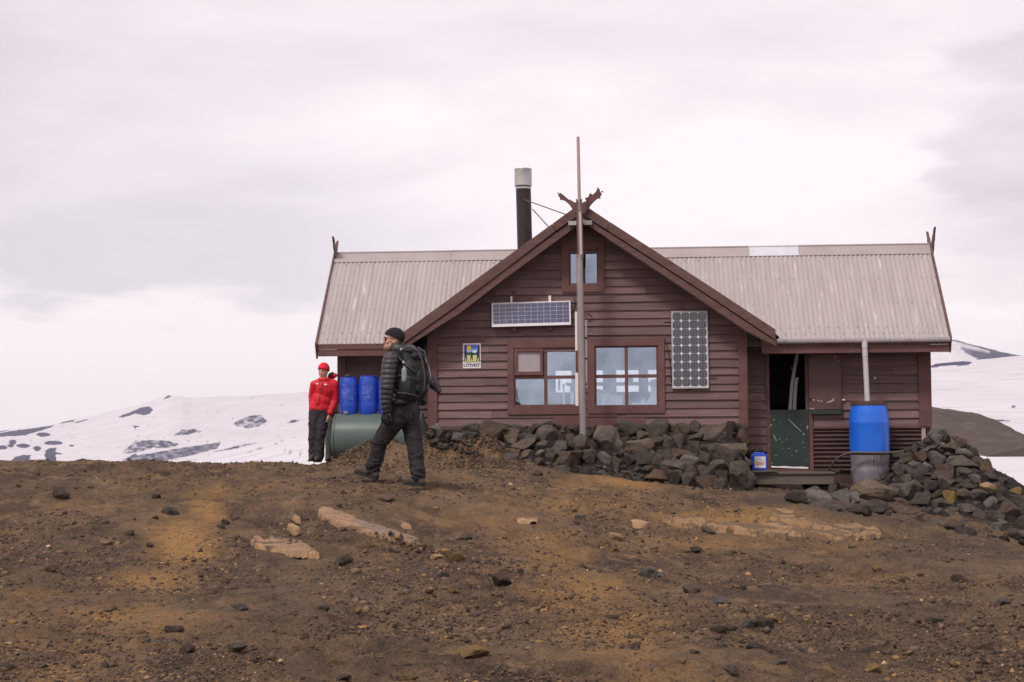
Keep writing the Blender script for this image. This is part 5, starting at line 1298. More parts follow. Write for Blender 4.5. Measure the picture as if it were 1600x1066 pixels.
PILE = crop([(232, 705, 185, 122, 'g'), (585, 635, 232, 165, 'b'), (1000, 285, 78, 66, 'g'), (1080, 330, 118, 66, 'b'), (890, 402, 96, 70, 'r'), (995, 415, 106, 90, 'g'), (870, 490, 118, 105, 'g'), (1180, 370, 98, 58, 'g'), (1160, 440, 160, 82), (1030, 512, 155, 112, 'b'), (752, 485, 68, 84, 'g'), (800, 560, 88, 84), (846, 605, 126, 92, 'd'),
    (950, 590, 88, 84), (882, 695, 152, 115, 'd'), (772, 697, 98, 66, 'b'), (1020, 702, 96, 66, 'd'), (1082, 665, 84, 94, 'o'), (1110, 760, 106, 74, 'd'), (1020, 775, 96, 88, 'g'), (860, 802, 106, 60, 'b'), (1190, 752, 96, 94, 'd'), (1170, 640, 106, 76, 'b'), (1060, 560, 106, 92), (1170, 500, 98, 66), (1250, 540, 78, 66, 'g'), (1322, 585, 96, 56, 't'), (1302, 460, 88, 88, 'r'),
    (1390, 592, 78, 66), (1340, 702, 78, 94, 'g'), (1270, 640, 126, 76), (1450, 750, 138, 132, 'b'), (1500, 622, 72, 70, 'o'), (1520, 682, 106, 78, 'd'), (1535, 742, 90, 78), (1400, 862, 98, 84, 'g'), (1500, 900, 98, 84), (1100, 850, 116, 84, 'b'), (1182, 882, 126, 84), (390, 682, 96, 88, 'g'), (470, 692, 88, 94, 'g'), (412, 640, 66, 50, 'g'), (322, 645, 46, 125, 'b'),
    (510, 762, 116, 74), (622, 752, 96, 94), (210, 612, 128, 76, 'd'), (112, 692, 146, 82, 'd'), (282, 592, 106, 54, 'g'), (712, 652, 88, 90), (742, 592, 96, 56, 'g'), (782, 642, 66, 66), (460, 572, 80, 66, 'b'), (400, 562, 80, 66), (650, 560, 70, 50), (775, 440, 58, 58), (802, 470, 60, 48), (942, 302, 58, 58), (972, 332, 96, 46, 'g'), (1102, 412, 88, 56, 'g'), (1240, 372, 66, 66), (1260, 442, 68, 84),
    (1332, 522, 88, 68), (1422, 622, 78, 66), (1380, 782, 106, 76), (1272, 792, 88, 84, 'b'), (982, 822, 66, 54, 'g'), (942, 762, 66, 66), (742, 812, 66, 54), (922, 642, 78, 76), (1150, 300, 70, 60, 'b'), (860, 350, 60, 50), (420, 470, 80, 110, 'd'), (1540, 820, 90, 80, 'b'), (1300, 880, 90, 70, 'b'), (860, 330, 60, 40), (790, 400, 66, 60), (820, 420, 70, 50, 'b'), (820, 370, 60, 44)], 4.1, 1220, 620)
def fill(lst, poly, n, lo, hi, seed):
    r = random.Random(seed); out = []; xs = [p[0] for p in poly]; ys = [p[1] for p in poly]; tries = 0
    while len(out) < n and tries < 20000:
        tries += 1; x, y = r.uniform(min(xs), max(xs)), r.uniform(min(ys), max(ys))
        if not in_poly(np.array([x]), np.array([y]), poly)[0]: continue
        s = r.uniform(lo, hi)
        if any(abs(x - q[0]) / (q[2] * .5 + s * .35) < 1 and abs(y - q[1]) / (q[3] * .5 + s * .35) < 1 and math.hypot((x - q[0]) / (q[2] * .5 + s * .3), (y - q[1]) / (q[3] * .5 + s * .3)) < 1 for q in lst + out): continue
        out.append((x, y, s * r.uniform(1, 1.5), s * r.uniform(.7, 1.05), r.choice('dddgbbd')))
    return out
BANKPOLY = [(672, 690), (700, 672), (800, 668), (1165, 668), (1172, 700), (1168, 768), (1060, 766), (985, 748), (900, 738), (800, 738), (760, 715), (700, 700)]
PILEPOLY = [(1262, 760), (1310, 735), (1395, 715), (1440, 690), (1470, 676), (1500, 690), (1530, 712), (1560, 745), (1600, 785), (1625, 830), (1600, 850), (1520, 836), (1440, 820), (1300, 800), (1270, 790)]
BANK_F = fill(BANK, BANKPOLY, 105, 6.5, 14, 3); PILE_F = fill(PILE, PILEPOLY, 150, 7, 14, 5)
clear = lambda q: not (q[1] < 744 and q[0] + q[2] * .56 > 1329 and q[0] - q[2] * .56 < 1390)
PILE = [q for q in PILE if clear(q)]; PILE_F = [q for q in PILE_F if clear(q)]
ORD = ['first', 'second', 'third', 'fourth', 'fifth', 'sixth', 'seventh', 'eighth', 'ninth', 'tenth', 'eleventh', 'twelfth', 'thirteenth', 'fourteenth', 'fifteenth', 'sixteenth', 'seventeenth', 'eighteenth', 'nineteenth', 'twentieth']
def label_cells(items, cells_x, cells_y, what):
    """one label per stone: size, tone, then the place by landmark and its turn from the left among its like"""
    labs = {}
    for i, (x, y, w, h, t) in enumerate(items):
        cx = next(n for lim, n in cells_x if x < lim); cy = next(n for lim, n in cells_y if y < lim)
        sz = 'large' if max(w, h) > 27 else ('small' if max(w, h) < 15 else 'middling'); fl = ' flat' if w > h * 1.9 else (' upright' if h > w * 1.35 else '')
        labs.setdefault((cx, cy, sz, t, fl), []).append(i)
    out = [None] * len(items)
    for (cx, cy, sz, t, fl), ids in labs.items():
        ids.sort(key=lambda i: items[i][0]); nm = f"{sz} {TONE[t][1]}{fl} {what}"
        for k, i in enumerate(ids):
            out[i] = f"{nm} {cy} {cx}" + (f", {ORD[k]} from left" if len(ids) > 1 else '')
    return out
def place_rocks(items, labs, name, group, cat, fwd=.12, seed=1, sinkz=0.0, grow=1.13, real=False):
    r = random.Random(seed); hits = ground_hit([(q[0], q[1]) for q in items])
    for (x, y, w, h, t), lab, P in zip(items, labs, hits):
        if np.isnan(P[0]): continue
        if real: P = (P[0], P[1], gz(P[0], P[1]))
        m = P[1] / FOC; W, Hh = w * m * grow, h * m * grow
        d = pxdir(x, y); d = Vector(d / np.linalg.norm(d))
        if name == 'pile_stone' and x < 1400 and y > 740: P = (P[0], P[1], gz(P[0], P[1]) + .12 * Hh)
        o = put_rock(Vector(P) - d * (W * fwd) + Vector((0, 0, -sinkz * Hh)), W, Hh, t, name, r=r)
        tag(o, lab, cat, group)
ITEMS = BANK + BANK_F
place_rocks(ITEMS, label_cells(ITEMS, [(790, 'below the sign'), (880, 'below left window'), (935, 'around flagpole foot'), (1040, 'below right window'), (1110, 'below upright solar panel'), (2000, 'at corner by jerrycan')],
    [(690, 'in top row'), (715, 'in upper row'), (740, 'in lower row'), (2000, 'at foot')], 'bank stone'), 'bank_stone', 'lava stones banked against the gable wall', 'stone', seed=2)
ITEMS = PILE + PILE_F
place_rocks(ITEMS, label_cells(ITEMS, [(1325, 'below the doorstep'), (1400, 'below rain barrel'), (1450, 'beside rain barrel'), (1490, 'below hut corner'), (1540, 'beyond hut corner'), (2000, 'at far end')],
    [(715, 'near top'), (745, 'on upper slope'), (780, 'on middle slope'), (805, 'on lower slope'), (2000, 'at foot')], 'pile stone'), 'pile_stone', 'lava stones heaped right of the rain barrel', 'stone', seed=4, sinkz=-.10)
# single stones lying about on the bare ground
LOOSE = crop([(280, 215, 80, 52, 'b'), (765, 128, 26, 20), (715, 235, 44, 24), (775, 290, 70, 40), (705, 330, 30, 22, 'r'), (1072, 320, 38, 28, 'r'), (1025, 345, 40, 30), (680, 450, 28, 26, 'b'), (235, 578, 52, 38, 'r'), (482, 447, 55, 24, 't'), (530, 445, 52, 28, 't'), (1000, 370, 44, 24), (1100, 770, 54, 30), (845, 970, 76, 40),
    (1025, 948, 48, 36, 'o'), (1080, 962, 76, 36), (790, 850, 74, 30), (195, 515, 74, 36), (670, 905, 22, 18, 'g'), (705, 902, 22, 18, 'g'), (752, 905, 28, 22, 'g'), (660, 372, 24, 16, 't'), (195, 148, 20, 14, 'o'), (85, 178, 22, 18, 'b'), (415, 178, 30, 18, 'b'), (190, 1020, 44, 26), (590, 400, 44, 22), (400, 48, 50, 14)], 2.9125, 0, 700)
LOOSE += crop([(560, 460, 92, 62), (1135, 475, 90, 62, 'o'), (1040, 447, 66, 30, 't'), (1190, 915, 165, 50, 'o'), (805, 335, 28, 26, 'g'), (900, 405, 38, 28, 'o'), (820, 410, 60, 36), (748, 358, 62, 26, 'o'), (715, 392, 30, 20, 'o'), (440, 335, 28, 26, 'o'), (1355, 580, 88, 46), (1180, 355, 56, 28), (1530, 15, 56, 42), (780, 125, 86, 34, 'b'), (565, 15, 36, 24),
    (635, 715, 44, 34, 'o'), (815, 700, 46, 30), (465, 690, 56, 34), (1115, 615, 48, 28, 'o'), (695, 435, 28, 22, 't'), (620, 802, 60, 26, 'g'), (1175, 830, 44, 26), (940, 905, 86, 58), (865, 982, 66, 40, 'b'), (900, 1025, 74, 36, 'o'), (510, 985, 44, 32, 'o'), (560, 1018, 96, 48), (120, 985, 46, 30), (40, 705, 66, 34), (1055, 525, 56, 32), (990, 562, 24, 18, 'o'), (365, 840, 44, 28, 'r'),
    (925, 660, 34, 24, 'g'), (20, 215, 44, 34, 'r'), (1040, 295, 24, 18, 't'), (1300, 132, 30, 14, 't'), (310, 728, 56, 36), (200, 577, 50, 20, 'r')], 3.2, 360, 740)
LOOSE += crop([(300, 282, 58, 40, 't'), (295, 342, 46, 22, 'o'), (468, 468, 102, 52, 'g'), (140, 208, 44, 34), (115, 233, 38, 20, 'b'), (235, 360, 58, 30), (520, 508, 56, 30, 'b'), (672, 375, 56, 34), (625, 417, 30, 20), (935, 495, 48, 26, 't'), (970, 547, 38, 18, 't'), (850, 545, 30, 24, 'o'), (887, 550, 40, 26), (792, 610, 74, 46, 'g'), (660, 550, 84, 36, 'b'), (920, 718, 66, 38, 'g'),
    (1002, 722, 60, 60, 'd'), (1040, 693, 92, 28, 'o'), (985, 678, 74, 36, 'b'), (832, 725, 64, 36), (955, 772, 28, 24, 'o'), (905, 790, 74, 26, 'o'), (992, 790, 40, 26), (945, 835, 94, 38), (1010, 852, 48, 24, 'r'), (790, 807, 38, 32), (1075, 892, 54, 26, 'g'), (1290, 927, 58, 36, 'o'), (1335, 902, 100, 38), (1490, 922, 78, 48, 'o'), (1300, 795, 64, 36, 'b'), (1510, 460, 38, 26, 'o'),
    (1305, 690, 56, 40), (1180, 797, 56, 36), (665, 860, 40, 22), (375, 735, 64, 26), (835, 952, 56, 34), (280, 660, 66, 30), (110, 687, 46, 30), (1570, 662, 36, 22, 'g'), (1400, 352, 36, 16), (730, 285, 66, 30, 'b'), (1900, 520, 70, 40, 'b'), (1780, 700, 80, 46), (2010, 830, 70, 44), (1680, 600, 46, 26, 'o'), (2100, 640, 60, 34, 'g')], 2.963, 860, 740)
LOOSE = [(x, y, w, h, 'b' if t == 'd' and i % 3 else t) for i, (x, y, w, h, t) in enumerate(LOOSE)]
place_rocks(LOOSE, label_cells(LOOSE, [(230, 'in left third of slope'), (420, 'left of the pale slabs'), (640, 'below the pale slabs'), (900, 'below the hiker and bank'), (1130, 'below right window'), (1300, 'below the doorstep'), (2000, 'below the stone pile')],
    [(790, 'high up'), (880, 'halfway up'), (980, 'low down'), (2000, 'at bottom edge')], 'loose stone'), 'loose_stone', 'single stones lying on the bare slope', 'stone', fwd=.02, seed=6, sinkz=-.14, grow=1.12, real=True)

# flat slabs and bedrock breaking through the soil
def slab(name, poly, h, m, label, cat, step=1.6, rough=.5, seed=0, parent=None, crack=0):
    xs = [p[0] for p in poly]; ys = [p[1] for p in poly]
    gx = np.arange(min(xs) - 2 * step, max(xs) + 2 * step, step); gy = np.arange(min(ys) - 1.2 * step, max(ys) + 1.2 * step, step * .55)
    Xg, Yg = np.meshgrid(gx, gy); sh = Xg.shape
    P = ground_hit(np.stack([Xg.ravel(), Yg.ravel()], -1)).reshape(*sh, 3)
    q = np.stack([Xg.ravel() / 9, Yg.ravel() / 4, 0 * Xg.ravel() + seed], -1); n1 = fbm(q, 3, seed + 5).reshape(sh); n2 = fbm(q * 3, 3, seed + 9).reshape(sh)
    ins = in_poly((Xg + 3.0 * n2).ravel(), (Yg + 1.6 * n1).ravel(), poly).reshape(sh).astype(float)
    if crack: ins = ins * (np.abs(fbm(np.stack([Xg.ravel() / 22, Yg.ravel() / 7, 0 * Xg.ravel() + 3], -1), 3, seed + 40).reshape(sh)) > crack)
    soft = ins.copy()
    for _ in range(5):
        p = np.pad(soft, 1, mode='edge'); soft = (p[:-2, 1:-1] + p[2:, 1:-1] + p[1:-1, :-2] + p[1:-1, 2:] + 2 * soft) / 6
    hh = -.045 + (h + .045) * np.clip(soft * 2.1, 0, 1) ** .8 + rough * h * (n1 * .8 + n2 * .5) * np.clip(soft * 3 - .9, 0, 1)
    Z = P[..., 2] + hh + .016
    me = grid_mesh(name, P[..., 0], P[..., 1], Z); bmx = bmesh.new(); bmx.from_mesh(me); sf = soft.ravel(); bmx.verts.ensure_lookup_table()
    bmesh.ops.delete(bmx, geom=[v for v in bmx.verts if sf[v.index] < .02], context='VERTS'); bmx.to_mesh(me); bmx.free(); o = link(name, me, m, parent, smooth=35)
    if label: tag(o, label, cat)
    return o
MT['slab'] = mat('pale_slab', (.14, .088, .056), (.38, .232, .122), 2.6, .9, .006, 18, c3=(.12, .078, .05), c3_at=.53, c3_w=.06, c3_scale=4, bump2=(.005, 50))
MT['slab2'] = mat('buff_bedrock', (.21, .122, .056), (.31, .19, .095), 2.6, .9, .02, 10, c3=(.135, .086, .048), c3_at=.465, c3_w=.06, c3_scale=3.2, bump2=(.008, 50))
MT['slabdark'] = mat('dusty_slab', (.15, .105, .078), (.22, .155, .112), 3.5, .9, .006, 22)
o = slab('rock_slab', SLAB_LONG, .022, MT['slab'], 'long tapering pale slab half sunk in the slope below the hiker', 'slab', seed=3, rough=.5, step=.7)
slab('dust_cover', [(548, 818), (570, 821), (612, 834), (650, 847), (685, 863), (710, 876), (686, 868), (640, 852), (585, 836)], .031, MT['slabdark'], None, None, seed=4, rough=.2, parent=o)
slab('rock_slab', SLAB_SHORT, .020, MT['slab'], 'short broken pale slab at the left end of the longer slab', 'slab', seed=8, rough=.6, step=.7, crack=.05)
slab('rock_outcrop', OUTCROP, .020, MT['slab2'], 'buff bedrock breaking through the soil in front of the doorstep', 'bedrock', seed=12, rough=1.3, crack=.07, step=.9)
for poly, lab, k in (([(808, 815), (820, 813), (842, 814), (838, 819), (815, 818)], 'small pale flake on the slope below the left window', 20), ([(985, 817), (1000, 817), (1014, 822), (1008, 826), (992, 822)], 'tan flake left of the buff bedrock', 21),
                     ([(452, 805), (462, 808), (470, 816), (460, 814)], 'narrow pale flake above the short broken slab', 22), ([(449, 825), (458, 823), (470, 832), (460, 834)], 'broad pale flake just above the short broken slab', 23),
                     ([(620, 817), (632, 820), (645, 827), (632, 826)], 'thin tan flake beside the long tapering slab', 24)):
    slab('rock_flake', poly, .020, MT['slab'], lab, 'flake', seed=k, rough=.3, step=.8)

# gravel, too small and too many to count
def gravel():
    r = np.random.default_rng(21); n = 150000
    Y = 1 / r.uniform(1 / 25.5, 1 / 8.6, n); X = r.uniform(-.335, .335, n) * Y
    dens = .34 + 1.5 * fbm(np.stack([X * 1.1, Y * .9, 0 * X], -1), 3, 91); k = r.uniform(0, 1, n) < np.clip(dens, .04, 1); X, Y = X[k], Y[k]; n = len(X)
    dd = np.stack([X, Y, ground_z(X, Y, fine=False) - CAMZ], -1); dp = dd @ FWD; gx_ = 800 + FOC * (dd @ RGT) / dp; gy_ = 533 - FOC * (dd @ UPV) / dp; a_ = np.zeros(n)
    for x, y, rx, ry, st in TINTS: a_ = np.maximum(a_, st * np.exp(-(((gx_ - x) / rx) ** 2 + ((gy_ - y) / ry) ** 2)))
    onslab = np.zeros(n, bool)
    for poly in [SLAB_LONG, SLAB_SHORT, OUTCROP]: onslab |= in_poly(gx_, gy_, poly)
    k = (r.uniform(0, 1, n) > .85 * a_) & ~onslab; X, Y = X[k], Y[k]; n = len(X)
    Z = ground_z(X, Y); s = np.minimum(.0052 * np.exp(np.abs(r.normal(0, .66, n))) * (Y / 14) ** .5, .040)
    ico = bmesh.new(); bmesh.ops.create_icosphere(ico, subdivisions=1, radius=1); base = np.array([v.co for v in ico.verts]); fc = np.array([[v.index for v in f.verts] for f in ico.faces]); ico.free()
    nv = len(base); jit = r.uniform(.45, 1.35, (n, nv, 1)); sc = r.uniform(.6, 1.25, (n, 1, 3)) * np.array([1.2, 1.1, .8]); a = r.uniform(0, 6.28, n); ca, sa = np.cos(a), np.sin(a)
    V = base[None] * jit * sc * s[:, None, None]
    V = np.stack([V[..., 0] * ca[:, None] - V[..., 1] * sa[:, None], V[..., 0] * sa[:, None] + V[..., 1] * ca[:, None], V[..., 2]], -1)
    V += np.stack([X, Y, Z + s * .02], -1)[:, None]
    F = (fc[None] + (np.arange(n) * nv)[:, None, None]).reshape(-1, 3)
    me = np_mesh(bpy.data.meshes.new('gravel'), V.reshape(-1, 3), F)
    pal = np.array([(.062, .042, .032), (.100, .066, .045), (.145, .093, .058), (.11, .088, .076), (.26, .15, .062), (.36, .24, .145), (.036, .028, .025)]); pr = [.29, .32, .20, .06, .045, .015, .07]
    c = pal[r.choice(len(pal), n, p=pr)] * r.uniform(.75, 1.25, (n, 1)); color_attr(me, 'stone_colour', np.repeat(c, nv, 0))
    m = bpy.data.materials.new('mixed_gravel'); m.use_nodes = True; va = m.node_tree.nodes.new('ShaderNodeVertexColor'); va.layer_name = 'stone_colour'; b = m.node_tree.nodes['Principled BSDF']; b.inputs['Roughness'].default_value = .92; b.inputs['Specular IOR Level'].default_value = .15
    m.node_tree.links.new(va.outputs[0], b.inputs['Base Color']); tag(link('gravel', me, m), kind='stuff')
gravel()
# dry moss and roots on the earth bank left of the stones
def dry_moss():
    r = np.random.default_rng(33); n = 30000
    t = r.uniform(0, 1, n); L = np.array(EARTH_LINE); seg = t * (len(L) - 1); i = np.minimum(seg.astype(int), len(L) - 2); f = (seg - i)[:, None]
    c = L[i] * (1 - f) + L[i + 1] * f; off = r.normal(-.25, .38, n); X = c[:, 0] + r.normal(0, .18, n); Y = c[:, 1] + np.clip(off, -1.0, .5)
    Z = ground_z(X, Y); k = np.clip(.45 + 1.3 * fbm(np.stack([X * 3, Y * 3, 0 * X], -1), 3, 35), .05, 1) > r.uniform(0, 1, n); X, Y, Z = X[k], Y[k], Z[k]; n = len(X)
    ln = r.uniform(.015, .06, n); wd = r.uniform(.004, .014, n); a = r.uniform(0, 6.28, n); el = r.uniform(-.1, .9, n)
    d = np.stack([np.cos(a) * np.cos(el), np.sin(a) * np.cos(el), np.sin(el)], -1); sd_ = np.stack([-np.sin(a), np.cos(a), 0 * a], -1); up = np.cross(sd_, d); B = np.stack([X, Y, Z - .004], -1)
    V = np.stack([B - sd_ * wd[:, None], B + sd_ * wd[:, None], B + d * ln[:, None] * .6 + up * wd[:, None], B + d * ln[:, None]], 1)
    F = np.array([[0, 1, 2], [1, 3, 2], [3, 0, 2], [0, 3, 1]]); F = (F[None] + (np.arange(n) * 4)[:, None, None]).reshape(-1, 3)
    me = np_mesh(bpy.data.meshes.new('dry_moss'), V.reshape(-1, 3), F); pal = np.array([(.09, .06, .04), (.14, .095, .06), (.20, .14, .09), (.06, .042, .03), (.32, .24, .16)])
    c = pal[r.choice(5, n, p=[.26, .26, .22, .16, .10])] * r.uniform(.8, 1.2, (n, 1)); color_attr(me, 'stone_colour', np.repeat(c, 4, 0)); tag(link('dry_moss', me, bpy.data.materials['mixed_gravel']), kind='stuff')
dry_moss()

# ------------------------------------------------------------------ people
def blob(name, b, voxel, m, parent=None, smooth=4, disp=None, loc=None, push=0.):
    """several closed solids melted into one continuous skin"""
    me = b.mesh('raw'); o = bpy.data.objects.new('raw', me); COL.objects.link(o)
    md = o.modifiers.new('r', 'REMESH'); md.mode = 'VOXEL'; md.voxel_size = voxel; md.use_smooth_shade = True
    if smooth:
        s = o.modifiers.new('s', 'SMOOTH'); s.iterations = smooth; s.factor = .5
    bpy.context.view_layer.update()
    out = bpy.data.meshes.new_from_object(o.evaluated_get(bpy.context.evaluated_depsgraph_get())); bpy.data.objects.remove(o); bpy.data.meshes.remove(me)
    if disp or push:
        n = len(out.vertices); co = np.zeros(n * 3); no = np.zeros(n * 3); out.vertices.foreach_get('co', co); out.vertices.foreach_get('normal', no); co = co.reshape(-1, 3); no = no.reshape(-1, 3)
        d = (disp(co) if disp else 0) + push; co = co + no * np.asarray(d).reshape(-1, 1); out.vertices.foreach_set('co', co.ravel()); out.update()
    out.name = name
    return link(name, out, m, parent, True, loc)
def limb(b, pts, rad):
    for i in range(len(pts) - 1): b.capsule(pts[i], pts[i + 1], rad[i], rad[i + 1])
def frame(fwd, up=(0, 0, 1)):
    f = Vector(fwd).normalized(); u = Vector(up); l = u.cross(f).normalized(); u = f.cross(l)
    return Matrix((f, l, u)).transposed()       # columns: forward, left, up
def head(b, c, R, s=1.0):
    """skull, jaw, nose, brow, lips, ears; c = centre of the head, R columns forward / left / up"""
    c = Vector(c); P = lambda f, l, u: c + R @ Vector((f * s, l * s, u * s))
    b.ell(P(-.012, 0, .022), (.098 * s, .077 * s, .105 * s), R); b.ell(P(.022, 0, -.052), (.066 * s, .058 * s, .066 * s), R); b.ell(P(.066, 0, -.095), (.024 * s, .026 * s, .020 * s), R)
    b.capsule(P(.088, 0, .022), P(.107, 0, -.018), .010 * s, .014 * s); b.ell(P(.102, 0, -.024), (.017 * s, .019 * s, .012 * s), R)
    b.capsule(P(.083, -.03, .032), P(.083, .03, .032), .012 * s, .012 * s)
    b.ell(P(.083, 0, -.055), (.014 * s, .024 * s, .008 * s), R); b.ell(P(.081, 0, -.067), (.014 * s, .021 * s, .009 * s), R)
    for k in (-1, 1):
        b.ell(P(.062, k * .038, -.018), (.028 * s, .024 * s, .022 * s), R); b.ell(P(-.006, k * .076, -.008), (.020 * s, .009 * s, .032 * s), R)
def hand(b, wrist, d, palm_n, side, s=1.0, curl=.5):
    """palm, four fingers of unequal length, thumb. d: pointing direction, palm_n: way the palm faces, side: +1 thumb along palm_n x d"""
    d = Vector(d).normalized(); n = Vector(palm_n); n = (n - d * n.dot(d)).normalized(); t = n.cross(d) * side; w = Vector(wrist)
    for k in (-1, -.33, .33, 1): b.capsule(w + d * .01 * s + t * .012 * k * s, w + d * .085 * s + t * .030 * k * s, .017 * s, .0125 * s, 10)
    for k, ln in ((-1, .062), (-.33, .076), (.33, .082), (1, .073)):
        p0 = w + d * .088 * s + t * .031 * k * s; a = curl; d1 = (d * math.cos(a) + n * math.sin(a)); d2 = (d * math.cos(a * 2) + n * math.sin(a * 2)); d3 = (d * math.cos(a * 2.7) + n * math.sin(a * 2.7))
        p1 = p0 + d1 * ln * .46 * s; p2 = p1 + d2 * ln * .32 * s; p3 = p2 + d3 * ln * .24 * s
        for q0, q1, r0, r1 in ((p0, p1, .0098, .009), (p1, p2, .009, .0082), (p2, p3, .0082, .007)): b.capsule(q0, q1, r0 * s, r1 * s, 10)
    p0 = w + d * .028 * s + t * .028 * s; p1 = p0 + (d * .7 + t * .75 + n * .25).normalized() * .042 * s; p2 = p1 + (d * .95 + t * .2 + n * .35).normalized() * .034 * s; p3 = p2 + (d + n * .4).normalized() * .022 * s
    for q0, q1, r0, r1 in ((p0, p1, .014, .0115), (p1, p2, .0115, .0095), (p2, p3, .0095, .008)): b.capsule(q0, q1, r0 * s, r1 * s, 10)
def boot(b, ankle, heel, toe, w=.043):
    a, h, t = Vector(ankle), Vector(heel), Vector(toe); d = (t - h).normalized(); up = Vector((0, 0, 1)); up = (up - d * up.dot(d)).normalized(); ball = h + d * (t - h).length * .70
    b.capsule(a + up * .06, a, .060, .056); b.capsule(a, h + up * .035 + d * .02, .056, .045); b.capsule(h + up * .04 + d * .03, ball + up * .042, w + .004, w + .002); b.capsule(ball + up * .040, t + up * .034 - d * .03, w + .003, w - .005)
    b.capsule(a + d * .02, ball + up * .045, .048, .036)
def sole(b, heel, toe, w=.05):
    h, t = Vector(heel), Vector(toe); d = (t - h).normalized(); up = Vector((0, 0, 1)); up = (up - d * up.dot(d)).normalized(); l = up.cross(d); L_ = (t - h).length
    prof = [(-.012, .034), (.02, .043), (L_ * .4, .038), (L_ * .68, .052), (L_ * .9, .046), (L_ + .012, .022)]
    pts = [(u, v) for u, v in prof] + [(u, -v) for u, v in prof[::-1]]
    n = len(pts); vs = [h + d * u + l * v + up * -.004 for u, v in pts] + [h + d * u + l * v + up * .026 for u, v in pts]
    b.add(vs, [list(range(n))[::-1], list(range(n, 2 * n))] + [(i, (i + 1) % n, n + (i + 1) % n, n + i) for i in range(n)])

MT['skin'] = mat('skin', (.52, .27, .20), (.62, .345, .26), 14, .5, .0006, 60, spec=.4)
MT['hair'] = mat('short_dark_hair', (.05, .03, .02), (.09, .055, .035), 60, .8)
MT['puffy'] = mat('dark_grey_puffy_nylon', (.030, .025, .027), (.048, .041, .044), 9, .52, .002, 26, spec=.4)
MT['trouser'] = mat('dark_hiking_trousers', (.015, .0125, .014), (.027, .022, .024), 8, .82, .004, 20, bump2=(.001, 300))
MT['trouser2'] = mat('dark_grey_trousers', (.023, .019, .024), (.038, .032, .039), 8, .82, .004, 20, bump2=(.001, 300))
MT['trouser3'] = mat('grey_green_trousers', (.058, .060, .055), (.088, .09, .082), 8, .85, .004, 20)
MT['beanie'] = mat('black_knit', (.010, .010, .012), (.018, .017, .020), 40, .9, .003, 90, (1, 1, .3))
MT['bootm'] = mat('brown_suede_boot', (.052, .038, .032), (.085, .064, .054), 14, .8, .002, 40)
MT['solem'] = mat('black_rubber_sole', (.014, .013, .013), (.028, .025, .023), 20, .8)
MT['red'] = mat('red_shell_fabric', (.44, .008, .016), (.58, .013, .024), 5, .55, .004, 11, spec=.3)
MT['redknit'] = mat('red_knit', (.58, .016, .03), (.66, .025, .04), 40, .85, .002, 90)
MT['lens'] = mat('amber_lens', (.10, .022, .012), (.13, .03, .015), 10, .12, spec=.6)
MT['pack'] = mat('black_pack_nylon', (.008, .008, .009), (.016, .016, .017), 9, .62, .003, 30, bump2=(.0008, 260))
MT['packgrey'] = mat('grey_pack_nylon', (.05, .05, .054), (.075, .075, .08), 9, .6, .002, 30)
MT['bottle'] = mat('clear_plastic_bottle', (.16, .17, .18), (.24, .25, .26), 12, .25, spec=.5)
MT['glove'] = mat('black_glove', (.014, .013, .015), (.024, .022, .024), 20, .8)

def wr(scale, amp, seed, st=(1, 1, 1)):
    return lambda co: amp * fbm(co * scale * np.array(st), 3, seed)

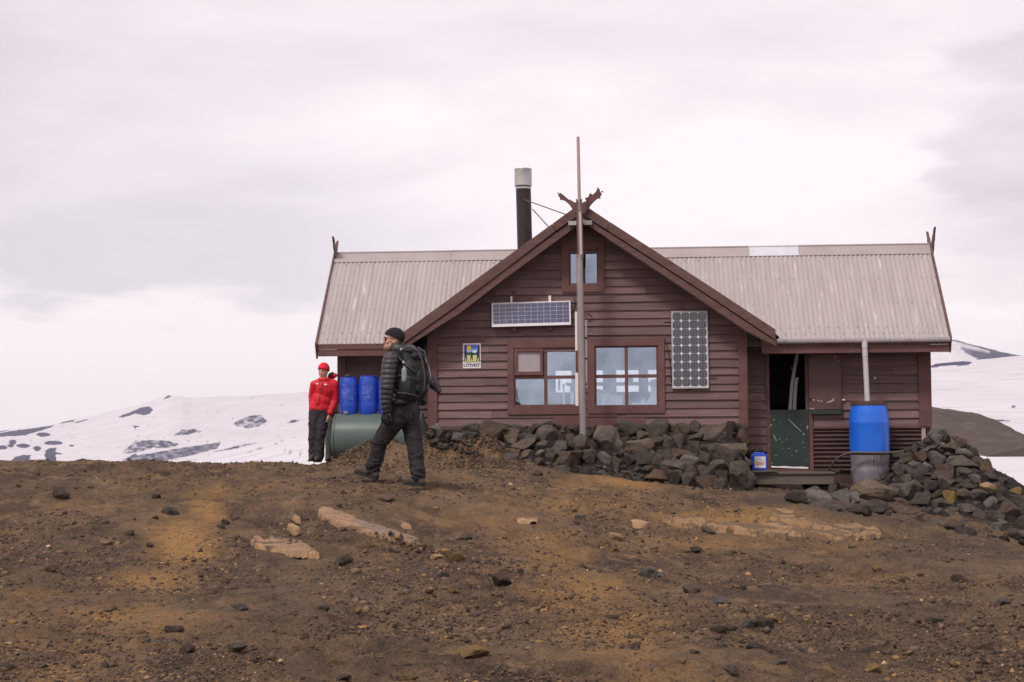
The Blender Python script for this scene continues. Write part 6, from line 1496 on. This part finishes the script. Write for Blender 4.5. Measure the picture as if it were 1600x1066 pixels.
def hiker():
    s = 138.3; px0, py0 = 618., 757.; Y = 18.8; o = Wp(px0, py0, Y)
    g = max(gz(o.x + .25, Y - .06), gz(o.x - .3, Y + .1)) - .0
    def J(px, py, y): return Vector(((px - px0) / s, y, (py0 - py) / s))
    fw = Vector((-.90, .43, 0)).normalized(); lf = Vector((0, 0, 1)).cross(fw)
    pel = J(633, 640, 0); hl, hr = pel + lf * .085 + Vector((0, 0, -.02)), pel - lf * .085 + Vector((0, 0, -.02))
    kl, al = J(594, 690, .02), J(581.5, 735, .10); kr, ar = J(647.5, 693, .0), J(654.5, 744, -.10)
    heel_l, toe_l = J(587.5, 749, .06), J(553.5, 739, .16); heel_r, toe_r = J(661, 759.5, -.13), J(634, 757.5, .01)
    neck = J(624.5, 555, -.02); chest = J(631, 585, -.0); waist = J(634, 622, 0)
    sl, sr = neck + lf * .185 + Vector((0, 0, -.065)), neck - lf * .185 + Vector((0, 0, -.065))
    el, wl2 = J(608, 606, -.24), J(605.5, 640, -.20); er, wr2 = sr + Vector((.02, .06, -.29)), sr + fw * .16 + Vector((0, .03, -.50))
    hc = J(615.2, 533.2, -.03); hf = Vector((-.985, -.16, .06)); HR = frame(hf)
    base = (o.x, Y, o.z); RT = frame(fw)
    t = None
    # the body itself
    b = MB(); head(b, hc, HR, 1.0); b.capsule(hc + HR @ Vector((-.03, 0, -.06)), neck + Vector((0, 0, -.02)), .058, .062)
    b.ell(chest, (.105, .165, .20), RT); b.ell(waist, (.10, .145, .16), RT); b.ell(pel, (.105, .15, .12), RT); limb(b, [neck, sl], [.06, .055]); limb(b, [neck, sr], [.06, .055])
    limb(b, [sl, el, wl2], [.052, .040, .028]); limb(b, [sr, er, wr2], [.052, .040, .028]); limb(b, [hl, kl, al], [.078, .052, .036]); limb(b, [hr, kr, ar], [.078, .052, .036])
    hand(b, wl2 + Vector((-.005, 0, -.01)), (-.12, .05, -1), (.5, .9, 0), -1, 1.0, .45); hand(b, wr2, fw * .5 + Vector((0, 0, -.85)), (0, -1, 0), 1, 1.0, .5)
    body = blob('person', b, .0065, MT['skin'], None, 2, loc=base)
    tag(body, 'person in black beanie and dark puffy jacket striding left, sunglasses on', 'person')
    # jacket: torso, sleeves, hood; horizontal quilting
    b = MB(); b.ell(chest, (.142, .198, .235), RT); b.ell(waist + Vector((0, 0, .0)), (.135, .178, .20), RT); b.capsule(waist + Vector((0, 0, -.03)) + lf * .05, pel + Vector((0, 0, .02)) + lf * .055, .125, .128); b.capsule(waist + Vector((0, 0, -.03)) - lf * .05, pel + Vector((0, 0, .02)) - lf * .055, .125, .128)
    limb(b, [neck + Vector((0, 0, -.05)), sl], [.105, .092]); limb(b, [neck + Vector((0, 0, -.05)), sr], [.105, .092])
    limb(b, [sl, sl.lerp(el, .5), el, wl2.lerp(el, .5), wl2], [.094, .088, .078, .070, .054]); limb(b, [sr, er, wr2], [.092, .077, .056])
    def quilt(co):
        z = co[:, 2] + .022 * fbm(co * 6, 2, 5); ph = np.abs(np.sin(np.pi * z / .056)); return .012 * (ph ** .6) - .006 + .008 * fbm(co * 11, 3, 8)
    blob('jacket', b, .0075, MT['puffy'], body, 3, disp=quilt)
    b = MB(); hb = neck + Vector((0, 0, .035)) - fw * .05
    for q in np.linspace(-2.5, 2.5, 15):
        p = hb + fw * (.085 * math.cos(q) + .02) + lf * .098 * math.sin(q) + Vector((0, 0, .028 - .03 * math.cos(q) * -1)); b.ell(p, (.046, .046, .056))
    b.ell(hb - fw * .085 + Vector((0, 0, .0)), (.085, .12, .075), RT)
    blob('hood', b, .008, MT['puffy'], body, 3, disp=wr(14, .007, 12))
    b = MB(); pl2 = pel + Vector((0, 0, -.005)); b.capsule(pl2 + lf * .05 + Vector((0, 0, .035)), pl2 + lf * .05 - Vector((0, 0, .035)), .135, .133); b.capsule(pl2 - lf * .05 + Vector((0, 0, .035)), pl2 - lf * .05 - Vector((0, 0, .035)), .135, .133)
    blob('hem', b, .0085, mat('jacket_hem', (.030, .026, .028), (.044, .038, .04), 9, .7, .003, 26), body, 4, disp=wr(11, .006, 19))
    # trousers
    b = MB(); b.ell(pel + Vector((0, 0, -.04)), (.125, .165, .14), RT)
    limb(b, [hl + Vector((0, 0, .0)), hl.lerp(kl, .5), kl, kl.lerp(al, .5), al + Vector((.0, 0, .01))], [.122, .110, .088, .079, .078]); limb(b, [hr, hr.lerp(kr, .5), kr, kr.lerp(ar, .5), ar + Vector((.0, 0, .01))], [.122, .108, .088, .079, .078])
    def tw(co):
        h = np.clip((.42 - co[:, 2]) / .3, 0, 1); r = 1 - np.abs(fbm(co * np.array([7, 7, 9]), 3, 17)) * 2; return .016 * fbm(co * np.array([7, 7, 5]), 3, 14) + .012 * np.clip(r, 0, 1) ** 3 + h * .007 * np.sin(co[:, 2] * 85 + 9 * fbm(co * 6, 2, 3))
    blob('trousers', b, .0085, MT['trouser'], body, 4, disp=tw)
    for nm, a, h, tt in (('boot', al, heel_l, toe_l), ('boot', ar, heel_r, toe_r)):
        b = MB(); boot(b, a, h + Vector((0, 0, .015)), tt + Vector((0, 0, .012))); bo = blob(nm, b, .006, MT['bootm'], body, 3, disp=wr(20, .003, 4))
        b = MB(); sole(b, h, tt); b.build('sole', MT['solem'], bo, bevel=.004)
        b = MB(); d = (tt - h).normalized(); l = Vector((0, 0, 1)).cross(d).normalized()
        for k in range(5):
            c = h + d * (.10 + .028 * k) + Vector((0, 0, .115 - .011 * k)); b.tube([c - l * .028, c + Vector((0, 0, .006)), c + l * .028], .004, 6)
        b.build('lace', MT['packgrey'], bo, smooth=True)
    # gloved hand over the thigh
    b = MB(); hand(b, wl2 + Vector((-.005, 0, -.015)), (-.12, .05, -1), (.5, .9, 0), -1, 1.16, .5); b.capsule(wl2 + Vector((0, 0, .03)), wl2 + Vector((0, 0, -.03)), .042, .038); blob('glove', b, .0055, MT['glove'], body, 2)
    # beanie, glasses, stubble and hair at the nape
    b = MB(); P = lambda f, l, u: hc + HR @ Vector((f, l, u))
    bm = MB(); bm.ell(P(-.016, 0, .048), (.112, .090, .098), HR); bn = bm.v; keep = []
    # trim below a plane that dips towards the ear and nape
    bm2 = bmesh.new(); me = bm.mesh('tmp'); bm2.from_mesh(me); bmesh.ops.bisect_plane(bm2, geom=list(bm2.verts) + list(bm2.edges) + list(bm2.faces), plane_co=P(.07, 0, .062), plane_no=HR @ Vector((.40, 0, -1)), clear_outer=True)
    bm2.to_mesh(me); bm2.free(); sl_ = link('beanie', me, MT['beanie'], body, True)
    md = sl_.modifiers.new('thick', 'SOLIDIFY'); md.thickness = .008; md.offset = 1
    b = MB()
    for k in (-1, 1): b.ell(P(.098, k * .034, .016), (.007, .031, .023), HR)
    gl = b.build('sunglasses', MT['lens'], body, smooth=True)
    b = MB()
    for k in (-1, 1):
        b.tube([P(.104, k * .004, .026), P(.100, k * .066, .028), P(.06, k * .082, .024), P(-.01, k * .085, .012)], .0042, 6)
    b.build('spectacle_frame', MT['black'], gl, smooth=True)
    b = MB(); b.ell(P(.045, 0, -.075), (.060, .060, .047), HR); b.ell(P(.066, 0, -.093), (.029, .031, .024), HR); blob('stubble', b, .006, mat('grey_stubble', (.30, .17, .125), (.36, .21, .155), 90, .8), body, 3, push=.0005)
    b = MB(); b.ell(P(-.06, 0, -.02), (.045, .074, .055), HR); blob('hair', b, .007, MT['hair'], body, 2)
    # rucksack: carried, so a thing of its own
    bk = -fw; pk0 = J(649, 588, 0) 
    rk = empty('rucksack', base, 0, 'black hiking rucksack on the back of the striding person, grey pouch hanging from it', 'rucksack')
    tilt = Vector((.16, -.02, 1)).normalized(); c0 = chest + bk * .155 + lf * .075 + Vector((.0, 0, -.02)); 
    def Q(d, l, u): return c0 + bk * d + lf * l + tilt * u + bk * (u * -.12)
    R2 = frame(bk, tilt)
    b = MB()
    b.ell(Q(.0, 0, -.13), (.13, .165, .17), R2); b.ell(Q(-.0, 0, .03), (.125, .16, .20), R2); b.ell(Q(-.03, 0, .17), (.105, .135, .13), R2); b.ell(Q(-.055, 0, .24), (.09, .12, .075), R2); b.capsule(Q(0, -.08, -.2), Q(0, .08, -.2), .11, .11)
    pb = blob('pack_body', b, .009, MT['pack'], rk, 4, disp=lambda co: .007 * fbm(co * 9, 3, 21) + .008 * np.clip(1 - 2.5 * np.abs(fbm(co * 8, 2, 24)), 0, 1) ** 3)
    b = MB(); b.ell(Q(-.03, 0, .27), (.12, .135, .05), R2); b.capsule(Q(.06, -.07, .21), Q(.06, .07, .21), .05, .05); blob('pack_lid', b, .008, MT['pack'], rk, 3, disp=wr(12, .008, 25))
    b = MB(); b.ell(Q(.12, 0, -.07), (.055, .11, .16), R2); b.ell(Q(.12, 0, -.15), (.06, .11, .09), R2); blob('front_pocket', b, .008, MT['pack'], rk, 4, disp=wr(10, .009, 27))
    b = MB(); b.ell(Q(.01, .165, -.13), (.085, .04, .13), R2); blob('side_pocket', b, .007, MT['pack'], rk, 3, disp=wr(13, .008, 28))
    b = MB(); b.ell(Q(.01, -.165, -.13), (.085, .04, .13), R2); blob('side_pocket', b, .008, MT['pack'], rk, 3)
    b = MB(); b.capsule(Q(.0, .175, -.06), Q(-.01, .17, .05), .034, .033); b.capsule(Q(-.01, .17, .05), Q(-.012, .168, .085), .018, .016); b.build('water_bottle', MT['bottle'], rk, smooth=True)
    st = MB()
    for l in (-.055, .055): st.tube([Q(-.0, l * 1.6, .325), Q(.10, l * 1.4, .27), Q(.155, l, .14), Q(.19, l, -.02), Q(.188, l, -.16), Q(.10, l, -.29)], .0075, 6)
    st.tube([Q(-.10, .155, .2), Q(.03, .172, .10), Q(.12, .13, .02)], .007, 6); st.tube([Q(-.08, .168, .0), Q(.04, .176, -.02), Q(.14, .12, -.06)], .007, 6); st.tube([Q(-.08, .19, -.2), Q(.04, .2, -.21), Q(.15, .11, -.24)], .007, 6)
    st.build('strap', MT['packgrey'], rk, smooth=True)
    st = MB(); st.tube([Q(.09, -.10, .20), Q(.15, -.095, .10), Q(.185, -.09, .0), Q(.185, -.085, -.06)], .006, 8); st.build('trekking_pole', MT['galv'], rk, smooth=True)
    b = MB(); z = [Q(-.115, .11, .31), Q(-.02, .178, .2)]
    for p in (Q(-.09, .125, .29), Q(-.02, .18, .14)): b.ell(p, (.014, .014, .018))
    b.build('buckle', MT['galv'], rk, smooth=True)
    st = MB()
    for k in (-1, 1): limb(st, [sl.lerp(sr, .5 - .28 * k) + Vector((0, 0, .085)) - fw * .10, sl.lerp(sr, .5 - .30 * k) + Vector((0, 0, .09)) + fw * .03, chest.lerp(sl if k > 0 else sr, .75) + fw * .15 + Vector((0, 0, -.02)), waist + lf * k * .19 + fw * .04 + Vector((0, 0, .06)), waist + lf * k * .16 - fw * .14], [.024, .024, .022, .018, .018])
    blob('shoulder_strap', st, .009, MT['pack'], rk, 2)
    b = MB(); limb(b, [waist + lf * .20 - fw * .12 + Vector((0, 0, -.05)), waist + lf * .215 + fw * .02 + Vector((0, 0, -.06)), waist + lf * .12 + fw * .19 + Vector((0, 0, -.07))], [.04, .034, .022]); limb(b, [waist - lf * .20 - fw * .12 + Vector((0, 0, -.05)), waist - lf * .215 + fw * .02 + Vector((0, 0, -.06)), waist - lf * .12 + fw * .19 + Vector((0, 0, -.07))], [.04, .034, .022]); blob('hip_belt', b, .009, MT['pack'], rk, 2)
    b = MB(); p0, p1, p2 = J(671, 592, .02), J(679, 602, -.02), J(686, 611, -.03); limb(b, [p0, p1, p2], [.052, .060, .036]); blob('hanging_pouch', b, .007, mat('grey_stuff_sack', (.035, .030, .033), (.055, .048, .052), 8, .75, .003, 30), rk, 3, disp=wr(15, .005, 30))
    b = MB(); b.tube([Q(.12, -.1, .06), J(668, 588, .03), p0], .006, 6); b.tube([Q(.08, .02, -.30), Q(.06, .03, -.38), Q(.09, .02, -.46)], .008, 6); b.tube([Q(.10, -.02, -.30), Q(.12, -.03, -.36)], .007, 6); b.build('loose_strap', MT['packgrey'], rk, smooth=True)
hiker()

def red_person():
    Y = 26.75; s = FOC / Y; px0, py0 = 499., 721.; o = Wp(px0, py0, Y)
    def J(px, py, y): return Vector(((px - px0) / s, y, (py0 - py) / s))
    fw = Vector((-.18, -1, 0)).normalized(); lf = Vector((0, 0, 1)).cross(fw); RT = frame(fw)
    pel = J(499, 641, 0); waist = J(502, 626, -.0); chest = J(507, 608, 0); neck = J(507, 594, .0); hc = J(505.5, 581.5, -.03)
    sl, sr = J(521, 602, .0), J(492, 602, -.0); el, wl2 = J(522.5, 626, .03), J(515.5, 648, -.05); er, wr2 = J(488.0, 620, .06), J(487.5, 640, .02)
    hl, hr = J(504.5, 645, 0), J(493, 645, 0); kl, al = J(501, 680, -.03), J(497.5, 714, .0); kr, ar = J(489.5, 681, -.0), J(488.8, 712, .06)
    toe_l, heel_l = J(495, 722, -.18), J(499, 722, .05); toe_r, heel_r = J(486, 720.5, -.12), J(490, 720.5, .11)
    HR = frame(Vector((-.32, -.95, -.10)), Vector((.12, 0, 1))); base = (o.x, Y, o.z)
    b = MB(); head(b, hc, HR, .93); b.capsule(hc + HR @ Vector((-.03, 0, -.06)), neck, .052, .056); b.ell(chest, (.10, .15, .16), RT); b.ell(waist, (.095, .13, .14), RT); b.ell(pel, (.10, .135, .10), RT)
    limb(b, [neck, sl, el, wl2], [.05, .048, .036, .026]); limb(b, [neck, sr, er, wr2], [.05, .048, .036, .026]); limb(b, [hl, kl, al], [.07, .048, .034]); limb(b, [hr, kr, ar], [.07, .048, .034])
    hand(b, wl2, (-.22, -.12, -1), (-.8, .5, 0), -1, 1.0, .35); hand(b, wr2, (.5, .2, -.8), (.7, .7, 0), 1, 1.0, .4)
    body = blob('person', b, .0065, MT['skin'], None, 2, loc=base)
    tag(body, 'person in red jacket and red beanie leaning at the left hut corner', 'person')
    b = MB(); b.ell(chest, (.132, .172, .185), RT); b.ell(waist, (.13, .160, .17), RT); b.capsule(pel + lf * .055 + Vector((0, 0, .07)), pel + lf * .055 + Vector((0, 0, .03)), .115, .118); b.capsule(pel - lf * .055 + Vector((0, 0, .07)), pel - lf * .055 + Vector((0, 0, .03)), .115, .118)
    limb(b, [neck + Vector((0, 0, -.045)), sl, sl.lerp(el, .5), el, wl2 + Vector((.005, 0, .03))], [.088, .082, .080, .073, .052]); limb(b, [neck + Vector((0, 0, -.045)), sr, sr.lerp(er, .5), er, wr2 + Vector((0, 0, .02))], [.088, .080, .076, .070, .052])
    def fold(co): return .008 * fbm(co * np.array([8, 8, 6]), 3, 44) + .005 * np.clip(1 - 2.2 * np.abs(fbm(co * np.array([6, 6, 7]), 3, 45)), 0, 1) ** 3 + .003 * np.sin(co[:, 2] * 60 + 4 * fbm(co * 6, 2, 46)) * np.clip((.95 - co[:, 2]) * 6, 0, 1)
    jk = blob('jacket', b, .0075, MT['red'], body, 4, disp=fold)
    b = MB()
    for q in np.linspace(-2.4, 2.4, 13): b.ell(neck + Vector((0, 0, .0)) + fw * (.075 * math.cos(q) + .012) + lf * .082 * math.sin(q) + Vector((0, 0, -.012 + .012 * math.cos(q))), (.033, .033, .042))
    blob('collar', b, .007, MT['red'], body, 3, disp=wr(15, .006, 47))
    b = MB(); b.ell(J(519.5, 588, .06), (.06, .05, .045)); b.ell(J(523, 587, .04), (.045, .045, .04)); b.ell(J(516, 589, .08), (.05, .05, .05)); blob('hood', b, .007, MT['red'], body, 3, disp=wr(18, .010, 48))
    b = MB(); b.ell(J(516.5, 586.2, .0), (.035, .045, .034)); b.ell(J(519, 583.6, .02), (.03, .04, .022)); blob('hood_lining', b, .007, MT['trouser2'], body, 3, disp=wr(18, .006, 49))
    fz_ = fw * .148
    b = MB(); b.tube([neck + fw * .10 + Vector((0, 0, -.03)), chest + fw * .150 + Vector((0, 0, .03)) , waist + fw * .149, waist + fw * .145 + Vector((-.02, 0, -.09))], .005, 6); b.build('zip', MT['trouser2'], jk, smooth=True)
    b = MB(); 
    for x, y in ((497.6, 600.6), (510.4, 601.8)):
        p = J(x, y, 0); b.ell(Vector((p.x, -.168 if x < 505 else -.155, p.z)), (.020, .006, .014))
    b.build('chest_badge', MT['white'], jk, smooth=True)
    b = MB(); b.ell(pel + Vector((0, 0, -.03)), (.115, .150, .12), RT); limb(b, [hl, hl.lerp(kl, .5), kl, kl.lerp(al, .6), al + Vector((0, 0, .0))], [.105, .098, .084, .080, .083]); limb(b, [hr, hr.lerp(kr, .5), kr, kr.lerp(ar, .6), ar + Vector((0, 0, .0))], [.105, .098, .084, .080, .080])
    blob('trousers', b, .0085, MT['trouser2'], body, 4, disp=lambda co: .015 * fbm(co * np.array([8, 8, 5]), 3, 51) + .012 * np.clip(1 - 2 * np.abs(fbm(co * np.array([7, 7, 8]), 3, 57)), 0, 1) ** 3)
    for a, h, tt in ((al, heel_l, toe_l), (ar, heel_r, toe_r)):
        b = MB(); boot(b, a, h + Vector((0, 0, .012)), tt + Vector((0, 0, .012)), .04); bo = blob('boot', b, .007, MT['bootm'], body, 3); b = MB(); sole(b, h, tt); b.build('sole', MT['solem'], bo)
    P = lambda f, l, u: hc + HR @ Vector((f * .93, l * .93, u * .93))
    bm = MB(); bm.ell(P(-.012, 0, .046), (.106, .085, .102), HR); me = bm.mesh('beanie'); b2 = bmesh.new(); b2.from_mesh(me); bmesh.ops.bisect_plane(b2, geom=list(b2.verts) + list(b2.edges) + list(b2.faces), plane_co=P(.07, 0, .050), plane_no=HR @ Vector((.30, 0, -1)), clear_outer=True); b2.to_mesh(me); b2.free()
    o2 = link('beanie', me, MT['redknit'], body, True); md = o2.modifiers.new('thick', 'SOLIDIFY'); md.thickness = .007; md.offset = 1
    for q in (-1, 1):
        b = MB(); b.ell(P(.086, q * .031, .012), (.006, .011, .005), HR); b.build('eye', MT['black'], body, smooth=True)
    b = MB(); b.capsule(P(.090, -.02, -.062), P(.090, .02, -.062), .004, .004); b.build('lips', mat('lips', (.30, .10, .085), rough=.5), body, smooth=True)
    for q in (-1, 1):
        b = MB(); b.capsule(P(.091, q * .018, .036), P(.080, q * .05, .034), .005, .004); b.build('eyebrow', MT['hair'], body, smooth=True)
    # someone bending down behind, only a trouser leg in view
    Y2 = 27.5; s2 = FOC / Y2; o = Wp(515, 721, Y2)
    def K(px, py, y): return Vector(((px - 515) / s2, y, (721 - py) / s2))
    hipc = K(519, 641, .05); ch2 = K(516, 632, .50); nk2 = K(515, 634, .70); hd2 = K(515, 640, .83); HR2 = frame(Vector((0, .8, -.6)), Vector((0, .6, .8))); lf2 = Vector((1, 0, 0))
    b = MB(); head(b, hd2, HR2, .93); b.capsule(hd2, nk2, .055, .06); R3 = frame(Vector((0, .2, -1)), Vector((0, 1, .2)))
    b.ell(ch2, (.10, .15, .18), R3); b.ell(hipc.lerp(ch2, .5), (.1, .14, .18), R3); b.ell(hipc, (.12, .14, .12)); kk = [K(515.8, 684, .0), K(514.5, 714, .06), K(521, 684, .02), K(523, 713, .08)]
    limb(b, [hipc + Vector((-.07, 0, 0)), kk[0], kk[1]], [.075, .05, .035]); limb(b, [hipc + Vector((.05, 0, 0)), kk[2], kk[3]], [.075, .05, .035])
    for q in (-1, 1): limb(b, [ch2 + Vector((q * .15, .12, 0)), ch2 + Vector((q * .15, .16, -.26)), ch2 + Vector((q * .08, .26, -.45))], [.045, .036, .026]); hand(b, ch2 + Vector((q * .08, .26, -.45)), (0, .3, -1), (-q, 0, 0), q, 1.0, .5)
    body2 = blob('person', b, .008, MT['skin'], None, 2, loc=tuple(o)); tag(body2, 'person in grey-green trousers mostly hidden behind the one in red', 'person')
    b = MB(); b.ell(hipc, (.145, .16, .14)); limb(b, [hipc + Vector((-.06, 0, 0)), kk[0], kk[0].lerp(kk[1], .6), kk[1]], [.112, .082, .076, .074]); limb(b, [hipc + Vector((.05, 0, 0)), kk[2], kk[2].lerp(kk[3], .6), kk[3]], [.112, .082, .076, .074])
    blob('trousers', b, .009, MT['trouser3'], body2, 4, disp=lambda co: .014 * fbm(co * np.array([8, 8, 6]), 3, 52))
    b = MB(); b.ell(ch2, (.13, .19, .22), R3); b.ell(hipc.lerp(ch2, .5), (.13, .17, .22), R3)
    for q in (-1, 1): limb(b, [ch2 + Vector((q * .15, .12, 0)), ch2 + Vector((q * .15, .16, -.26)), ch2 + Vector((q * .09, .25, -.41))], [.075, .062, .05])
    blob('jacket', b, .009, MT['trouser2'], body2, 4)
    b = MB(); b.ell(hd2 + HR2 @ Vector((-.02, 0, .03)), (.10, .08, .10), HR2); b.build('hair', MT['hair'], body2, smooth=True)
    for a in (kk[1], kk[3]):
        b = MB(); boot(b, a, a + Vector((0, .06, -.075)), a + Vector((-.03, -.18, -.075)), .042); blob('boot', b, .008, MT['bootm'], body2, 2)
red_person()
